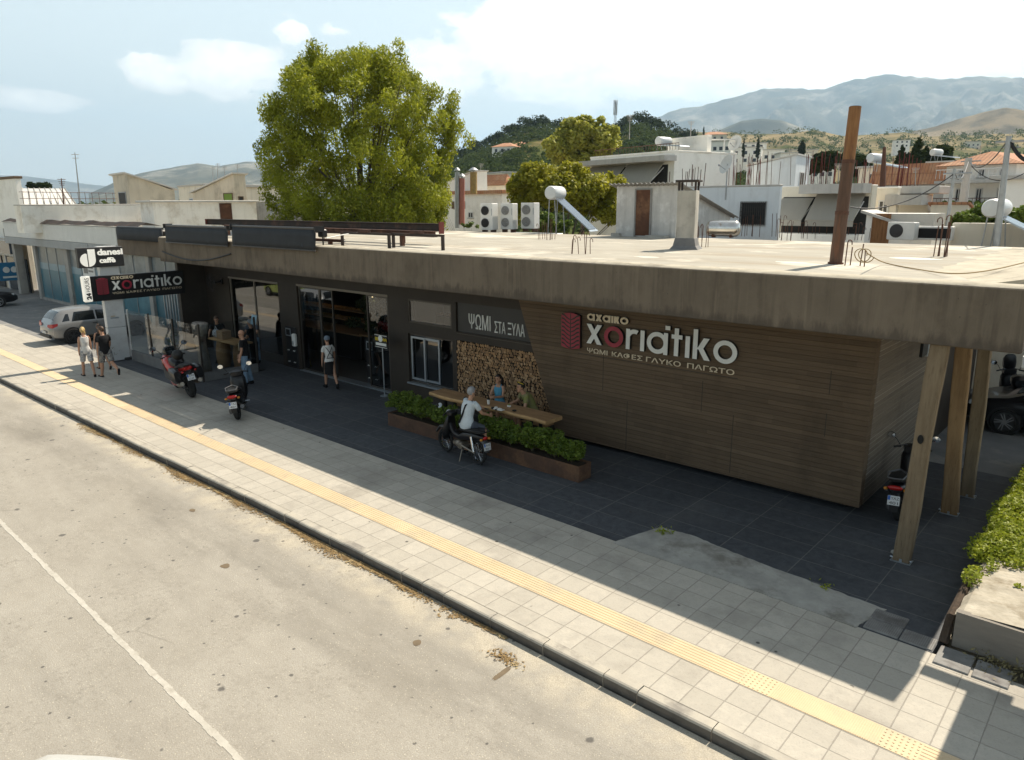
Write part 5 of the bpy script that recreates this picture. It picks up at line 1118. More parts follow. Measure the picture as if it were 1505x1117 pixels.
def tilemat():
    n = newmat('roof_tile'); p = n.pos(obj=True); x, y, z = n.sep(p); n.b.inputs['Roughness'].default_value = .85
    w = n.mth('ABSOLUTE', n.mth('SINE', n.mth('MULTIPLY', x, 14))); r = n.mth('FRACT', n.mth('MULTIPLY', y, 2.6))
    c = n.mix(n.rng(n.noise(p, 2.5, 5), .3, .7), (.50, .24, .12), (.40, .175, .085)); c = n.mix(n.rng(n.noise(p, .9, 4), .5, .7, 0, .6), c, (.54, .36, .22)); c = n.mix(n.rng(w, .35, .05, 0, .65), c, (.15, .07, .04)); c = n.mix(n.rng(r, .12, .02, 0, .4), c, (.14, .07, .04)); n.col(c); n.bump(w, .8, .05)
tilemat()
mat('tin_roof', (.62, .60, .55), (.50, .48, .44), sc=2, scale=(9, .5, 1), rough=.5)
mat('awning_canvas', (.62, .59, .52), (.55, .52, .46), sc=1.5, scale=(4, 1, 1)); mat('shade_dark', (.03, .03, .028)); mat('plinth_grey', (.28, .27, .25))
_c = MATS['awning_canvas'].node_tree; _t = _c.nodes.new('ShaderNodeBsdfTranslucent'); _t.inputs[0].default_value = (.6, .56, .48, 1); _m = _c.nodes.new('ShaderNodeMixShader'); _m.inputs[0].default_value = .5
_c.links.new(_c.nodes['Principled BSDF'].outputs[0], _m.inputs[1]); _c.links.new(_t.outputs[0], _m.inputs[2]); _c.links.new(_m.outputs[0], _c.nodes['Material Output'].inputs[0])
def ext(C, a, px):
    n = CR - CF*((px-752.5)/FPX); k = a.dot(n); return abs((C-EYE).dot(n)/k) if abs(k) > 1e-6 else 4
class House:
    def __init__(s, name, label, cat, pc, pt, d, th, wl, wr, m, zb=0, trim=.18, over=.0, roof='flat', group=None, lmax=60, tm='concrete_trim', rise=1.6, parapet=0):
        C = W(pc, pt, d=d); th = R_(th); s.a = Vector((-math.cos(th), -math.sin(th), 0)); s.b = Vector((-math.sin(th), math.cos(th), 0)); s.W = min(ext(C, s.a, wl), lmax); s.D = min(ext(C, s.b, wr), lmax); s.h = C.z-zb
        s.t = thing(name, label, cat, (C.x, C.y, zb), th, group); s.m = m; q = MB(); q.box(-s.W, 0, 0, s.D, 0, s.h-(.0 if roof == 'gable' else .02)); s.wall = q.build('wall', MATS[m], s.t)
        if roof == 'flat':
            q = MB(); o = over; q.bbox(-s.W-o, o, -o, s.D+o, s.h-.02, s.h+trim, .02); s.roof = q.build('roof', MATS[tm], s.t)
            if parapet:
                q = MB(); k = .14; z0, z1 = s.h+trim-.01, s.h+trim+parapet
                q.box(-s.W, 0, 0, k, z0, z1); q.box(-s.W, 0, s.D-k, s.D, z0, z1); q.box(-s.W, -s.W+k, k, s.D-k, z0, z1); q.box(-k, 0, k, s.D-k, z0, z1); q.build('parapet', MATS[m], s.t)
        elif roof == 'gablex' or roof == 'gabley' or roof == 'hip':
            o = max(over, .3); x0, x1, y0, y1 = -s.W-o, o, -o, s.D+o; z = s.h; r = z+rise; cx, cy = (x0+x1)/2, (y0+y1)/2
            if roof == 'gablex': V = [(x0, y0, z), (x1, y0, z), (x1, y1, z), (x0, y1, z), (x0, cy, r), (x1, cy, r)]; F = [(0, 1, 5, 4), (2, 3, 4, 5), (1, 2, 5), (3, 0, 4), (3, 2, 1, 0)]
            elif roof == 'gabley': V = [(x0, y0, z), (x1, y0, z), (x1, y1, z), (x0, y1, z), (cx, y0, r), (cx, y1, r)]; F = [(0, 4, 5, 3), (1, 2, 5, 4), (0, 1, 4), (2, 3, 5), (3, 2, 1, 0)]
            else: k = min(s.W, s.D)*.45; V = [(x0, y0, z), (x1, y0, z), (x1, y1, z), (x0, y1, z)]+([(x0+k, cy, r), (x1-k, cy, r)] if s.W > s.D else [(cx, y0+k, r), (cx, y1-k, r)]); F = [(0, 1, 5, 4), (2, 3, 4, 5), (1, 2, 5), (3, 0, 4), (3, 2, 1, 0)] if s.W > s.D else [(0, 4, 5, 3), (1, 2, 5, 4), (0, 1, 4), (2, 3, 5), (3, 2, 1, 0)]
            q = MB(); q.add(V, F); s.roof = q.build('roof', MATS['roof_tile'], s.t)
        elif roof in ('shedy', 'shedx'):      # single slope falling to the back (y) or to the left (x)
            o = over or .15; z = s.h; r = rise; e = .09
            q = MB()
            if roof == 'shedy': V = [(-s.W-o, -o, z+r), (o, -o, z+r), (o, s.D+o, z), (-s.W-o, s.D+o, z)]; G = [(-s.W, 0, z-.03), (0, 0, z-.03), (0, s.D, z-.03), (-s.W, s.D, z-.03), (-s.W, 0, z+r-.02), (0, 0, z+r-.02)]; GF = [(0, 1, 5, 4), (1, 2, 5), (3, 0, 4), (4, 5, 2, 3)]
            else: V = [(o, -o, z+r), (o, s.D+o, z+r), (-s.W-o, s.D+o, z), (-s.W-o, -o, z)]; G = [(0, 0, z-.03), (0, s.D, z-.03), (-s.W, s.D, z-.03), (-s.W, 0, z-.03), (0, 0, z+r-.02), (0, s.D, z+r-.02)]; GF = [(0, 1, 5, 4), (1, 2, 5), (3, 0, 4), (4, 5, 2, 3)]
            q.add(V+[(x, y, zz+e) for x, y, zz in V], [(0, 1, 2, 3), (7, 6, 5, 4), (0, 4, 5, 1), (1, 5, 6, 2), (2, 6, 7, 3), (3, 7, 4, 0)]); s.roof = q.build('roof', MATS[tm], s.t)
            q = MB(); q.add(G, GF); q.build('gable', MATS[m], s.t)
    def P(s, face, u, v, o=0):
        """a point on the left ('l') or right ('r') face: u, v in metres from the near corner and the ground, o outward"""
        return Vector((-u, -o, v)) if face == 'l' else Vector((o, u, v))
    def box(s, face, u0, u1, v0, v1, o0, o1, mb=None):
        q = mb or MB(); a = s.P(face, u0, v0, o0); b = s.P(face, u1, v1, o1); q.box(a.x, b.x, a.y, b.y, a.z, b.z); return q
    def win(s, face, f0, f1, v0, v1, name='window', fm='frame_white', pm='dark_pane', sill=True, mull=1, shut=None):
        """a window by fractions of the face (0 = near corner): frame, pane, sill, shutters"""
        L = s.W if face == 'l' else s.D; u0, u1, z0, z1 = f0*L, f1*L, v0*s.h, v1*s.h; f = .06; q = MB()
        s.box(face, u0, u1, z0, z0+f, .002, .05, q); s.box(face, u0, u1, z1-f, z1, .002, .05, q); s.box(face, u0, u0+f, z0+f, z1-f, .002, .05, q); s.box(face, u1-f, u1, z0+f, z1-f, .002, .05, q)
        for k in range(1, mull+1 if mull else 0): c = u0+(u1-u0)*k/(mull+1); s.box(face, c-.02, c+.02, z0+f, z1-f, .002, .045, q)
        o = q.build(name, MATS[fm], s.t); s.box(face, u0+f, u1-f, z0+f, z1-f, .004, .02).build('pane', MATS[pm], o)
        if sill: s.box(face, u0-.08, u1+.08, z0-.06, z0-.002, .002, .12).build('sill', MATS['concrete_trim'], o)
        if shut:
            for c in (u0-.42*(u1-u0)-.01, u1+.01): s.box(face, c, c+.42*(u1-u0), z0, z1, .003, .04).build('shutter', MATS[shut], o)
        return o
    def slab(s, face, f0, f1, v0, v1, o, m='concrete_trim', name='balcony', i=.0): 
        L = s.W if face == 'l' else s.D; return s.box(face, f0*L, f1*L, v0*s.h, v1*s.h, -.01+i, o).build(name, MATS[m], s.t)
    def railing(s, face, f0, f1, v0, v1, o, m='rebar', step=.25):
        L = s.W if face == 'l' else s.D; q = MB(); u = f0*L
        while u <= f1*L+.01: q.bar(s.P(face, u, v0*s.h, o), s.P(face, u, v1*s.h, o), .014, 4); u += step
        q.bar(s.P(face, f0*L, v1*s.h, o), s.P(face, f1*L, v1*s.h, o), .022, 4); return q.build('railing', MATS[m], s.t)
    def canopy(s, face, f0, f1, v1, v0, out, m='awning_canvas'):
        L = s.W if face == 'l' else s.D; u0, u1 = f0*L, f1*L; p = [s.P(face, u0, v1*s.h, .05), s.P(face, u1, v1*s.h, .05), s.P(face, u1, v0*s.h, out), s.P(face, u0, v0*s.h, out)]; up = s.P(face, 0, .02, .02)-s.P(face, 0, 0, 0)
        q = MB(); q.add(p+[x+up for x in p], [(0, 1, 2, 3), (7, 6, 5, 4), (0, 4, 5, 1), (1, 5, 6, 2), (2, 6, 7, 3), (3, 7, 4, 0)])
        e = [s.P(face, u0, v0*s.h-.22, out+.01), s.P(face, u1, v0*s.h-.22, out+.01)]; q.add([p[3], p[2], e[1], e[0]], [(0, 1, 2, 3)]); o = q.build('canopy', MATS[m], s.t)
        for u in (u0+.05, u1-.05): q = MB(); q.bar(s.P(face, u, v1*s.h-.3, .05), s.P(face, u, v0*s.h+.01, out), .03, 5); q.build('arm', MATS['frame_white'], o)
        return o
GROUPB = 'town houses beyond the roof'
# --- neighbour: white fascia over blue painted shop glass
NY = 14.6
mat('blue_glass', (.045, .165, .215), (.035, .13, .17), sc=.9, c3=(.075, .215, .265), rough=.35, spec=.4); mat('frosted_upper', (.17, .20, .215), (.12, .145, .155), sc=1.2, rough=.3, c3=(.23, .26, .27)); mat('pale_blue_band', (.24, .34, .39), (.20, .29, .335), sc=1.5, rough=.4)
mat('weathered_fascia', (.72, .72, .69), (.66, .66, .635), sc=.8, c3=(.76, .76, .73), streak=.10); mat('grey_fascia', (.40, .41, .41), (.34, .35, .35), sc=1.2, streak=.2)
nb = thing('corner_shop', 'disused shop with white fascia and blue painted glass left of the bakery', 'shop', (-45, NY, 0))
a = W(8, 330, y=14.4); b = W(172, 332, y=14.4); zb_, zt_ = 3.36, 4.72; xl = W(6, 340, y=14.4).x; xm = W(171, 350, y=14.4).x
def NBp(q, name, m, **k): return q.build(name, MATS[m], nb, world=True, **k)
q = MB(); q.bbox(xl, xm, 14.4, 14.6, zb_+.45, zt_, .02); NBp(q, 'fascia', 'weathered_fascia')
q = MB(); q.bbox(xl, xm-4.0, 14.37, 14.598, zb_, zb_+.44, .02); q.box(xm-3.99, xm, 14.41, 14.598, zb_, zb_+.445); NBp(q, 'lower_fascia', 'grey_fascia')
q = MB(); q.bbox(xm+.02, XL+.6, 14.42, 14.6, 3.42, 4.62, .02); NBp(q, 'link_fascia', 'fascia_concrete')
q = MB(); q.box(xl-1, XL-.05, 14.6, 26, 3.5, 4.3); NBp(q, 'roof', 'grey_wall')
q = MB(); n = 30
rr = [[(xl+(xm+3-xl)*i/n, 14.3, 4.76+rnd.uniform(-.02, .03)), (xl+(xm+3-xl)*i/n, 14.7, 4.95+rnd.uniform(-.04, .06)), (xl+(xm+3-xl)*i/n, 15.4, 4.80)] for i in range(n+1)]
q.loft(rr, cap=False, closed=False); NBp(q, 'roof_edge', 'dark_beam')
for px in (52, 100, 113, 240): pass
pil = [(-57.5, .5), (-53.2, .5), (-47.6, .6), (-42.2, .5), (-36.4, .4), (-31.6, .5)]
for x, w in pil: q = MB(); q.bbox(x-w/2, x+w/2, NY, NY+.5, 0, 3.5, .02); NBp(q, 'pillar', 'grey_wall')
for i in range(len(pil)-1):
    x0, x1 = pil[i][0]+pil[i][1]/2, pil[i+1][0]-pil[i+1][1]/2
    if i == 0:
        continue
    q = MB(); q.box(x0, x1, NY+.15, NY+.2, .15, 1.95); NBp(q, 'painted_glass', 'blue_glass')
    q = MB(); q.box(x0, x1, NY+.15, NY+.2, 1.95, 2.35); NBp(q, 'pale_band', 'pale_blue_band')
    q = MB(); q.box(x0, x1, NY+.15, NY+.2, 2.35, 3.5); NBp(q, 'upper_glass', 'frosted_upper')
    q = MB(); q.box(x0, x1, NY+.05, NY+.25, 0, .15); NBp(q, 'sill', 'grey_wall')
    q = MB()
    for k in (1, 2): xx = x0+(x1-x0)*k/3; q.box(xx-.02, xx+.02, NY+.12, NY+.15, .15, 3.5)
    NBp(q, 'mullion', 'galv')
q = MB(); q.box(-45.4, -43.6, NY+.10, NY+.145, 1.95, 2.75); q.k = 1; q.box(-45.2, -44.6, NY+.09, NY+.1, 2.1, 2.6); q.box(-44.5, -43.8, NY+.09, NY+.1, 2.2, 2.3); q.box(-44.5, -43.8, NY+.09, NY+.1, 2.4, 2.5); q.build('poster', [MATS['white_paint'], MATS['fan_grey']], nb, world=True)
mat('graffiti_orange', (.40, .13, .02), sc=4)
q = MB(); gx = W(222, 448, y=NY+.1).x; zz = 2.2
q.tube([(gx-.9, NY+.1, zz+.3), (gx-.8, NY+.1, zz-.2), (gx-.5, NY+.1, zz+.2), (gx-.35, NY+.1, zz-.2), (gx-.1, NY+.1, zz+.35), (gx+.1, NY+.1, zz+.3), (gx+.25, NY+.1, zz-.3), (gx+.5, NY+.1, zz+.45), (gx+.7, NY+.1, zz-.5), (gx+.95, NY+.1, zz-.5)], .045, 5); NBp(q, 'graffiti', 'graffiti_orange')
g0 = W(243, 455, y=NY-.1); q = MB()
for k in range(10): x = g0.x+k*.28; q.box(x, x+.09, NY-.13, NY-.08, .1, 2.7)
for z in (.2, 1.9, 2.68): q.box(g0.x-.1, g0.x+2.7, NY-.14, NY-.07, z, z+.06)
NBp(q, 'grille_gate', 'galv')
q = MB(); q.bbox(-30.9, -30.4, NY-.1, NY+.4, 0, 3.4, .02); NBp(q, 'end_pillar', 'cream_wall')
# left shop front at the frame edge
q = MB(); q.box(-75, -57.8, NY+.6, NY+.9, 0, 3.5); NBp(q, 'shop_wall', 'beige_wall')
for k, x in enumerate((-72, -68.4, -65, -61.6, -59.2)):
    q = MB(); q.box(x, x+.14, NY+.45, NY+.6, 0, 2.4); q.build('post', MATS['frame_white'], nb, world=True)
    q = MB(); q.box(x+.14, x+2.2, NY+.5, NY+.58, .05, 2.3); q.build('shop_glass', MATS['dark_pane'], nb, world=True)
q = MB(); q.box(-75, -58.0, NY+.2, NY+.6, 2.45, 2.6); q.build('ledge', MATS['frame_white'], nb, world=True)
q = MB(); q.box(-75, -57.9, NY-.1, NY+.4, 2.62, 3.5); q.build('awning_panel', MATS['solar_glass'], nb, world=True)
t = thing('teal_sign', 'small teal hanging shop sign with a white emblem at the left edge', 'sign', (-57.6, 13.0, 0)); q = MB(); c = W(18, 399, x=-57.5); q.bbox(-57.7, -57.6, c.y-.75, c.y+.75, c.z-.6, c.z+.6, .02); pb = q.build('panel', MATS['blue_plastic'], t, world=True)
q = MB(); f = lambda u, v: (-57.59, c.y+u, c.z+v)
for k in (-.3, .15): q.prism([(k+.2*math.cos(a), .12+.2*math.sin(a)) for a in np.linspace(0, 6.28, 17)[:-1]]+[], f, (.006, 0, 0))
q.box(-57.59, -57.584, c.y-.55, c.y+.55, c.z-.42, c.z-.3); q.build('emblem', MATS['letter_white'], pb, world=True)
q = MB(); q.box(-57.9, -57.6, c.y+.3, NY+.4, c.z+.6, c.z+.66); q.build('bracket', MATS['bronze_frame'], t, world=True)
# awnings of the link slab (left end of the row)
t = thing('rolled_awning', 'leftmost dark roller awning, hanging in front of the neighbour fascia', 'awning', (-37, 14.2, 4.5), group='dark roller awnings on the slab edge'); a = W(172, 334, y=14.2); b = W(238, 336, y=14.2); q = MB()
rr = []
for i in range(21): x = a.x+(b.x-a.x)*i/20; w = .012*math.sin(i*1.7); rr.append([(x, 14.23, a.z), (x, 14.15, a.z), (x, 14.13+w, a.z-.3), (x, 14.15, a.z-.58), (x, 14.19, a.z-.58)])
q.loft(rr); q.build('cloth', MATS['awning_cloth'], t, world=True, smooth='all'); q = MB(); q.bar((a.x, 14.22, a.z+.02), (b.x, 14.22, a.z+.02), .045, 8); q.build('roller', MATS['bronze_frame'], t, world=True)
# --- left roofs
H = House('rooftop_annex', 'plain white rooftop wall standing behind the neighbour fascia', 'annex', 30, 302, 52, -2, 20, 207, 'stained_white', 4.2, .06, .02, group=GROUPB)
H = House('brick_annex', 'white brick annex with a corrugated roof edge and a rusty hatch', 'annex', 224, 297, 50, -4, 205, 376, 'stained_white', 4.2, .1, .2, group=GROUPB, tm='tin_roof'); H.win('r', .62, .74, .35, .95, 'hatch', 'rebar', 'rusty_door', False, 0)
H = House('stair_shed', 'beige stair shed with a dark doorway and a roof sloping down to the right', 'shed', 189, 279, 56, -8, 168, 256, 'beige_wall', 4.6, .1, .2, 'shedy', GROUPB, tm='tin_roof', rise=1.05); H.win('l', .2, .7, .05, .95, 'doorway', 'grey_fascia', 'shade_dark', False, 0)
H = House('tin_roof_hut', 'beige hut under a bright corrugated roof with a green window', 'hut', 345, 282, 60, -2, 283, 362, 'beige_wall', 3.5, .1, .2, 'shedx', GROUPB, tm='tin_roof', rise=1.3); H.win('l', .05, .25, .25, .98, 'window', 'shutter_brown', 'green_leafy', False, 0); H.win('r', .25, .7, .3, .9, 'window', 'shutter_brown', 'shade_dark', False, 0)
H = House('peach_house', 'peach coloured low house behind the tin roofed hut', 'house', 300, 272, 75, -10, 262, 345, 'cream_wall', 0, .15, .1, group=GROUPB); H.win('l', .3, .6, .6, .85)
H = House('beige_house', 'beige house partly behind the left side of the big tree', 'house', 362, 275, 68, -5, 330, 440, 'cream_wall', 0, .2, .2, group=GROUPB); H.win('r', .2, .4, .55, .85); H.win('r', .6, .8, .55, .85); H.win('l', .2, .5, .5, .8)
H = House('concrete_wall', 'grey stained concrete wall below the beige house by the big tree', 'wall', 378, 297, 60, -3, 352, 460, 'grey_wall', 2, .06, .02, group=GROUPB)
q = MB(); p0 = W(398, 318, d=56); p1 = W(415, 293, d=56); q.tube([p0, p1], .19, 12); tag(q.build('grey_duct', MATS['galv'], smooth=True), 'fat grey pipe leaning against the wall left of the big tree', 'pipe')
H = House('stucco_block', 'pale stucco block with a brown edge at the far left', 'building', 22, 262, 62, 3, -40, 30, 'white_wall', 0, .15, .1, group=GROUPB, tm='shutter_brown')
t = thing('solar_roof', 'large low roof covered with pale glass panels at the left', 'roof', W(70, 300, d=75)); a = W(33, 301, d=70); b = W(112, 301, d=80); c = W(95, 277, d=100); d = W(33, 277, d=92)
q = MB(); q.add([a, b, c, d, a-Vector((0, 0, .3)), b-Vector((0, 0, .3)), c-Vector((0, 0, 3)), d-Vector((0, 0, 3))], [(0, 1, 2, 3), (4, 5, 1, 0), (5, 6, 2, 1), (6, 7, 3, 2), (7, 4, 0, 3)]); q.build('panel_field', MATS['tin_roof'], t, world=True)
q = MB()
for k in range(9): u = k/8; q.bar(a.lerp(b, u)+Vector((0, 0, .05)), d.lerp(c, u)+Vector((0, 0, .05)), .06, 4)
q.build('panel_joint', MATS['grey_wall'], t, world=True)
t = thing('roof_railing', 'rusty flat roof railing running along the left roofs', 'railing', W(100, 300, d=50)); q = MB(); q2 = MB()
for k in range(14): p = W(35+k*10.2, 300, d=50+k*.3); q.bar(p, p+Vector((0, 0, .7)), .013, 4)
a, b = W(30, 297, d=50), W(172, 297, d=54)
for z in (.2, .55): q2.bar(a+Vector((0, 0, z)), b+Vector((0, 0, z)), .014, 4)
q.build('post', MATS['rebar'], t, world=True); q2.build('rail', MATS['rebar'], t, world=True)
def mast(name, lb, px, py0, py1, d, r=.05, arms=0, m='galv', lean=0):
    a, b = W(px, py0, d=d), W(px+lean, py1, d=d); t = thing(name, lb, name.split('_')[-1], a); q = MB(); q.tube([a, a.lerp(b, .5), b], [r, r*.8, r*.5], 6); q.build('pole', MATS[m], t, world=True); 
    if arms:
        q = MB()
        for k in range(arms): z = b.z-(b.z-a.z)*(.04+.07*k); w = .25-.04*k; q.bar((b.x-w*.7, b.y-w*.7, z), (b.x+w*.7, b.y+w*.7, z), r*.35, 4)
        q.build('antenna_arm', MATS[m], t, world=True)
    return t
mast('radio_mast', 'tall thin radio mast above the left roofs', 118, 300, 224, 58, .05, 2, 'galv', -8)
mast('television_aerial', 'short dark aerial left of the tall mast', 94, 302, 262, 55, .05, 4, 'rebar', -4)
for i, (px, y1) in enumerate(((313, 245), (320, 240), (330, 244), (349, 241))): mast('television_aerial', ['leftmost thin aerial over the tin roofed hut', 'second thin aerial over the tin roofed hut', 'third thin aerial over the tin roofed hut', 'rightmost thin aerial beside the hut gable'][i], px, 268, y1, 80, .05, 3, 'galv', 0)
# --- centre: orange tiled house with three flues
H = House('tiled_house', 'cream house with an orange tiled edge and three flues right of the big tree', 'house', 738, 284, 58, -6, 646, 752, 'white_wall', 0, .25, .25, group=GROUPB, tm='roof_tile'); H.win('l', .62, .74, .82, .91, shut='shutter_brown'); H.win('l', .44, .52, .71, .78)
G = House('upper_floor', 'white upper storey with a low gable behind the orange tiles', 'house', 700, 268, 63, -6, 648, 716, 'white_wall', 0, .1, .1, 'shedx', GROUPB, rise=.9, tm='tin_roof')
R3 = House('tiled_roof_house', 'low house with an orange hipped roof behind the three flues', 'house', 742, 272, 70, -6, 700, 752, 'cream_wall', 0, .1, .1, 'hip', GROUPB, rise=1.0)
for px, y0, y1, r, m, lb in ((672, 335, 253, .17, 'galv', 'tall galvanised flue with a cap'), (679, 330, 262, .2, 'red_oxide', 'tall red brown flue beside the galvanised one'), (696, 285, 253, .26, 'yellow_brick', 'stout ochre chimney on the orange tiled house')):
    if m == 'yellow_brick': mat('yellow_brick', (.42, .28, .10), (.30, .20, .08), sc=6)
    if m == 'red_oxide': mat('pink_paint', (.42, .17, .13), (.36, .14, .11), sc=3); m = 'pink_paint'
    a, b = W(px, y0, d=55), W(px, y1, d=55); t = thing('flue', lb, 'flue', a); q = MB(); q.tube([a, b], r, 14); q.build('shaft', MATS[m], t, world=True, smooth=True); q = MB(); q.lathe([(r*1.35, .0), (r*1.35, .06), (r*.5, .22), (.02, .26)], b+Vector((0, 0, .08)), 14); q.bar(b, b+Vector((0, 0, .1)), .05, 6); q.build('cap', MATS['galv'], t, world=True)
H = House('apartment_block', 'cream apartment block with balconies on the hillside beyond the flues', 'building', 738, 254, 170, -20, 716, 757, 'cream_wall', 0, .3, .3, group=GROUPB)
for v in (.45, .62, .8):
    for u in (.15, .5): H.win('l', u, u+.22, v, v+.1, sill=False)
    H.win('r', .3, .6, v, v+.1, sill=False); H.slab('l', 0, 1, v-.03, v-.01, 1.2); H.railing('l', 0, 1, v-.01, v+.04, 1.15, 'frame_white', 1.2)
# --- white cubic house behind the roof shed
H = House('white_house', 'tall white cubic house with canvas blinds behind the roof shed', 'house', 992, 223, 46, -14, 868, 1083, 'white_wall', 0, .10, .03, group=GROUPB, tm='stained_white')
H.slab('l', -.02, 1.02, .94, .975, 1.0, 'concrete_trim', 'balcony_slab'); H.canopy('l', .53, .97, .935, .81, 1.15); H.canopy('l', .10, .51, .935, .80, 1.15); H.slab('l', .0, 1, .66, .69, 1.2, 'concrete_trim', 'balcony_slab'); H.railing('l', .02, .98, .69, .76, 1.15, 'rebar', .3)
H.box('l', .5, H.W-.5,   .70*H.h, .92*H.h, -.02, .012).build('recess', MATS['shade_dark'], H.t)  # flat near-black sheet, the shade under the blinds put into colour
H.win('r', .45, .53, .55, .72); H.railing('l', .0, 1, 1.012, 1.06, -.3, 'rebar', .25); 
G = House('roof_room', 'white roof room on top of the cubic house', 'roof room', 1040, 200, 49, -14, 982, 1046, 'white_wall', 5.5, .08, .02, group=GROUPB, tm='stained_white'); 
t = thing('roof_pergola', 'thin white pipe pergola on the cubic house roof', 'pergola', W(1060, 222, d=50)); q = MB()
for px in (1042, 1064, 1080): p = W(px, 222, d=50); q.bar(p, (p.x, p.y, W(px, 205, d=50).z), .04, 5)
q.bar(W(1042, 205, d=50), W(1081, 205, d=50), .04, 5); q.build('frame', MATS['frame_white'], t, world=True)
def dish(px, py, d, r, lb, rz=0, pole=1.2):
    c = W(px, py, d=d); t = thing('satellite_dish', lb, 'satellite dish', c, math.atan2(-c.x, c.y)*-1+rz); rot = Matrix.Rotation(R_(72), 3, 'X'); q = MB(); q.lathe([(.02, -.22*r), (r*.5, -.16*r), (r*.85, -.05*r), (r, .03*r), (r*.97, .04*r), (r*.5, -.13*r), (.02, -.19*r)], (0, 0, 0), 20, rot); q.build('bowl', MATS['ac_white'], t, smooth=True)
    q = MB(); q.bar((0, .08, -pole), (0, .08, 0), .03, 6); q.bar((0, .1, -r*.7), (0, -r*.8, -.05), .015, 5); q.ball((0, -r*.8, -.05), .05); q.build('arm', MATS['galv'], t)
dish(1080, 210, 50, .5, 'white satellite dish on the pergola of the cubic house', R_(12)); dish(1067, 241, 34, .42, 'grey satellite dish on a bent pole before the blue wall', R_(-4), 1.5)
heater('h', 'solar water heater on the roof of the white cubic house', W(975, 221, d=50), R_(80), 1.0, .2)
# --- pale blue house with a barred window, and its balcony with canvas blinds
H = House('blue_house', 'pale blue house with a barred window behind the steel tank', 'house', 1147, 273, 33, -2, 1000, 1150, 'pale_blue_wall', 0, .06, .02, group=GROUPB)
B0 = H.win('l', .11, .36, .745, .905, 'window', 'galv', 'dark_pane', False, 0); L = H.W; q = MB()
for k in range(13): u = (.115+k*.0198)*L; H.box('l', u, u+.03, .75*H.h, .90*H.h, .05, .07, q)
for k in range(6): z = (.755+k*.027)*H.h; H.box('l', .115*L, .355*L, z, z+.02, .07, .085, q)
q.build('grille', MATS['letter_side'], B0)
G = House('balcony_house', 'cream house with two pale canvas blinds over its balcony', 'house', 1283, 272, 34.5, -3, 1150, 1290, 'cream_wall', 0, .02, .02, group=GROUPB, tm='white_wall')
G.t['label'] = 'cream house with two canvas blinds over its balcony behind the flue'
G.box('l', .05, .70*G.W, .95*G.h, 1.01*G.h, .0, .9).build('balcony_slab', MATS['concrete_trim'], G.t); G.canopy('l', .06, .58, .945, .775, 1.1); G.canopy('l', .62, .98, .92, .775, 1.1)
G.box('l', .1, G.W-.1, .66*G.h, .93*G.h, .005, .02).build('recess', MATS['shade_dark'], G.t); G.railing('l', .03, .97, .69, .76, 1.0, 'rebar', .3); G.slab('l', 0, 1, .63, .69, 1.05, 'white_wall', 'balcony')  # the dark sheet paints in the balcony's shade below the blinds
G = House('unfinished_gable', 'small unfinished white gabled house with rusty bars around it', 'house', 1170, 242, 52, 8, 1098, 1190, 'pale_blue_wall', 0, .1, .1, 'shedx', GROUPB, rise=.6, tm='tin_roof'); G.win('r', .3, .6, .80, .95)
rebar(1095, 275, 16, 1.75, 'dense rusty rebar left of the white gabled house', 0, .9, 20, d=48, r=.017, m='red_oxide'); rebar(1135, 272, 14, 1.6, 'rusty rebar in front of the white gabled house', 0, 1.6, 21, d=44, r=.014, m='rebar'); rebar(1203, 270, 16, 1.75, 'dense rusty rebar right of the white gabled house', 0, 1.1, 22, d=48, r=.017, m='red_oxide')
rebar(1278, 274, 12, 1.6, 'rusty rebar column on the cream roof right of the flue', 0, .8, 23, d=52, r=.018, m='red_oxide'); rebar(1310, 272, 10, 1.5, 'rusty rebar column before the orange roof', 0, .6, 24, d=52, r=.018, m='red_oxide'); rebar(1335, 273, 12, 1.9, 'tall rusty rebar beside the orange roof', 0, .6, 25, d=52, r=.018, m='red_oxide')
rebar(1010, 275, 6, 1.0, 'rusty rebar standing on the blue house before the cubic house', 0, .9, 26, d=36, r=.018); rebar(1120, 347, 10, .8, 'low rebar row along the foot of the blue wall', 0, 1.0, 27, d=31, r=.012)
# --- right: flat cream houses, tiled houses, low roof shed
H = House('cream_flat', 'plain cream house front with one white window right of the flue', 'house', 1320, 276, 36, -3, 1278, 1324, 'cream_wall', 0, .05, .03, group=GROUPB, tm='white_wall'); H.win('l', .25, .62, .82, .92)
H = House('porch_house', 'cream porch house with a wide flat concrete canopy', 'house', 1366, 284, 37, -3, 1322, 1372, 'cream_wall', 0, .3, .5, group=GROUPB); H.win('l', .2, .45, .45, .8); H.slab('l', -.1, 1.1, .92, .99, 1.4)
H = House('brown_tiled_house', 'low house with a broad orange tiled roof behind the rebar', 'house', 1395, 270, 62, -8, 1285, 1400, 'grey_wall', 0, .2, .3, 'gablex', GROUPB, rise=1.5); H.win('l', .3, .45, .55, .8)
H = House('cream_shed', 'small cream house with a solar heater between the cypresses', 'house', 1395, 240, 72, -6, 1370, 1412, 'cream_wall', 0, .2, .4, group=GROUPB); heater('h', 'solar water heater on the small cream house by the cypresses', W(1375, 236, d=73), R_(70), 1.0, .3); heater('h', 'solar water heater on the cream roof right of the rusty flue', W(1285, 252, d=60), R_(75), 1.2, .4)
H = House('cream_terrace', 'cream flat roofed house right behind the rusty flue', 'house', 1305, 246, 66, -6, 1262, 1312, 'cream_wall', 0, .15, .2, group=GROUPB); H.win('l', .3, .6, .8, .95)
H = House('white_balcony_house', 'white two storey house with an orange roof and planted balconies', 'house', 1495, 240, 52, -12, 1392, 1560, 'white_wall', 0, .2, .5, 'hip', GROUPB, rise=.8)
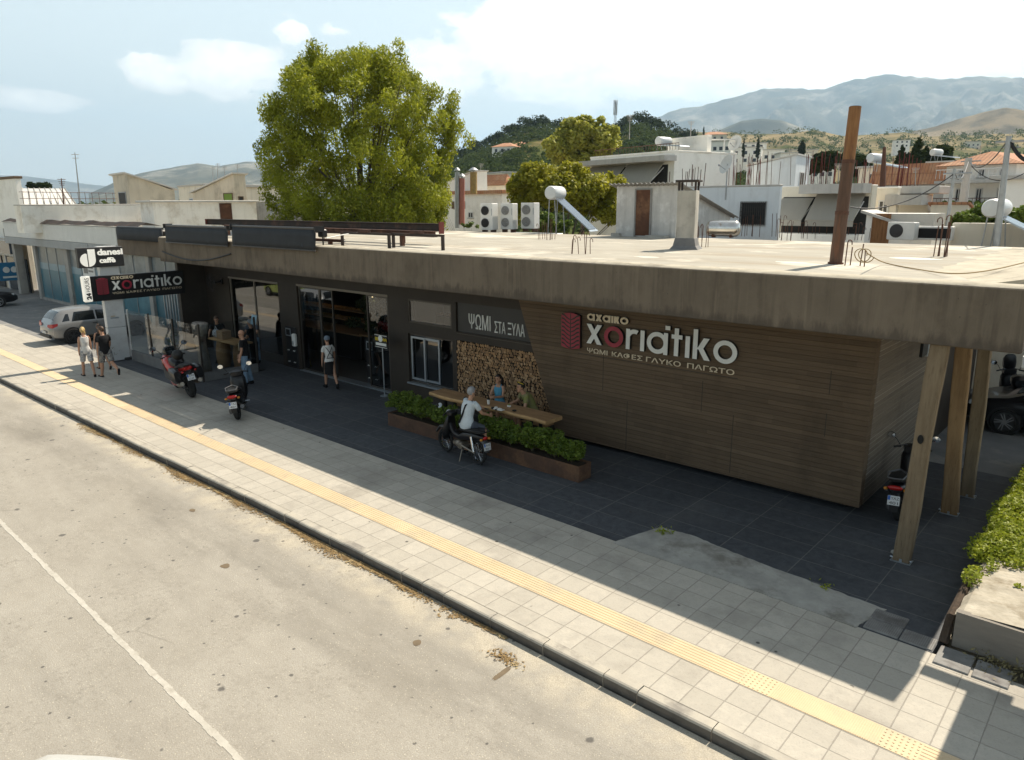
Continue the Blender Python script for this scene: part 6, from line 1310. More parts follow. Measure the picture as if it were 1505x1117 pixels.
for v in (.655, .865): H.slab('l', 0, 1, v, v+.02, 1.4, 'concrete_trim'); H.railing('l', 0, 1, v+.035, v+.10, 1.35, 'rebar' if v < .7 else 'frame_white', .22)
for u in (.12, .42, .72): H.win('l', u, u+.10, .73, .83); H.win('l', u, u+.10, .91, .97)
q = MB()
for k in range(7): q.ball((-H.W*(.1+.12*k), -1.25, .69*H.h+.18), .2, .2, .22, 8, 5)
q.build('balcony_plant', MATS['shrub_leaf'], H.t)['kind'] = 'stuff'
H = House('white_upper_house', 'white upper house with a tiled roof at the right edge', 'house', 1530, 262, 47, -12, 1470, 1600, 'white_wall', 0, .2, .4, group=GROUPB); H.win('l', .4, .6, .5, .75)
H = House('low_tiled_roof', 'low terracotta tiled lean-to roof below the white balcony house', 'roof', 1420, 322, 36, -4, 1366, 1440, 'cream_wall', 0, .1, .1, 'shedy', GROUPB, rise=.6, tm='roof_tile')
H = House('mono_shed', 'white mono pitch shed with a rusty window and an outdoor unit', 'shed', 1374, 313, 27.5, -2, 1274, 1390, 'white_wall', 3.6, .08, .15, 'shedx', GROUPB, rise=-.75, tm='concrete_trim')
H.box('l', .62*H.W, .90*H.W, .02*H.h, .98*H.h, .004, .03).build('rusty_panel', MATS['flue_top'], H.t)
p = W(1302, 352, d=26.6); t = thing('air_conditioner', 'small single fan outdoor unit in front of the mono pitch shed', 'air conditioner', p, R_(-12)); q = MB(); q.bbox(0, .85, 0, .3, 0, .55, .02); q.build('casing', MATS['ac_white'], t); q = MB(); q.lathe([(.21, 0), (.21, .02), (.05, .03), (.01, .03)], (.3, 0, .28), 20, Matrix.Rotation(R_(90), 3, 'X')); q.build('fan', MATS['grille_dark'], t)
q = MB(); p = W(1330, 352, d=26.6); q.bbox(p.x, p.x+1.3, p.y, p.y+.3, p.z, p.z+.42, .02); q.k = 1; q.box(p.x+.28, p.x+1.25, p.y-.006, p.y, p.z+.06, p.z+.36); tag(q.build('metal_trough', [MATS['ac_white'], MATS['dark_recess']]), 'open fronted white box beside the small outdoor unit', 'box')
q = MB(); a, b = W(1400, 350, d=30), W(1520, 345, d=30); q.bbox(-5.2, 3, 26.2, 26.5, 0, a.z+.6, .02); tag(q.build('yellow_parapet', MATS['cream_wall']), 'low yellowish parapet behind the right roof corner', 'parapet')
def pole(lb, px0, py0, px1, py1, d, r, m='galv', arm=False):
    a, b = W(px0, py0, d=d), W(px1, py1, d=d); t = thing('utility_pole', lb, 'pole', a); q = MB(); q.tube([a, b], [r, r*.7], 10); q.build('shaft', MATS[m], t, world=True, smooth=True)
    q = MB(); q.bar(b-Vector((.3, 0, .15)), b+Vector((.5, 0, -.15)), .03, 5); q.bar(b-Vector((.1, 0, .3)), b+Vector((.3, .1, -.3)), .02, 5); q.build('cross_arm', MATS['galv'], t, world=True)
pole('tall grey metal pole at the right, leaning over the roof corner', 1464, 362, 1483, 200, 25, .095); pole('concrete pole between the white house and the solar heater', 1414, 308, 1424, 232, 40, .2, 'concrete_trim'); pole('thin grey pole left of the concrete pole', 1389, 352, 1403, 248, 28, .06)
mast('flue_stack', 'thin stained flue with a round cowl right of the rusty flue', 1297, 275, 216, 45, .16, 0, 'rebar', 3)
for i, (px, y0, y1, d, lb) in enumerate(((925, 205, 168, 50, 'thin aerial on the left roof of the cubic house'), (1015, 200, 178, 52, 'thin aerial beside the roof room of the cubic house'), (1160, 246, 218, 54, 'bent aerial over the white gabled house'), (1232, 268, 240, 45, 'aerial on the cream roof behind the flue'), (1345, 276, 246, 50, 'aerial beside the orange roofed house'), (1440, 240, 214, 56, 'aerial on the white balcony house'), (706, 262, 240, 64, 'aerial on the house behind the flues'))): mast('television_aerial', lb, px, y0, y1, d, .03, 4, 'grey_wall', 1)
wires = [((1483, 204, 25), (1424, 236, 40)), ((1424, 236, 40), (1403, 252, 28)), ((1403, 255, 28), (1230, 300, 26)), ((1483, 206, 25), (1560, 215, 25)), ((1424, 240, 40), (1505, 255, 40))]
for i, (a, b) in enumerate(wires):
    A_, B_ = W(*a[:2], d=a[2]), W(*b[:2], d=b[2]); cable('overhead_wire', ['wire from the tall pole to the concrete pole', 'wire from the concrete pole to the thin pole', 'long thin wire crossing behind the rusty flue', 'thick wire leaving the tall pole at the right edge', 'wire from the concrete pole to the right edge'][i], [A_.lerp(B_, t)-Vector((0, 0, .5*4*t*(1-t))) for t in np.linspace(0, 1, 6)], .018 if i != 3 else .05, 'black_paint', 3)
# --- yard behind: far wall behind the posts
q = MB(); q.box(-.85, 3, 10.5, 12.2, 3.30, 3.42); cp = thing('added_shade_roof', 'unseen flat metal roof added beyond the right edge to shade the pavement', 'shade caster', (0, 11, 0)); q.build('sheet', MATS['galv'], cp, world=True)  # unseen roof, added only to cast the shadow on the right pavement
for x in (.7, 2.9):
    for y in (10.6, 12.1): q = MB(); q.box(x-.05, x+.05, y-.05, y+.05, .5, 3.3); q.build('post', MATS['galv'], cp, world=True)
q = MB(); q.box(-1.36, -.4, 12.38, 12.5, 3.44, 3.60); q.build('beam', MATS['galv'], cp, world=True)  # added bar casting the shade strip behind the sunlit pavement patch
q = MB(); q.box(-3.7, 6, 33, 33.3, 0, 3.2); tag(q.build('yard_wall', MATS['brown_wall']), 'plain dark wall closing the shaded yard behind the posts', 'wall')
# --- houses on the hillside
hs = [(527+430, 205, 380, 'orange roofed villa among the trees near the hilltop'), (745, 213, 330, 'white villa with orange roof on the left hill'), (770, 211, 345, 'villa with a pyramid roof on the left hill'), (945, 196, 420, 'villa half hidden by trees under the hilltop mast'), (1050, 196, 420, 'long villa beside the tan fields'), (1062, 205, 300, 'white house on the slope right of the cubic house'), (1098, 214, 320, 'white house beside two cypresses'), (1135, 218, 330, 'large white house under the tan fields'), (1165, 222, 300, 'grey flat house under the tan fields'), (1210, 228, 280, 'pale house left of the rusty flue'), (1182, 218, 360, 'small house behind the dark cypress'), (1325, 205, 700, 'tiny pale house in the tan fields right of the flue'), (1430, 207, 800, 'row of tiny pale houses in the tan fields'), (1105, 208, 350, 'small bright house at the field edge'), (655, 262, 160, 'white house at the foot of the green hill'), (885, 205, 360, 'pale house just left of the hill mast')]
HOUSES = hs
# ------------------------------------------------------------------ hills and mountains
def landmat(name, c1, c2, c3, sc, sc2=.02, bump=.0):
    n = newmat(name); p = n.pos(); n.b.inputs['Roughness'].default_value = 1; n.b.inputs['Specular IOR Level'].default_value = 0
    c = n.mix(n.rng(n.noise(p, sc, 8, .65), .38, .62), c1, c2); c = n.mix(n.rng(n.noise(p, sc2, 7, .7), .5, .6), c, c3); n.col(c); return MATS[name]
landmat('green_slope', (.050, .070, .022), (.085, .095, .035), (.19, .15, .07), .05, .022)
landmat('tan_slope', (.28, .225, .13), (.20, .165, .095), (.085, .095, .04), .012, .009); landmat('brown_slope', (.12, .10, .065), (.075, .07, .045), (.24, .19, .12), .006, .003)
landmat('far_slope', (.13, .125, .09), (.07, .075, .055), (.26, .245, .20), .0035, .0022)
LAND = {}
def ridge(name, pts, d0, d1, m, seed, rough=.02, zb=0., nx=140, ny=26, back=.35):
    g = np.random.default_rng(seed); px = np.linspace(pts[0][0], pts[-1][0], nx); py = np.interp(px, [p[0] for p in pts], [p[1] for p in pts])
    def fnoise(x, y):
        o = 0
        for k in range(1, 6):
            a = g0[k]; o = o + np.sin(x*a[0]*2**k*.5+a[1]+1.3*np.sin(y*a[2]*2**k*.35+a[3]))*np.cos(y*a[4]*2**k*.4+a[5])/1.75**k
        return o
    g0 = g.uniform(.6, 1.4, (7, 6))*np.array([1, 6, 1, 6, 1, 6])
    V = []; T = list(np.linspace(0, 1, ny))+[1+back*.4, 1+back]
    for j, t in enumerate(T):
        for i in range(nx):
            top = W(px[i], py[i], d=d1); dirx, diry = top.x/d1, top.y/d1; d = d0+(d1-d0)*t
            prof = (t**1.15) if t <= 1 else 1-(t-1)/back*.6
            hgt = (top.z-zb)*prof; nz = fnoise(px[i]*.022, t*9)*rough*(top.z-zb)*min(1, t*1.6)*(1.15-min(t, 1))*1.6 + fnoise(px[i]*.05+4, t*15)*rough*.5*(top.z-zb)*(1.1-min(t, 1))
            V.append((dirx*d, diry*d, zb+hgt+nz))
    F = [(j*nx+i, j*nx+i+1, (j+1)*nx+i+1, (j+1)*nx+i) for j in range(len(T)-1) for i in range(nx-1)]
    q = MB(); q.add(V, F); o = q.build(name, MATS[m], smooth='all', fix=False); o['kind'] = 'structure'; LAND[name+str(seed)] = (np.array(V).reshape(len(T), nx, 3), px, d0, d1); return o
ridge('mountain', [(900, 215), (960, 173), (1000, 160), (1060, 150), (1110, 140), (1160, 128), (1200, 125), (1250, 116), (1300, 111), (1340, 113), (1380, 121), (1420, 119), (1470, 109), (1520, 106), (1640, 100), (1800, 130)], 4500, 7600, 'far_slope', 3, .2, nx=200, ny=40)
ridge('mountain', [(1030, 205), (1060, 190), (1090, 178), (1120, 175), (1150, 178), (1190, 192), (1225, 206)], 2900, 3600, 'far_slope', 4, .05, nx=80)
ridge('mountain', [(130, 285), (150, 277), (182, 262), (220, 252), (262, 245), (290, 240), (322, 244), (360, 236), (400, 236), (450, 245), (520, 262), (620, 280)], 2600, 4600, 'far_slope', 5, .14, nx=160, ny=36)
ridge('mountain', [(-120, 262), (-20, 257), (30, 258), (80, 264), (140, 272), (200, 277), (300, 282)], 8500, 11500, 'far_slope', 6, .03, nx=60)
ridge('hill', [(1290, 225), (1340, 193), (1372, 187), (1410, 175), (1450, 163), (1480, 158), (1505, 161), (1560, 152), (1640, 158), (1760, 200)], 1300, 2300, 'brown_slope', 7, .12, nx=150, ny=36)
ridge('hill', [(930, 215), (985, 193), (1060, 194), (1130, 197), (1200, 193), (1240, 201), (1300, 196), (1330, 193), (1365, 200), (1420, 199), (1500, 197), (1600, 192), (1760, 215)], 320, 1050, 'tan_slope', 8, .10, nx=170, ny=40)
ridge('hill', [(560, 282), (620, 262), (660, 240), (690, 226), (720, 218), (745, 204), (770, 192), (800, 187), (830, 193), (870, 200), (905, 200), (925, 184), (945, 184), (970, 196), (1000, 207), (1030, 216), (1070, 232), (1120, 246), (1180, 262)], 120, 430, 'green_slope', 9, .06, nx=150, ny=36)
def onland(key, px, t):
    V, pxs, d0, d1 = LAND[key]; i = int(np.clip(np.searchsorted(pxs, px), 0, len(pxs)-1)); j = t*(V.shape[0]-3); j0 = int(j); f = j-j0; return Vector(V[j0, i]*(1-f)+V[min(j0+1, V.shape[0]-1), i]*f)
for px, py, d, lb in HOUSES:
    key = 'hill8' if d >= 600 else 'hill9'; C = W(px, py, d=d); w = 7+rnd.random()*5; dp = 7+rnd.random()*3; h = 5.5+rnd.random()*2.5; t = thing('hillside_house', lb, 'house', (C.x, C.y, C.z-h-1), R_(rnd.uniform(15, 40)), group='houses scattered over the hillside'); tl = 'orange' in lb or 'villa' in lb
    q = MB(); q.box(-w/2, w/2, -dp/2, dp/2, -6, h); q.build('wall', MATS[rnd.choice(('white_wall', 'cream_wall', 'white_wall'))], t)
    if tl: q = MB(); q.add([(-w/2-.6, -dp/2-.6, h), (w/2+.6, -dp/2-.6, h), (w/2+.6, dp/2+.6, h), (-w/2-.6, dp/2+.6, h), (-w/6, 0, h+1.8), (w/6, 0, h+1.8)], [(0, 1, 5, 4), (2, 3, 4, 5), (1, 2, 5), (3, 0, 4), (3, 2, 1, 0)]); q.build('roof', MATS['roof_tile'], t)
    else: q = MB(); q.box(-w/2-.4, w/2+.4, -dp/2-.4, dp/2+.4, h, h+.35); q.build('roof', MATS['concrete_trim'], t)
    for k in range(3):
        for z in (1.0, 3.9): q = MB(); x = -w*.36+k*w*.3; q.box(x, x+1.2, -dp/2-.06, -dp/2-.005, z, z+1.3); q.build('window', MATS['dark_pane'], t)
C = W(904, 186, d=430); t = thing('telecom_mast', 'tall dark lattice telecom mast on the wooded hilltop', 'mast', C); hh = W(904, 149, d=430).z-C.z; q = MB()
for a in range(3): q.tube([(.9*math.cos(a*2.09), .9*math.sin(a*2.09), -4), (.35*math.cos(a*2.09), .35*math.sin(a*2.09), hh)], .10, 4)
for k in range(14):
    z = -3+k*(hh+2)/14
    for a in range(3): r0 = .8-.03*k; q.bar((r0*math.cos(a*2.09), r0*math.sin(a*2.09), z), (r0*math.cos((a+1)*2.09), r0*math.sin((a+1)*2.09), z+1), .05, 3)
q.build('lattice', MATS['grey_wall'], t)
q = MB()
for z in (.55, .72, .88, .97):
    for a in range(5): q.box(.9*math.cos(a*1.26)-.15, .9*math.cos(a*1.26)+.15, .9*math.sin(a*1.26)-.15, .9*math.sin(a*1.26)+.15, hh*z-1.1, hh*z+1.1)
q.build('antenna_panel', MATS['grey_wall'], t)
# ------------------------------------------------------------------ trees
leafmat('pepper_leaf', (.345, .375, .024), (.19, .22, .016), (.47, .46, .05), .44, .45); leafmat('plane_leaf', (.40, .40, .07), (.26, .28, .05), (.42, .40, .11), .42, .3); leafmat('lemon_leaf', (.34, .325, .025), (.22, .225, .02), (.45, .41, .05), .42, .7)
leafmat('bush_leaf', (.14, .20, .03), (.085, .14, .022), (.24, .28, .06), .35, 1); leafmat('dark_leaf', (.035, .052, .018), (.024, .036, .014), (.06, .078, .025), .22, .3); leafmat('wood_leaf', (.075, .105, .030), (.048, .072, .022), (.12, .145, .045), .30, .05)
for _m in ('wood_leaf', 'dark_leaf'): MATS[_m].node_tree.nodes['Principled BSDF'].inputs['Specular IOR Level'].default_value = .03; MATS[_m].node_tree.nodes['Principled BSDF'].inputs['Roughness'].default_value = .95
mat('trunk_bark', (.11, .085, .06), (.07, .055, .04), sc=9, bump=.6)
def limb_tree(t, base, h, cl, g, tr=.3, nb=14):
    q = MB(); b = Vector((0, 0, -.2)); top = Vector((0, 0, h*.45)); q.tube([b, Vector((.1, .05, h*.2)), top], [tr, tr*.8, tr*.6], 9); q.build('trunk', MATS['trunk_bark'], t, smooth=True); q = MB()
    for i in range(nb):
        c = Vector(cl[int(g.integers(len(cl)))][:3]); m = top.lerp(c, .5)+Vector((0, 0, -.06*h)); q.tube([top-Vector((0, 0, h*.1*g.random())), m, c], [tr*.26, tr*.14, tr*.03], 6)
    q.build('limb', MATS['trunk_bark'], t, smooth=True)
def bigtree():
    base = W(533, 335, d=44); base.z = 0; g = np.random.default_rng(21); d = 44
    t = thing('pepper_tree', 'big drooping yellow green pepper tree rising behind the bakery roof', 'tree', base); sx = 44/1073*1.0/math.cos(R_(11))
    rt = Vector((CR.x, CR.y, 0)).normalized(); fw = Vector((-rt.y, rt.x, 0)); cl = []
    # crown outline read as width by height
    prof = [(350, 134), (300, 142), (250, 146), (215, 148), (175, 138), (140, 122), (110, 100), (92, 72), (78, 45)]
    zs = lambda py: W(533, py, d=d).z
    N = 0
    while len(cl) < 460:
        py = g.uniform(80, 350); hw = np.interp(py, [p[0] for p in prof][::-1], [p[1] for p in prof][::-1])*.038; 
        a = g.uniform(0, 6.283); r = (g.uniform(.0, 1)**.36)*hw*g.uniform(.88, 1.0); v = rt*(r*math.cos(a))+fw*(r*math.sin(a)*.85); s = g.uniform(.36, .76)
        cx = (530-533)*.04
        cl.append((v.x+rt.x*cx, v.y+rt.y*cx, zs(py)-s*.3, s, s, s*g.uniform(.9, 1.5)))
    for px, py in ((420, 160), (405, 215), (402, 250), (655, 190), (655, 165), (640, 130), (450, 88), (470, 82), (560, 90), (580, 98), (520, 86), (664, 180), (668, 195), (662, 150), (655, 210), (660, 225), (405, 290), (412, 320), (430, 335), (650, 300), (640, 325), (400, 270), (400, 170), (425, 120)):
        p = W(px, py, d=d)-base; 
        for k in range(3): cl.append((p.x+g.normal(0, .3), p.y+g.normal(0, .3), p.z+g.normal(0, .3), .42, .42, .5))
    C, Nn = blobcloud(cl, 150000, g, .2); leaves('crown', C, Nn, .10, MATS['pepper_leaf'], t, 21, .34, droop=.55, up=.25)
    limb_tree(t, base, 12, cl, g, .45, 46)
bigtree()
def tree(name, lb, px, pyb, d, outline, n, ls, lm, seed, asp=.6, cs=(.5, 1.0), nc=110, zb=0, tr=.25, droop=0, depth=.9, group=None, cat='tree'):
    """crown filled inside a list of (px, py, half width px, half height px) lobes at distance d"""
    base = W(px, pyb, d=d); base.z = zb; g = np.random.default_rng(seed); t = thing(name, lb, cat, base, group=group); rt = Vector((CR.x, CR.y, 0)).normalized(); fw = Vector((-rt.y, rt.x, 0)); k = d/1073; cl = []
    ar = np.array([o[2]*o[3] for o in outline], float); 
    for i in range(nc):
        o = outline[int(g.choice(len(outline), p=ar/ar.sum()))]; v = g.normal(size=3); v /= np.linalg.norm(v); r = g.random()**.4; c = W(o[0], o[1], d=d)-base; s = g.uniform(*cs)*min(o[2], o[3])*k*.5
        p = c + rt*(v[0]*r*(o[2]*k-s)) + fw*(v[1]*r*(min(o[2], o[3]*1.2)*k*depth)) + Vector((0, 0, v[2]*r*(o[3]*k-s))); cl.append((p.x, p.y, p.z, s, s, s*.85))
    C, Nn = blobcloud(cl, n, g, .35); leaves('crown', C, Nn, ls, MATS[lm], t, seed, asp, droop); limb_tree(t, base, max(2, (W(px, outline[0][1], d=d).z-zb)), cl, g, tr, 16); return t
tree('plane_tree', 'tall olive green tree standing behind the white cubic house', 855, 330, 78, [(835, 212, 40, 30), (850, 195, 32, 28), (885, 205, 34, 26), (852, 178, 14, 16), (880, 182, 14, 14), (810, 222, 16, 14), (860, 235, 50, 22)], 26000, .22, 'plane_leaf', 31, .6, nc=150)
tree('citrus_tree', 'bright yellow green round tree between the outdoor units and the shed', 830, 340, 42, [(815, 275, 62, 38), (790, 262, 40, 30), (860, 285, 56, 40), (900, 270, 38, 22), (765, 280, 24, 30), (845, 250, 36, 20), (890, 310, 40, 30), (760, 310, 16, 24)], 42000, .095, 'lemon_leaf', 32, .7, nc=230, zb=0)
tree('garden_bush', 'pale green bush in front of the white balcony house at the right', 1450, 345, 34, [(1425, 325, 30, 16), (1455, 312, 26, 16), (1490, 318, 26, 20), (1410, 335, 16, 10)], 7000, .09, 'bush_leaf', 33, .75, nc=70, tr=.06)
tree('garden_bush', 'small light bush behind the outdoor units', 790, 342, 38, [(800, 325, 22, 16), (825, 332, 22, 12)], 3500, .08, 'bush_leaf', 34, .7, nc=40, tr=.05)
tree('garden_bush', 'thin bush at the foot of the two flues', 690, 340, 50, [(693, 331, 16, 6), (650, 315, 10, 22)], 1800, .09, 'bush_leaf', 35, .7, nc=30, tr=.05)
tree('broad_pine', 'dark green round pine left of the rusty flue', 1215, 275, 95, [(1205, 238, 22, 16), (1222, 236, 16, 14), (1190, 248, 14, 12)], 5000, .30, 'dark_leaf', 36, .6, nc=60)
tree('broad_pine', 'dark green pine behind the rusty flue', 1250, 275, 100, [(1252, 240, 20, 18), (1268, 246, 14, 16)], 4500, .30, 'dark_leaf', 37, .6, nc=60)
tree('broad_pine', 'dark ragged pine right of the tall cypresses', 1384, 262, 92, [(1384, 225, 14, 14), (1376, 238, 14, 14), (1388, 240, 12, 12)], 4500, .28, 'dark_leaf', 38, .6, nc=60)
def cypress(lb, px, pyb, pyt, wpx, d, n=2600, lm='dark_leaf'):
    base = W(px, pyb, d=d); zt = W(px, pyt, d=d).z; zb = base.z; h = zt-zb; g = np.random.default_rng(int(px)); t = thing('cypress', lb, 'cypress', base, group='dark cypresses'); r = wpx*.5*d/1073; cl = []
    for i in range(46): u = i/45; rr = r*math.sin(PI*min(1, .12+u*.88))**.55*(1-.45*u); a = g.uniform(0, 6.28); cl.append((rr*.5*math.cos(a), rr*.5*math.sin(a), h*u*.97, rr*.6+.05, rr*.6+.05, h*.045))
    C, N = blobcloud(cl, n, g, .4); leaves('crown', C, N, .055*r*2+.1, MATS[lm], t, int(px), .45, -.4); q = MB(); q.tube([(0, 0, -2), (0, 0, h*.5)], [r*.18, r*.08], 6); q.build('trunk', MATS['trunk_bark'], t)
for px, pb, pt, w, d, lb in ((1345, 262, 201, 22, 90, 'tallest dark cypress right of the orange roof'), (1356, 262, 214, 18, 92, 'second cypress close behind the tallest one'), (1321, 262, 214, 16, 90, 'dark cypress left of the tallest one'), (1331, 262, 224, 10, 90, 'slim cypress between two taller ones'), (1242, 262, 218, 12, 100, 'ragged cypress beside the rusty flue'), (1275, 262, 222, 10, 100, 'thin cypress just right of the rusty flue'),
    (1092, 230, 203, 5, 300, 'slim cypress on the slope right of the cubic house'), (1113, 232, 202, 7, 300, 'taller slim cypress on the slope beside two white houses'), (1178, 228, 206, 12, 250, 'broad dark cypress left of the flue on the slope'), (1066, 222, 204, 5, 320, 'small cypress near the dish on the cubic house'), (957, 195, 182, 3, 380, 'thin cypress in front of the hilltop villa'), (1034, 198, 186, 3, 380, 'pair forming thin cypress near the tan fields'), (1021, 204, 190, 3, 380, 'thin cypress at the end of the wooded ridge')): cypress(lb, px, pb, pt, w, d)
# woods that read as one mass: the green hill, the tan slopes' scrub, the plain at the left
def woods(name, pts, n, size, lm, seed, per=42, kind='stuff', asp=.7):
    g = np.random.default_rng(seed); Cs, Ns = [], []
    for (p, r) in pts:
        d = g.normal(size=(per, 3)); d /= np.linalg.norm(d, axis=1)[:, None]; d[:, 2] = np.abs(d[:, 2])*1.1-.2; Cs.append(np.array(p)+d*np.array([r, r, r*.95])*g.uniform(.6, 1.05, (per, 1))+np.array([0, 0, r*.45])); Ns.append(d)
    C = np.concatenate(Cs); N = np.concatenate(Ns); o = leaves(name, C, N, size, MATS[lm], None, seed, asp, up=.35); o['kind'] = kind; return o
g = random.Random(5); pts = []
for i in range(2300):
    px = g.uniform(585, 1150); t = g.random()**.75; p = onland('hill9', px, t)
    clear = math.sin(px*.05+t*9)+math.sin(px*.021-t*14)
    if clear > 1.15 and t < .85: continue
    r = g.uniform(1.4, 3.2)*(1.25 if t > .9 else .9); pts.append((p, r))
woods('hillside_woods', pts, 0, .5, 'wood_leaf', 41, 64)
pts = [(onland('hill9', g.uniform(640, 1020), g.uniform(.93, 1.0))+Vector((0, 0, g.uniform(1, 4))), g.uniform(1.8, 3.6)) for _ in range(230)]
woods('ridge_trees', pts, 0, .5, 'dark_leaf', 42, 70)['kind'] = 'stuff'
pts = []
for i in range(2400):
    px = g.uniform(960, 1600); t = g.random()**1.6; p = onland('hill8', px, t)
    if math.sin(px*.03+t*21)+math.sin(px*.013-t*7) < -.2 or t < .18 or g.random() < .3: pts.append((p, g.uniform(1.6, 3.6)*(.8+t)))
woods('slope_scrub', pts, 0, .85, 'wood_leaf', 43, 26)
pts = []
for i in range(420):
    px = g.uniform(-60, 420); d = g.uniform(160, 420); p = W(px, 300, d=d); p.z = g.uniform(-.5, 2.5); pts.append((p, g.uniform(2.0, 4.2)))
for i in range(240):
    px = g.uniform(990, 1560); d = g.uniform(110, 260); p = W(px, 300, d=d); p.z = g.uniform(0, 2.5); pts.append((p, g.uniform(1.6, 3.4)))
woods('plain_woods', pts, 0, .6, 'wood_leaf', 44, 46)
tree('plain_tree', 'round dark tree standing above the left plain', 62, 290, 150, [(62, 275, 12, 7)], 1500, .35, 'dark_leaf', 45, .6, nc=30); tree('plain_tree', 'tiny dark pine above the left roofs', 46, 290, 150, [(46, 274, 5, 7)], 700, .3, 'dark_leaf', 46, .6, nc=14)
# ------------------------------------------------------------------ cars
mat('tyre', (.018, .018, .018), (.012, .012, .012), sc=8, rough=.85); mat('rim', (.50, .51, .52), rough=.28, metal=.85, sc=4); mat('rim_dark', (.06, .06, .065), rough=.35, metal=.6)
mat('car_glass', (.012, .016, .018), (.010, .013, .015), rough=.06, spec=.7); mat('tail_red', (.42, .012, .010), (.30, .01, .01), rough=.2, sc=12); mat('lamp_clear', (.55, .57, .58), rough=.12, sc=20); mat('trim_black', (.015, .015, .016), rough=.55)
def carpaint(n, c): return mat(n, c, tuple(q*.93 for q in c), sc=.8, rough=.32, metal=.35, spec=.5, coat=.7, obj=True)
carpaint('paint_grey', (.25, .25, .245)); carpaint('paint_black', (.008, .008, .010)); _b = MATS['paint_black'].node_tree.nodes['Principled BSDF']; _b.inputs['Metallic'].default_value = 0; _b.inputs['Coat Weight'].default_value = .25; _b.inputs['Specular IOR Level'].default_value = .25; carpaint('paint_silver', (.46, .47, .47)); carpaint('paint_green', (.42, .50, .14)); carpaint('paint_white', (.78, .78, .74))
mat('plate_white', (.62, .63, .62), rough=.4); mat('plate_blue', (.03, .12, .42), rough=.4)
HATCH = [(-2.08, .42, .62, .66, .62, .40), (-2.02, .30, .74, .86, .84, .50), (-1.93, .26, .86, 1.02, .865, .60), (-1.72, .24, .90, 1.30, .885, .60), (-1.5, .22, .92, 1.42, .895, .60), (-1.0, .20, .93, 1.47, .90, .62), (-.3, .20, .925, 1.48, .905, .63), (.25, .20, .91, 1.44, .905, .62), (.65, .20, .90, 1.28, .90, .62), (1.05, .20, .885, 1.05, .895, .64), (1.25, .21, .87, .955, .89, .68), (1.6, .22, .82, .88, .87, .64), (1.9, .26, .72, .78, .82, .56), (2.1, .34, .58, .62, .70, .44)]
SEDAN = [(-2.32, .42, .68, .72, .64, .42), (-2.26, .30, .82, .92, .84, .54), (-2.0, .26, .90, .99, .87, .62), (-1.7, .24, .92, 1.03, .885, .64), (-1.35, .22, .93, 1.20, .895, .60), (-.9, .20, .93, 1.40, .90, .58), (-.3, .20, .925, 1.44, .905, .59), (.25, .20, .91, 1.40, .905, .58), (.7, .20, .90, 1.22, .90, .58), (1.1, .20, .885, 1.02, .895, .62), (1.3, .21, .87, .94, .89, .66), (1.75, .22, .82, .86, .87, .64), (2.1, .26, .72, .76, .82, .56), (2.32, .34, .58, .62, .70, .44)]
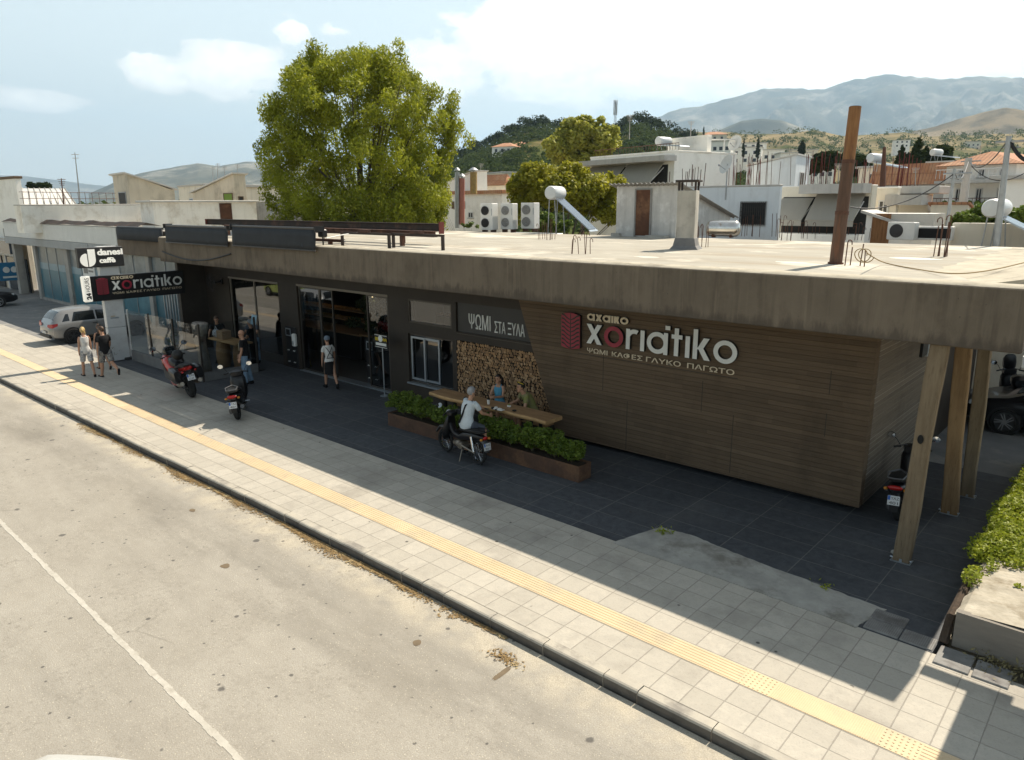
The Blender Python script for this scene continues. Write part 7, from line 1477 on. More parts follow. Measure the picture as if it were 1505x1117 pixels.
def car(label, paint, prof, loc, rz, rimm='rim', axles=(1.3, -1.28), kind='h', group=None, plate=True, body=None):
    t = thing('parked_car', label, 'car', loc, rz, group); A_ = np.array(prof); xs = np.linspace(prof[0][0], prof[-1][0], 46)
    def at(x): return [float(np.interp(x, A_[:, 0], A_[:, k])) for k in range(1, 6)]
    def half(x):
        zs, zb, zr, w, wr = at(x); zm = zs+(zb-zs)*.55; up = zr-zb; wr2 = min(wr+.06, w-.03)
        return [(0, zs), (w-.14, zs), (w-.03, zs+.07), (w, zm), (w-.012, zb-.05), (w-.045, zb), (wr2+(.02 if up > .2 else .1), zb+up*.80), (wr2-.07, zb+up*.955), (wr2*.5, zr), (0, zr+.008)]
    rings = [[(x, -y, z) for y, z in half(x)]+[(x, y, z) for y, z in half(x)[::-1]] for x in xs]
    q = MB(); q.loft(rings); q.build('body', MATS[paint], t, smooth=True)
    def side(xa, xb, f0, f1, name, m, parent=t, off=.006, ta=0, tb=0):
        for sg in (-1, 1):
            V = []; n = 9
            for i in range(n):
                for f, sl in ((f0, 0), (f1, 1)):
                    xx = xa+(xb-xa)*i/(n-1)
                    if sl: xx = xa+ta+(xb-tb-xa-ta)*i/(n-1)
                    h = half(xx); a, b = h[5], h[6]; V.append((xx, sg*(a[0]+(b[0]-a[0])*f+off), a[1]+(b[1]-a[1])*f))
            q = MB(); q.add(V, [(2*i, 2*i+2, 2*i+3, 2*i+1) for i in range(n-1)]); q.build(name, MATS[m], parent)
    if kind == 'h': side(-1.25, -.32, .06, .93, 'window', 'car_glass', ta=.16, tb=0); side(-.25, .95, .06, .93, 'window', 'car_glass', tb=.62); side(-1.62, -1.32, .15, .85, 'window', 'car_glass', ta=.2)
    else: side(-1.2, -.30, .06, .93, 'window', 'car_glass', ta=.30, tb=0); side(-.23, 1.0, .06, .93, 'window', 'car_glass', tb=.68)
    def top(xa, xb, name, n=8, inset=.9):
        V = []
        for i in range(n):
            x = xa+(xb-xa)*i/(n-1); h = half(x)
            for k, s in ((6, -1), (7, -1), (8, -1), (9, 0), (8, 1), (7, 1), (6, 1)): y, z = h[k]; V.append((x+.004*(1 if xa > 0 else -1), s*y*inset, z+.009))
        q = MB(); q.add(V, [(i*7+j, i*7+j+1, i*7+j+8, i*7+j+7) for i in range(n-1) for j in range(6)]); q.build(name, MATS['car_glass'], t)
    if kind == 'h': top(-1.90, -1.60, 'rear_window'); top(.42, 1.12, 'windscreen')
    else: top(-1.62, -1.02, 'rear_window'); top(.42, 1.18, 'windscreen')
    q = MB()      # sill, bumper insert
    for sg in (-1, 1): q.box(axles[1]+.42, axles[0]-.42, sg*.885, sg*.90, .2, .30)
    x0 = prof[0][0]; q.bbox(x0-.035, x0+.2, -.62, .62, .28, .44, .03); q.build('lower_trim', MATS['trim_black'], t)
    for sg in (-1, 1):
        q = MB(); x = prof[1][0]
        if kind == 'h': q.add([(x-.02, sg*.36, .86), (x-.01, sg*.60, .88), (x+.02, sg*.83, .90), (x+.22, sg*.893, .92), (x+.20, sg*.895, .82), (x+.0, sg*.855, .74), (x-.045, sg*.62, .72), (x-.05, sg*.36, .76)], [tuple(range(8))])
        else: q.bbox(x-.03, x+.14, sg*.52, sg*.875, .72, .86, .02)
        q.build('tail_light', MATS['tail_red'], t, fix=False)
        q = MB(); x = prof[-2][0]; q.bbox(x-.28, x+.06, sg*.50, sg*.81, .62, .74, .03); q.build('headlight', MATS['lamp_clear'], t)
        q = MB(); q.bbox(.82, .98, sg*.90, sg*1.06, .93, 1.05, .04); q.build('mirror', MATS[paint], t)
        for x in (-.12, .98 if kind != 'h' else 9): 
            if x < 2 and x != .98: q = MB(); q.bbox(x-.34, x-.16, sg*.90, sg*.918, .78, .81, .008); q.build('handle', MATS['trim_black'], t)
        q = MB()
        for x in (-.28,): q.box(x-.006, x+.006, sg*.899, sg*.9065, .3, .9)
        q.build('door_gap', MATS['trim_black'], t)
    if plate:
        q = MB(); q.box(prof[0][0]-.047, prof[0][0]-.036, -.26, .26, .46, .57); pl = q.build('plate', MATS['plate_white'], t); q = MB(); q.box(prof[0][0]-.049, prof[0][0]-.047, .19, .255, .465, .565); q.build('plate_band', MATS['plate_blue'], pl)
    for ax in axles:
        for sg in (-1, 1):
            R = .325; rot = Matrix.Rotation(R_(90), 3, 'X'); c = (ax, sg*.80, R)
            q = MB(); q.lathe([(R+.055, -.01), (R+.055, .012), (R-.02, .012), (R-.02, -.01)], (ax, sg*.905, R+.01), 26, rot, cap=False); q.build('wheel_arch', MATS['trim_black'], t)
            q = MB(); q.lathe([(.2, -.10), (R-.02, -.11), (R, -.085), (R, .085), (R-.02, .115), (R-.08, .12), (.2, .105)], (ax, sg*.825, R), 26, rot); w = q.build('wheel', MATS['tyre'], t, smooth=True)
            q = MB(); yy = sg*.937; q.lathe([(.24, -.02), (.245, .012), (.225, .014), (.215, -.01)], (ax, yy, R), 26, rot, cap=False)
            for k in range(5):
                a = k*1.2566; 
                for da in (-.16, .16): q.add([(ax+.05*math.cos(a+da*2), yy, R+.05*math.sin(a+da*2)), (ax+.225*math.cos(a+da-.05), yy, R+.225*math.sin(a+da-.05)), (ax+.225*math.cos(a+da+.07), yy, R+.225*math.sin(a+da+.07)), (ax+.06*math.cos(a+da*2+.5), yy, R+.06*math.sin(a+da*2+.5))], [(0, 1, 2, 3)])
            q.lathe([(.06, -.01), (.06, .01), (.01, .012)], (ax, yy, R), 14, rot); q.build('rim', MATS[rimm], w, fix=False)
            q = MB(); q.lathe([(.22, -.004), (.22, .004)], (ax, sg*.925, R), 20, rot); q.build('brake_disc', MATS['rim_dark'], w)
    return t
car('silver grey hatchback parked nose in behind the totem sign', 'paint_grey', HATCH, (-35.55, 11.78, -.006), R_(90), 'rim_dark')
car('black saloon parked nose in at the left edge of the forecourt', 'paint_black', SEDAN, (-51.9, 10.55, -.006), R_(84), kind='s')
car('silver car parked at the kerb beyond the left edge, mirrored in the glass screen', 'paint_silver', HATCH, (-34.9, 5.45, ZR), R_(180))
car('yellow green small car on the road, mirrored in the shop window', 'paint_green', HATCH, (-43.2, 1.8, ZR), R_(0))
car('white car whose roof just shows at the bottom left corner of the road', 'paint_white', HATCH, (-4.84, 1.54, ZR), R_(30))
car('black car parked in the shaded yard behind the timber posts', 'paint_black', SEDAN, (-1.22, 22.35, -.006), R_(180), kind='s')
car('white car standing far back in the sunlit yard', 'paint_white', HATCH, (1.0, 29.0, -.006), R_(180))
vg = MB(); vg.box(-90, 40, -26, -9.0, -.3, -.08); mat('verge_grass', (.16, .20, .05), (.10, .14, .035), sc=1.5, c3=(.22, .19, .09), bump=.6, bsc=20); struct('verge', vg, MATS['verge_grass'])
# ------------------------------------------------------------------ motorcycles
mat('bike_red', (.45, .028, .02), rough=.25, coat=.6); mat('bike_black', (.010, .010, .012), rough=.35, coat=.2, spec=.3); mat('bike_grey', (.10, .102, .106), rough=.4, metal=.4); mat('seat_black', (.014, .014, .014), rough=.65); mat('bike_blue', (.03, .22, .42), rough=.3)
mat('chrome', (.62, .63, .65), rough=.14, metal=1); mat('dirty_metal', (.32, .28, .23), (.22, .19, .15), sc=14, rough=.45, metal=.7); mat('mirror_face', (.80, .84, .88), rough=.03, metal=1); mat('amber', (.5, .2, .02), rough=.3)
def mbuild(t, fn, name, m, parent=None, smooth=True): q = MB(); fn(q); return q.build(name, MATS[m] if isinstance(m, str) else m, parent or t, smooth=smooth)
def wheel(t, x, R, w, rimr, spokes, rim='rim_dark', wire=False):
    rot = Matrix.Rotation(R_(90), 3, 'X'); q = MB(); n = 28
    prof = [(R-w*.9, -w*.32), (R-w*.35, -w*.5), (R-.01, -w*.3), (R, 0), (R-.01, w*.3), (R-w*.35, w*.5), (R-w*.9, w*.32), (R-w*.9, -w*.32)]
    rings = [[Vector((x+r*math.cos(2*PI*i/n), y, R+r*math.sin(2*PI*i/n))) for r, y in prof] for i in range(n+1)]
    q.loft(rings, cap=False, closed=False); wl = q.build('wheel', MATS['tyre'], t, smooth=True)
    q = MB(); rr = R-w*.85
    q.lathe([(rr, -w*.3), (rr+.012, 0), (rr, w*.3), (rr-.03, w*.26), (rr-.03, -w*.26)], (x, 0, R), 26, rot, cap=False); q.lathe([(.045, -w*.4), (.045, w*.4)], (x, 0, R), 12, rot)
    for k in range(spokes):
        a = 2*PI*k/spokes
        q.tube([(x+.03*math.cos(a+(.6 if wire else 0)), (.02 if k % 2 else -.02), R+.03*math.sin(a+(.6 if wire else 0))), (x+rr*math.cos(a), 0, R+rr*math.sin(a))], .004 if wire else .018, 5)
    q.build('rim', MATS[rim], wl, smooth=True); return wl
def loft_body(secs):
    """cross sections (x, z0, z1, half width) lofted with rounded corners"""
    def f(q):
        R = []
        for x, z0, z1, w in secs:
            c = min(w, (z1-z0)/2)*.6; zc = (z0+z1)/2; pts = []
            for i in range(14): a = 2*PI*i/14; sx, sz = math.cos(a), math.sin(a); pts.append((x, w*math.copysign(abs(sx)**.6, sx), zc+(z1-z0)/2*math.copysign(abs(sz)**.6, sz)))
            R.append(pts)
        q.loft(R)
    return f
def plate(t, x, z, tilt, lines, w=.2, h=.17):
    c = Vector((x, 0, z)); n = Vector((-math.cos(tilt), 0, math.sin(tilt))); r = Vector((0, -1, 0)); u = r.cross(n)*-1
    if u.z < 0: u = -u
    q = MB(); q.add([c+r*a*w/2+u*b*h/2+n*d for d in (0, .008) for a, b in ((-1, -1), (1, -1), (1, 1), (-1, 1))], [(0, 3, 2, 1), (4, 5, 6, 7), (0, 1, 5, 4), (1, 2, 6, 5), (2, 3, 7, 6), (3, 0, 4, 7)]); p = q.build('plate', MATS['plate_white'], t)
    q = MB(); q.add([c+r*a+u*b+n*.0095 for a, b in ((-w*.49, h*.02), (-w*.27, h*.02), (-w*.27, h*.48), (-w*.49, h*.48))], [(0, 1, 2, 3)]); q.build('plate_band', MATS['plate_blue'], p, fix=False)
    q = MB(); text(q, lines[0], .07, (c-r*w*.22+u*h*.08+n*.010, r, u), .001, fit=w*.66); text(q, lines[1], .07, (c-r*w*.36+u*(-h*.40)+n*.010, r, u), .001, fit=w*.74); q.build('letter', MATS['trim_black'], p, fix=False)
def mirrors(t, x, z, dy, px=.1, r=.055, chrome=True):
    for sg in (-1, 1):
        def f(q): q.tube([(x, sg*.22, z), (x-.02, sg*dy*.8, z+.14), (x-px*.2, sg*dy, z+.2)], .008, 5); q.ball((x-px*.2, sg*(dy+.03), z+.22), .03, r*1.35, r, 10, 7)
        m = mbuild(t, f, 'mirror', 'bike_black')
        q = MB(); q.lathe([(r*.95, 0), (.005, .002)], (x-px*.2-.031, sg*(dy+.03), z+.22), 14, Matrix.Rotation(R_(-90), 3, 'Y') @ Matrix.Scale(1.3, 3, Vector((0, 1, 0)))); q.build('mirror_glass', MATS['mirror_face'], m)
def bars(t, x, z, w, rise=.04):
    def f(q): q.tube([(x-.10, -w, z), (x, -w*.45, z+rise), (x+.04, 0, z), (x, w*.45, z+rise), (x-.10, w, z)], .013, 6)
    mbuild(t, f, 'handlebar', 'bike_grey')
    for sg in (-1, 1): mbuild(t, lambda q: q.bar((x-.10, sg*w, z), (x-.04, sg*(w-.12), z+.012), .02, 8), 'grip', 'seat_black')
def fork(t, xf, R, xt, zt, m='dirty_metal'):
    for sg in (-1, 1): mbuild(t, lambda q: q.bar((xf, sg*.075, R), (xt, sg*.075, zt), .023, 8), 'fork', m)
def sportbike(loc, rz):
    t = thing('motorcycle', 'red and black sport touring motorcycle with side cases by the glass screen', 'motorcycle', loc, rz); t.rotation_euler = (R_(-7), 0, rz); xf, xr, R = .74, -.70, .30
    wheel(t, xf, R, .13, 0, 6); wheel(t, xr, R, .19, 0, 6); fork(t, xf, R, .50, .82, 'bike_grey')
    mbuild(t, loft_body([(.98, .62, .74, .05), (.90, .52, .98, .20), (.70, .42, 1.08, .27), (.45, .30, .98, .28), (.20, .26, .86, .25), (.0, .30, .74, .20)]), 'fairing', 'bike_red')
    mbuild(t, loft_body([(.55, .24, .44, .20), (.25, .20, .40, .24), (-.1, .22, .42, .20)]), 'belly_pan', 'bike_red'); mbuild(t, loft_body([(.86, .95, 1.06, .12), (.72, .98, 1.26, .17), (.60, 1.02, 1.30, .16), (.56, 1.04, 1.28, .13)]), 'screen', 'car_glass')
    for sg in (-1, 1): mbuild(t, lambda q: q.add([(.86, sg*.235, .62), (.52, sg*.296, .42), (.16, sg*.27, .40), (.22, sg*.272, .62), (.55, sg*.29, .86)], [(0, 1, 2, 3, 4)]), 'side_panel', 'bike_black')
    mbuild(t, loft_body([(.42, .76, .98, .12), (.25, .78, 1.06, .19), (.0, .78, 1.03, .19), (-.16, .76, .92, .12)]), 'tank', 'bike_black'); mbuild(t, loft_body([(.02, .72, .86, .10), (-.2, .76, .86, .17), (-.5, .80, .90, .17), (-.56, .84, .98, .15), (-.86, .90, 1.0, .14), (-.95, .93, .99, .10)]), 'seat', 'seat_black')
    mbuild(t, loft_body([(-.2, .62, .80, .15), (-.6, .72, .88, .16), (-.95, .84, .96, .10)]), 'tail', 'bike_red'); mbuild(t, loft_body([(.2, .30, .62, .19), (-.15, .30, .62, .20), (-.3, .34, .56, .14)]), 'engine', 'bike_grey')
    for sg in (-1, 1):
        mbuild(t, loft_body([(-.28, .60, .78, .01), (-.36, .50, .88, .10), (-.75, .48, .90, .115), (-.92, .54, .86, .08)]), 'side_case', 'bike_black').location = (0, sg*.30, 0)
        mbuild(t, lambda q: q.tube([(.1, sg*.14, .3), (-.3, sg*.2, .32), (-.75, sg*.24, .42), (-.98, sg*.24, .50)], [.03, .04, .065, .06], 10), 'exhaust', 'dirty_metal')
    q = MB(); q.bbox(-.62, -.50, -.30, -.295, .62, .80, .02); q.box(-.44, -.2, -.262, -.2, .70, .80); q.build('blue_panel', MATS['bike_blue'], t)
    mbuild(t, loft_body([(-.95, .80, .84, .04), (-1.05, .74, .80, .05), (-1.06, .5, .78, .04)]), 'mudguard', 'trim_black')
    for sg in (-1, 1): mbuild(t, lambda q: q.ball((-.98, sg*.07, .90), .02, .045, .03), 'tail_light', 'tail_red'); mbuild(t, lambda q: q.ball((-1.0, sg*.17, .82), .03, .035, .025), 'indicator', 'tail_red')
    plate(t, -1.075, .66, .35, ('XAB', '5237')); bars(t, .48, 1.02, .34, .02); mirrors(t, .62, 1.08, .40, .1, .07)
    mbuild(t, lambda q: (q.ball((-.18, 0, 1.16), .17, .15, .14, 14, 10), q.ball((-.18, 0, 1.1), .14, .13, .10)), 'helmet_bag', 'seat_black'); mbuild(t, lambda q: q.tube([(-.05, -.12, .3), (-.1, -.24, .02), (-.18, -.27, .02)], .014, 5), 'side_stand', 'trim_black'); mbuild(t, lambda q: q.tube([(-.1, .1, .36), (-.7, .11, .30)], .04, 8), 'swingarm', 'bike_grey'); return t
a, b = Vector((-24.1, 10.0, 0)), Vector((-21.85, 9.6, 0)); sportbike((-22.65, 9.78, 0), R_(171)).scale = (1.1,)*3
def scooter(label, loc, rz, body='bike_black', lines=('YAZ', '401'), grp='black scooters'):
    t = thing('scooter', label, 'scooter', loc, rz, grp); xf, xr, R = .68, -.62, .26
    wheel(t, xf, R, .12, 0, 5); wheel(t, xr, R, .14, 0, 5); fork(t, xf, R, .56, .62, 'bike_grey')
    mbuild(t, loft_body([(.92, .44, .50, .05), (.80, .48, .60, .09), (.58, .50, .62, .09), (.46, .44, .54, .06)]), 'front_mudguard', body)
    mbuild(t, loft_body([(.74, .56, .80, .08), (.66, .42, 1.04, .20), (.54, .30, 1.06, .23), (.46, .28, .98, .20), (.42, .30, .9, .16)]), 'front_shield', body); mbuild(t, loft_body([(.64, 1.0, 1.12, .15), (.56, .98, 1.16, .19), (.44, 1.0, 1.12, .15)]), 'instrument_hood', body)
    mbuild(t, loft_body([(.50, .24, .34, .16), (.2, .22, .32, .19), (-.12, .24, .36, .19)]), 'floorboard', 'trim_black'); mbuild(t, loft_body([(-.02, .28, .60, .14), (-.2, .30, .72, .19), (-.55, .42, .76, .20), (-.85, .58, .80, .16), (-1.0, .66, .78, .10)]), 'rear_body', body)
    mbuild(t, loft_body([(.02, .66, .76, .10), (-.15, .70, .80, .17), (-.45, .74, .83, .18), (-.52, .78, .90, .17), (-.85, .82, .92, .15), (-.95, .84, .90, .09)]), 'seat', 'seat_black')
    mbuild(t, lambda q: q.tube([(-.60, 0, .98), (-.80, .16, .96), (-1.0, .12, .92), (-1.02, 0, .92), (-1.0, -.12, .92), (-.80, -.16, .96), (-.60, 0, .98)], .014, 6), 'grab_rail', 'bike_grey'); mbuild(t, lambda q: q.ball((-1.0, 0, .74), .035, .13, .045), 'tail_light', 'tail_red')
    for sg in (-1, 1): mbuild(t, lambda q: q.ball((-.96, sg*.16, .70), .04, .04, .03), 'indicator', 'amber'); mbuild(t, lambda q: q.bar((-.2, sg*.2, .40), (-.2, sg*.32, .40), .014, 5), 'footrest', 'alu')
    mbuild(t, loft_body([(-.96, .58, .66, .07), (-1.04, .40, .62, .08), (-1.06, .30, .42, .07)]), 'rear_mudguard', 'trim_black'); plate(t, -1.085, .53, .3, lines)
    mbuild(t, lambda q: q.tube([(-.3, -.16, .30), (-.6, -.2, .34), (-.95, -.21, .44)], [.04, .075, .06], 10), 'exhaust', 'bike_grey'); mbuild(t, loft_body([(-.35, .2, .42, .05), (-.7, .2, .36, .06)]), 'transmission', 'bike_grey').location = (0, .13, 0)
    bars(t, .50, 1.10, .33); mirrors(t, .50, 1.10, .36, .1, .06); mbuild(t, lambda q: q.ball((.80, 0, .78), .03, .10, .06), 'headlight', 'lamp_clear'); mbuild(t, lambda q: q.tube([(0, .1, .25), (-.05, .2, .01), (-.15, .2, .01)], .014, 5), 'stand', 'trim_black'); return t
sc = scooter('black scooter parked on the pavement edge in front of the entrance', (-19.03, 9.72, 0), math.atan2(.62, -.9)); sc.rotation_euler[0] = R_(-5)
def othersc(label, loc, rz):
    s = dup(sc, label, loc, rz); s.rotation_euler = (R_(-4), 0, rz); return s
othersc('black scooter parked against the board marked side wall behind the front post', (-3.08, 14.75, 0), R_(93)); o = othersc('tall black scooter with a screen parked in the shaded yard at the right', (-2.7, 23.9, 0), R_(108)); mbuild(o, loft_body([(.70, 1.08, 1.12, .10), (.62, 1.1, 1.5, .17), (.55, 1.12, 1.56, .15), (.53, 1.14, 1.5, .1)]), 'screen', 'bike_black'); mbuild(o, loft_body([(-.62, .94, 1.12, .14), (-.7, .92, 1.24, .20), (-.95, .92, 1.24, .20), (-1.05, .96, 1.14, .14)]), 'top_box', 'bike_black')
def moped(loc, rz):
    t = thing('moped', 'black step through moped with a rider sitting on it by the planters', 'moped', loc, rz); xf, xr, R = .62, -.60, .29
    wheel(t, xf, R, .075, 0, 18, 'chrome', True); wheel(t, xr, R, .08, 0, 18, 'chrome', True); fork(t, xf, R, .44, .72, 'chrome')
    mbuild(t, loft_body([(.98, .40, .46, .03), (.82, .56, .62, .055), (.60, .60, .66, .06), (.44, .52, .58, .045)]), 'front_mudguard', 'bike_grey')
    mbuild(t, loft_body([(.52, .34, .42, .14), (.50, .36, .70, .19), (.43, .44, .92, .16), (.38, .60, 1.0, .10)]), 'leg_shield', 'bike_black'); mbuild(t, loft_body([(.44, .94, 1.06, .10), (.36, .94, 1.08, .13), (.26, .96, 1.04, .09)]), 'headset', 'bike_black'); mbuild(t, lambda q: q.ball((.47, 0, 1.0), .05, .08, .07), 'headlight', 'lamp_clear')
    mbuild(t, loft_body([(.42, .60, .84, .06), (.25, .46, .60, .065), (.05, .44, .56, .07), (-.1, .46, .66, .085), (-.35, .50, .72, .10), (-.65, .58, .74, .09), (-.84, .64, .72, .05)]), 'frame', 'bike_black'); mbuild(t, loft_body([(.02, .68, .74, .06), (-.1, .70, .80, .12), (-.45, .73, .81, .13), (-.72, .76, .82, .12), (-.80, .77, .81, .07)]), 'seat', 'seat_black')
    mbuild(t, lambda q: (q.ball((.06, 0, .34), .14, .11, .10), q.bbox(.1, .28, -.07, .07, .28, .40, .03), q.bbox(-.14, .02, -.13, .13, .25, .42, .03)), 'engine', 'dirty_metal'); mbuild(t, lambda q: q.tube([(.1, -.08, .3), (.0, -.13, .22), (-.35, -.14, .26), (-.85, -.14, .36)], [.018, .02, .045, .04], 8), 'exhaust', 'chrome')
    mbuild(t, lambda q: (q.bar((-.1, .10, .36), (-.6, .10, .29), .02, 6), q.bar((-.1, -.10, .36), (-.6, -.10, .29), .02, 6)), 'swingarm', 'dirty_metal')
    for sg in (-1, 1): mbuild(t, lambda q: q.bar((-.58, sg*.12, .32), (-.50, sg*.12, .66), .026, 8), 'shock', 'chrome'); mbuild(t, lambda q: q.ball((-.86, sg*.11, .66), .035, .035, .03), 'indicator', 'amber')
    mbuild(t, loft_body([(-.66, .60, .66, .06), (-.85, .54, .62, .07), (-.92, .36, .46, .07)]), 'rear_mudguard', 'bike_grey'); mbuild(t, lambda q: q.ball((-.87, 0, .68), .03, .07, .04), 'tail_light', 'tail_red'); plate(t, -.935, .50, .15, ('AXE', '361'), .19, .16)
    mbuild(t, lambda q: q.tube([(-.45, .15, .80), (-.75, .15, .84), (-.92, .08, .84), (-.92, -.08, .84), (-.75, -.15, .84), (-.45, -.15, .80)], .012, 6), 'rear_rack', 'trim_black')
    mbuild(t, lambda q: (q.bar((-.1, -.06, .28), (-.16, -.2, .0), .014, 6), q.bar((-.1, .06, .28), (-.16, .2, .0), .014, 6), q.bar((.06, -.08, .26), (.12, -.24, .02), .012, 6)), 'stand', 'dirty_metal'); mbuild(t, lambda q: q.bar((.02, -.24, .26), (.02, .24, .26), .013, 6), 'footrest', 'trim_black'); bars(t, .34, 1.04, .33, .03); mirrors(t, .34, 1.06, .36, .08, .06); return t
MP = (-11.62, 11.22, 0); MPR = R_(173); moped(MP, MPR)
# ------------------------------------------------------------------ people
mat('skin', (.46, .26, .17), (.40, .215, .135), sc=8, rough=.55, obj=True); mat('skin_tan', (.46, .26, .165), (.40, .215, .13), sc=8, rough=.55, obj=True)
def cloth(n, c, c2=None, sc=9, bump=.25): return mat(n, c, c2 or tuple(q*.8 for q in c), sc=sc, rough=.85, bump=bump, bsc=26, obj=True, spec=.2)
cloth('white_cloth', (.66, .65, .62)); cloth('black_cloth', (.013, .013, .014)); cloth('denim', (.10, .17, .26), (.22, .31, .40), 5); cloth('pattern_light', (.60, .58, .54), (.12, .15, .20), 22); cloth('pattern_dark', (.03, .035, .05), (.34, .33, .30), 20); cloth('pale_blue_tee', (.58, .64, .67)); cloth('blue_top', (.10, .33, .48)); cloth('olive_tee', (.25, .20, .125), (.20, .23, .05), 5); cloth('grey_shorts', (.10, .115, .14)); cloth('red_cloth', (.40, .03, .03)); cloth('grey_skirt', (.16, .165, .17)); cloth('cap_grey', (.20, .25, .30), (.12, .15, .19), 14)
mat('hair_blond', (.58, .42, .18), (.42, .28, .11), sc=18, scale=(1, 1, .3), rough=.5, obj=True); mat('hair_brown', (.09, .05, .028), (.055, .032, .02), sc=18, rough=.5, obj=True); mat('hair_black', (.014, .011, .010), (.022, .017, .014), sc=18, rough=.45, obj=True); mat('hair_grey', (.34, .34, .34), (.20, .20, .205), sc=22, rough=.6, obj=True); mat('eye_dark', (.02, .015, .012), rough=.2); mat('lip', (.36, .14, .11), rough=.5)
def remesh(mb, name, m, parent, vox=.012, smooth=True):
    me = bpy.data.meshes.new(name); me.from_pydata(mb.v, [], mb.f); bm = bmesh.new(); bm.from_mesh(me); bmesh.ops.recalc_face_normals(bm, faces=bm.faces); bm.to_mesh(me); bm.free()
    o = bpy.data.objects.new('tmp', me); COL.objects.link(o); r = o.modifiers.new('r', 'REMESH'); r.mode = 'VOXEL'; r.voxel_size = vox; s = o.modifiers.new('s', 'SMOOTH'); s.iterations = 3; s.factor = .5
    out = bpy.data.meshes.new_from_object(o.evaluated_get(bpy.context.evaluated_depsgraph_get())); bpy.data.objects.remove(o); bpy.data.meshes.remove(me)
    out.name = name; out.materials.clear(); out.materials.append(MATS[m]); out.polygons.foreach_set('use_smooth', [True]*len(out.polygons)); return link(name, out, parent)
def rotx(v, a): c, s = math.cos(a), math.sin(a); return Vector((v.x, v.y*c-v.z*s, v.y*s+v.z*c))
def rotz(v, a): c, s = math.cos(a), math.sin(a); return Vector((v.x*c-v.y*s, v.x*s+v.y*c, v.z))
def person(label, loc, rz, h=1.75, lean=0, twist=0, side=0, legs=((0, 3, 0), (0, 3, 0)), arms=((5, 8, 12, 0), (5, 8, 12, 0)), head=(0, 0), skin='skin', hair=('hair_brown', 'short'), top=('black_cloth', 'tee'), bottom=('denim', 'long'), shoes='black_cloth', build=1., pz=None, female=False):
    """faces local +Y; legs = (flex, spread, knee) and arms = (flex, spread, elbow, inward) for left, right, in degrees; pz = pelvis height when seated"""
    k = h/1.75; t = thing('person', label, 'person', loc, rz); X = Vector((1, 0, 0)); B = build*(.92 if female else 1)
    J = {}; P0 = Vector((0, 0, .93))
    def sp(z, fy=0): # spine point at height above the pelvis, leaned and twisted
        v = Vector((math.sin(R_(side))*z, 0, z)); v = rotx(Vector((v.x, fy, v.z)), -R_(lean)*min(1, .5+z)); return P0+rotz(v, R_(twist)*min(1, z/.5))
    sh = {}
    for s, sg in (('l', -1), ('r', 1)):
        v = rotx(Vector((sg*(.165 if female else .19)*B, 0, .50)), -R_(lean)); sh[s] = P0+rotz(Vector((v.x+math.sin(R_(side))*.5, v.y, v.z)), R_(twist))
    neck = sp(.57, .0); hd = sp(.70, .02)
    limb = {}
    for i, (s, sg) in enumerate((('l', -1), ('r', 1))):
        f, ab, kn = (R_(q) for q in legs[i]); hip = P0+Vector((sg*.092, 0, -.02)); d = Vector((sg*math.sin(ab), math.sin(f)*math.cos(ab), -math.cos(f)*math.cos(ab))); knee = hip+d*.43
        d2 = Vector((sg*math.sin(ab)*.5, math.sin(f-kn), -math.cos(f-kn))).normalized(); ank = knee+d2*.42; fd = rotx(Vector((sg*.15, 1, 0)), min(0, (f-kn))*.9).normalized(); limb['leg'+s] = (hip, knee, ank, fd)
        f, ab, el, inn = (R_(q) for q in arms[i]); f += -R_(lean)*0; S_ = sh[s]; d = Vector((sg*math.sin(ab), math.sin(f)*math.cos(ab), -math.cos(f)*math.cos(ab))); d = rotz(d, R_(twist)); elb = S_+d*.285
        d2 = Vector((sg*math.sin(ab)*.5-sg*math.sin(inn), math.sin(f+el)*math.cos(inn), -math.cos(f+el)*math.cos(inn))).normalized(); d2 = rotz(d2, R_(twist)); wr = elb+d2*.25; limb['arm'+s] = (S_, elb, wr, d2)
    low = min(min(limb['leg'+s][2].z for s in 'lr')-.075, 9)
    dz = (pz/k-.93) if pz is not None else -low
    off = Vector((0, 0, dz)); q = MB(); sc = lambda v: (Vector(v)+off)*k
    def ell(c, rx, ry, tw=0, tilt=0, n=14): return [sc(Vector(c)+rotz(rotx(Vector((rx*math.cos(2*PI*i/n), ry*math.sin(2*PI*i/n), 0)), -tilt), tw)) for i in range(n)]
    def torso(q, e=0., z0=-.06, z1=.56, fl=0.):
        st = [(-.10, .12, .10), (-.02, .165, .115), (.06, .16 if not female else .155, .11), (.17, .135 if not female else .115, .095), (.30, .155 if not female else .135, .112 if not female else .125), (.42, .175 if not female else .15, .11), (.49, .16 if not female else .14, .09), (.535, .085, .065), (.57, .058, .06)]
        R = []
        for z, rx, ry in st:
            if z < z0-.001 or z > z1+.001: continue
            R.append(ell(sp(z), (rx*B+e)*(1+fl*max(0, .1-z)), (ry*B+e)*(1+fl*max(0, .1-z)), R_(twist)*min(1, max(0, z/.5)), R_(lean)*min(1, .5+max(z, 0)) if z > .02 else 0))
        q.loft(R)
    torso(q)
    q.tube([sc(neck-Vector((0, 0, .05))), sc(hd-Vector((0, .015, .04)))], [.058*k, .052*k], 10)
    hy, hp = R_(head[0]), R_(head[1]); HR = lambda v: rotz(rotx(Vector(v), -hp), hy+R_(twist)); H = lambda v: sc(hd+HR(v))
    hm = Matrix.Rotation(hy+R_(twist), 3, 'Z') @ Matrix.Rotation(-hp, 3, 'X')
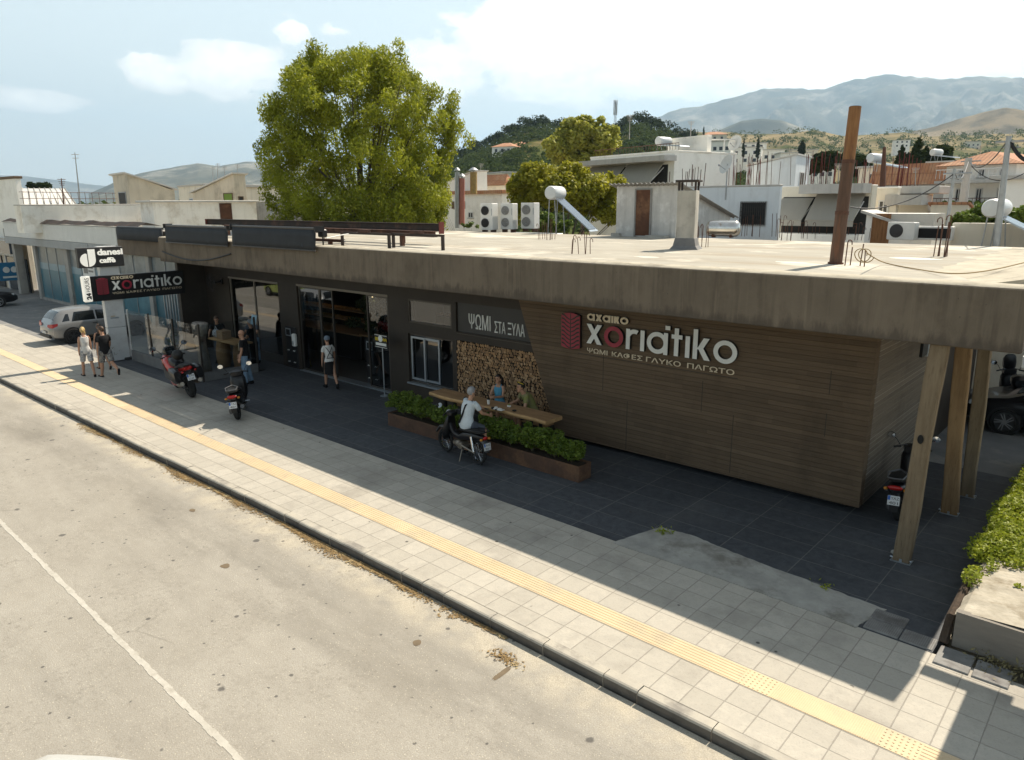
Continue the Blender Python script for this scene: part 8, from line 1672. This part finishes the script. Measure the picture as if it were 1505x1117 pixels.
    q.ball(H((0, -.005, .04)), .074*k, .094*k, .098*k, 14, 10, hm); q.ball(H((0, .025, -.035)), .056*k, .062*k, .07*k, 12, 8, hm); q.ball(H((0, .083, -.005)), .013*k, .022*k, .026*k, 8, 6, hm); q.ball(H((0, .07, -.085)), .028*k, .022*k, .02*k, 8, 6, hm)
    for sg in (-1, 1): q.ball(H((sg*.076, -.005, .0)), .012*k, .026*k, .034*k, 8, 6, hm)
    for s, sg in (('l', -1), ('r', 1)):
        hip, knee, ank, fd = limb['leg'+s]; m1 = hip.lerp(knee, .4); m2 = knee.lerp(ank, .32)+Vector((0, -.012, 0)); q.tube([sc(p) for p in (hip+Vector((0, 0, .03)), m1, knee, m2, ank)], [r*k*B for r in (.094, .082, .056, .06, .038)], 12)
        q.tube([sc(ank+Vector((0, 0, -.01))-fd*.03), sc(ank+fd*.06+Vector((0, 0, -.04))), sc(ank+fd*.15+Vector((0, 0, -.055)))], [.04*k, .042*k, .026*k], 10)
        S_, elb, wr, hdv = limb['arm'+s]; q.tube([sc(p) for p in (S_+Vector((-sg*.03, 0, .0)), S_.lerp(elb, .35), elb, elb.lerp(wr, .3), wr)], [r*k*B for r in (.054, .047, .038, .040, .026)], 10)
        u = hdv; a = Vector((0, 1, 0)) if abs(u.y) < .8 else Vector((0, 0, 1)); a = (a-u*a.dot(u)).normalized(); n = u.cross(a)      # palm: length u, breadth a, thickness n
        pr = [[sc(wr+u*d+a*(x*w)+n*(y*.014)) for x, y in ((-1, -.6), (-.4, -1), (.4, -1), (1, -.6), (1, .6), (.4, 1), (-.4, 1), (-1, .6))] for d, w in ((-.01, .024), (.03, .036), (.075, .041), (.09, .036))]; q.loft(pr)
        for fi, (x, ln) in enumerate(((-.030, .066), (-.010, .078), (.011, .074), (.031, .058))):
            b0 = wr+u*.082+a*x; c = sg*n*-.018*(.6+.3*fi); q.tube([sc(b0), sc(b0+u*ln*.5+c*.35+a*x*.12), sc(b0+u*ln*.95+c*1.3+a*x*.15)], [.0105*k, .0095*k, .0075*k], 6)
        b0 = wr+u*.022+a*.034; q.tube([sc(b0), sc(b0+a*.024+u*.022), sc(b0+a*.032+u*.055)], [.0125*k, .0115*k, .009*k], 6)
    remesh(q, 'body', skin, t, .0105*k)
    q = MB()
    for sg in (-1, 1): q.ball(H((sg*.030, .082, .022)), .011*k, .006*k, .007*k, 8, 5, hm); q.tube([H((sg*.016, .088, .042)), H((sg*.032, .089, .047)), H((sg*.048, .078, .040))], .004*k, 4)
    q.build('eyes', MATS['eye_dark'], t); q = MB(); q.ball(H((0, .084, -.052)), .022*k, .008*k, .006*k, 8, 5, hm); q.build('mouth', MATS['lip'], t)
    # hair
    hmn, style = hair
    if style != 'bald':
        q = MB(); n, m = 16, 11; V = []; F = []
        for i in range(m+1):
            for j in range(n): a = -PI/2+PI*i/m; b = 2*PI*j/n; V.append((.083*math.cos(a)*math.cos(b), -.012+.103*math.cos(a)*math.sin(b), .045+.106*math.sin(a)))
        for i in range(m):
            for j in range(n):
                f = (i*n+j, i*n+(j+1) % n, (i+1)*n+(j+1) % n, (i+1)*n+j); c = sum((Vector(V[x]) for x in f), Vector())/4
                if c.z > .082 or (c.y < .028 and c.z > -.045) or (c.y < -.03 and c.z > -.08): F.append(f)
        q.add([H(Vector(v)*(1+.03*math.sin(v[0]*90)*math.sin(v[1]*80))) for v in V], F)
        if style == 'long': q.tube([H((0, -.07, .06)), H((0, -.10, -.06)), H((0, -.10, -.2)), H((.02, -.08, -.32))], [.06*k, .085*k, .08*k, .03*k], 12)
        if style == 'bun': q.ball(H((0, -.11, .09)), .05*k, .045*k, .045*k)
        if style == 'tied': q.ball(H((.0, -.10, .0)), .055*k, .05*k, .08*k); q.ball(H((.05, .0, -.07)), .035*k, .035*k, .09*k)
        q.build('hair', MATS[hmn], t, smooth='all')
    if style == 'cap_over': q = MB(); q.ball(H((0, -.012, .065)), .094*k, .112*k, .098*k, 16, 10, hm); q.build('cap', MATS['cap_grey'], t, smooth='all')
    # clothes
    def legcloth(q, frac, e=.014, loose=.0):
        torso(q, e, -.11, .07)
        for s in 'lr':
            hip, knee, ank, fd = limb['leg'+s]; pts = [hip+Vector((0, 0, .03)), hip.lerp(knee, .4), knee, knee.lerp(ank, .35), ank+ (knee-ank).normalized()*.03]; rs = [.094, .084, .062, .062, .05]
            tot = frac*2; P_, R2 = [], []
            for p, r, u in zip(pts, rs, (0, .4, 1, 1.35, 1.95)):
                if u <= tot+.01: P_.append(sc(p)); R2.append((r*B+e+loose*min(u, 1))*k)
            if tot < 1 and tot > .4: P_.append(sc(hip.lerp(knee, tot))); R2.append((.066*B+e+loose)*k)
            elif len(P_) < 2: P_.append(sc(hip.lerp(knee, tot))); R2.append((.086*B+e+loose)*k)
            q.tube(P_, R2, 12)
    bm_, bk_ = bottom
    if bk_ == 'skirt':
        q = MB(); kz = [limb['leg'+s][1] for s in 'lr']; c = (kz[0]+kz[1])/2; q.loft([ell(sp(.08), .165*B, .12*B), ell(sp(-.02), .185*B, .14*B), ell(P0.lerp(c, .55), .20*B, .17*B), ell(P0.lerp(c, .98), .20*B, .18*B)]); q.build('skirt', MATS[bm_], t, smooth=True)
    else: q = MB(); legcloth(q, {'long': .985, 'shorts': .44, 'mini': .22}[bk_], .016, .012 if bk_ == 'shorts' else .004); remesh(q, 'trousers' if bk_ == 'long' else 'shorts', bm_, t, .014*k)
    tm_, tk_ = top; q = MB(); torso(q, .017, -.11 if tk_ != 'crop' else .0, .50 if tk_ == 'tank' else .535, .15)
    if tk_ != 'tank':
        for s, sg in (('l', -1), ('r', 1)): S_, elb, wr, u = limb['arm'+s]; q.tube([sc(S_+Vector((-sg*.05, 0, .005))), sc(S_.lerp(elb, .3)), sc(S_.lerp(elb, .66))], [.072*k*B, .066*k*B, .060*k*B], 12)
    remesh(q, 'shirt', tm_, t, .014*k)
    if tk_ == 'tank':
        q = MB()
        for sg in (-1, 1): q.tube([sc(sp(.47, .085)+rotz(Vector((sg*.07, 0, 0)), R_(twist))), sc(sp(.53, .0)+rotz(Vector((sg*.075, 0, .012)), R_(twist))), sc(sp(.47, -.09)+rotz(Vector((sg*.07, 0, 0)), R_(twist)))], .017*k, 6)
        q.build('strap', MATS[tm_], t, smooth=True)
    for s in 'lr':
        hip, knee, ank, fd = limb['leg'+s]; q = MB(); fl = shoes == 'sandal'; dn = (ank-knee).normalized(); o = ank+dn*.066
        if fl: q.tube([sc(o-fd*.07), sc(o+fd*.05), sc(o+fd*.19)], [.038*k, .042*k, .032*k], 10); q.v = [tuple(Vector(v)) for v in q.v]
        else: q.tube([sc(ank-fd*.05+dn*.03), sc(ank+fd*.04+dn*.035), sc(ank+fd*.12+dn*.05), sc(ank+fd*.19+dn*.058)], [.052*k, .056*k, .046*k, .026*k], 12); q.tube([sc(ank-dn*.05), sc(ank+dn*.03)], [.052*k, .055*k], 10)
        q.build('shoe', MATS['black_cloth' if fl else shoes], t, smooth='all')
    t['_k'] = k; del t['_k']; return t, sc, limb, sp, H
def pm(q, name, m, t, **k): return q.build(name, MATS[m], t, **k)
# the couple and the girl on the pavement
person('woman with blond hair in a white top and patterned white shorts, walking away', (-27.45, 8.62, 0), R_(84), 1.70, 2, 0, 0, ((14, 3, 4), (-14, 3, 10)), ((-8, 8, 14, 0), (6, 8, 14, 0)), (-20, 12), hair=('hair_blond', 'tied'), top=('white_cloth', 'tank'), bottom=('pattern_light', 'shorts'), shoes='sandal', female=True)
person('man in a black T-shirt and patterned shorts striding beside the blond woman', (-26.75, 9.0, 0), R_(92), 1.76, 6, 0, 0, ((16, 2, 2), (-26, 2, 38)), ((-16, 8, 18, 0), (18, 10, 20, 0)), (25, 12), skin='skin', hair=('hair_brown', 'short'), top=('black_cloth', 'tee'), bottom=('pattern_dark', 'shorts'), shoes='sandal')
p3, sc3, lm3, _, _ = person('girl with long brown hair carrying a blue bag, half hidden behind the couple', (-28.3, 9.42, 0), R_(88), 1.62, 2, 0, 0, ((12, 2, 2), (-16, 2, 18)), ((6, 8, 14, 0), (10, 10, 26, 0)), (0, 5), hair=('hair_brown', 'long'), top=('black_cloth', 'tank'), bottom=('pattern_light', 'shorts'), shoes='sandal', female=True)
q = MB(); w = sc3(lm3['armr'][2]); q.bbox(w.x-.05, w.x+.06, w.y-.16, w.y+.16, w.z-.40, w.z-.10, .03); q.tube([(w.x, w.y-.1, w.z-.1), (w.x, w.y, w.z+.02), (w.x, w.y+.1, w.z-.1)], .008, 5); o = q.build('shoulder_bag', MATS['bike_blue']); o.location = p3.location; o.rotation_euler = p3.rotation_euler; tag(o, 'bright blue bag hanging from the hand of the long haired girl', 'bag')
# men in black by the entrance
pb_, scb, lmb, spb, Hb = person('bald man in a black T-shirt, jeans and sunglasses standing before the door', (-22.0, 11.55, 0), R_(140), 1.80, 2, 0, 0, ((2, 5, 2), (-4, 6, 6)), ((2, 10, 14, 0), (8, 10, 24, 6)), (12, 8), skin='skin', hair=('hair_grey', 'bald'), top=('black_cloth', 'tee'), bottom=('denim', 'long'), shoes='black_cloth', build=1.08)
q = MB(); q.tube([Hb((-.08, .0, .025)), Hb((-.072, .07, .026)), Hb((0, .094, .026)), Hb((.072, .07, .026)), Hb((.08, .0, .025))], .008, 5)
for sg in (-1, 1): q.ball(Hb((sg*.034, .087, .022)), .026, .012, .018, 8, 6)
q.build('sunglasses', MATS['trim_black'], pb_); 
q = MB(); c = scb(spb(.3, .14)); q.bbox(c.x-.035, c.x+.035, c.y-.005, c.y+.012, c.z-.12, c.z+.14, .01); q.build('shirt_print', MATS['letter_cream'], pb_)
person('grey haired man in black standing just behind the bald man', (-23.95, 12.95, 0), R_(128), 1.78, 4, 0, 0, hair=('hair_grey', 'short'), arms=((20, 8, 50, 20), (20, 8, 50, 20)), head=(10, 18), top=('black_cloth', 'tee'), bottom=('black_cloth', 'long'))
person('barista in black bending over the high bar table', (-26.1, 12.75, 0), R_(-128), 1.76, 12, 0, 0, hair=('hair_brown', 'short'), arms=((30, 10, 40, 10), (34, 12, 40, 10)), head=(0, 25), top=('black_cloth', 'tee'), bottom=('grey_shorts', 'long'))
person('man in a dark jacket standing behind the barista, half hidden by the table', (-25.0, 13.55, 0), R_(-150), 1.74, 6, 0, 0, hair=('hair_black', 'short'), arms=((24, 10, 50, 16), (20, 10, 60, 16)), head=(0, 14), top=('grey_shorts', 'tee'), bottom=('denim', 'long'))
cloth('plaid', (.62, .64, .66), (.05, .06, .09), 12)
q = MB(); q.ball((-25.52, 12.38, 1.22), .17, .13, .16, 12, 8); q.tube([(-25.62, 12.38, 1.34), (-25.56, 12.38, 1.48), (-25.44, 12.38, 1.36)], .012, 5); tag(q.build('cloth_bag', MATS['plaid'], smooth='all'), 'black and white checked bag on the high bar table', 'bag')
# waitress
pw, scw, lmw, spw, Hw = person('waitress in a white T-shirt, black skirt and grey cap walking to the door', (-19.55, 13.1, 0), R_(72), 1.68, 9, 0, 0, ((16, 2, 6), (-20, 2, 16)), ((-12, 12, 16, 0), (10, 14, 20, 0)), (22, 6), hair=('hair_brown', 'cap_over'), top=('white_cloth', 'tee'), bottom=('black_cloth', 'skirt'), shoes='black_cloth', female=True)
q = MB()
for sg in (-1, 1): q.tube([scw(spw(.50, .04)+Vector((sg*.11, 0, .02))), scw(spw(.44, -.135)+Vector((sg*.085, 0, 0))), scw(spw(.30, -.148)), scw(spw(.14, -.135)-Vector((sg*.10, 0, 0)))], .011, 5)
q.tube([scw(spw(.12, -.13)-Vector((.12, 0, 0))), scw(spw(.12, -.14)), scw(spw(.12, -.13)+Vector((.12, 0, 0)))], .012, 5); q.build('apron_strap', MATS['black_cloth'], pw, smooth=True)
# rider on the moped
mr = Vector(MP)+rotz(Vector((-.22, .0, 0)), MPR)
prr, scr, lmr, spr, Hr = person('grey haired man in a pale T-shirt sitting sideways on the moped', (mr.x, mr.y-.02, 0), R_(12), 1.78, 12, -18, 0, ((52, 10, 62), (64, 22, 84)), ((40, 12, 40, 16), (30, 14, 38, 14)), (-10, 6), skin='skin_tan', hair=('hair_grey', 'short'), top=('pale_blue_tee', 'tee'), bottom=('grey_shorts', 'shorts'), shoes='sandal', pz=.88)
q = MB(); q.tube([scr(spr(.52, -.03)+Vector((.10, 0, .01))), scr(spr(.42, -.135)+Vector((.03, 0, 0))), scr(spr(.2, -.125)+Vector((-.04, 0, 0))), scr(spr(.02, -.13)+Vector((-.12, 0, 0)))], .022, 6); q.build('bag_strap', MATS['black_cloth'], prr, smooth=True)
# two at the table
person('woman in a blue sleeveless top sitting behind the plank table', (-12.45, 13.42, 0), R_(196), 1.66, 4, 0, 0, ((88, 6, 88), (88, 6, 88)), ((32, 8, 64, 30), (30, 8, 66, 30)), (-14, 4), skin='skin_tan', hair=('hair_black', 'long'), top=('blue_top', 'tank'), bottom=('denim', 'mini'), shoes='sandal', female=True, pz=.70)
pt, sct, lmt, spt, Ht = person('man in an olive T-shirt leaning on the right half of the table', (-11.3, 13.42, 0), R_(146), 1.78, 26, 0, 0, ((84, 8, 84), (84, 8, 84)), ((20, 26, 60, 10), (24, 26, 50, 20)), (8, 2), skin='skin_tan', hair=('hair_black', 'short'), top=('olive_tee', 'tee'), bottom=('grey_shorts', 'shorts'), shoes='sandal', pz=.70)
q = MB(); q.tube([Ht((-.085, -.04, .10)), Ht((-.05, .05, .145)), Ht((.05, .05, .145)), Ht((.085, -.04, .10))], .010, 5); q.build('sunglasses', MATS['yellow_plastic'], pt)
# inside the shop
person('customer in a pale shirt leaning on the counter inside the doorway', (-21.2, 17.2, .012), R_(150), 1.75, 22, 0, 0, hair=('hair_brown', 'short'), arms=((40, 12, 40, 10), (40, 12, 40, 10)), top=('pale_blue_tee', 'tee'))
person('woman with long black hair and a grey skirt behind the right glass leaf', (-18.35, 15.1, .012), R_(60), 1.68, 0, 0, 0, hair=('hair_black', 'long'), arms=((20, 8, 60, 20), (20, 8, 60, 20)), top=('black_cloth', 'tee'), bottom=('grey_skirt', 'skirt'), female=True)
# ------------------------------------------------------------------ the air
def haze(dens=1.05e-4, col=(.53, .76, 1.0)):
    q = MB(); q.box(-14500, 14500, -14500, 14500, -1.6, 1600); m = bpy.data.materials.new('haze_air'); m.use_nodes = True; N = m.node_tree.nodes; L = m.node_tree.links; N.clear()
    o = N.new('ShaderNodeOutputMaterial'); v = N.new('ShaderNodeVolumePrincipled'); v.inputs['Color'].default_value = (*col, 1); v.inputs['Density'].default_value = dens; v.inputs['Anisotropy'].default_value = .25; L.new(v.outputs[0], o.inputs['Volume'])
    ob = q.build('haze', m); ob['kind'] = 'stuff'; return ob
if HAZE: haze()
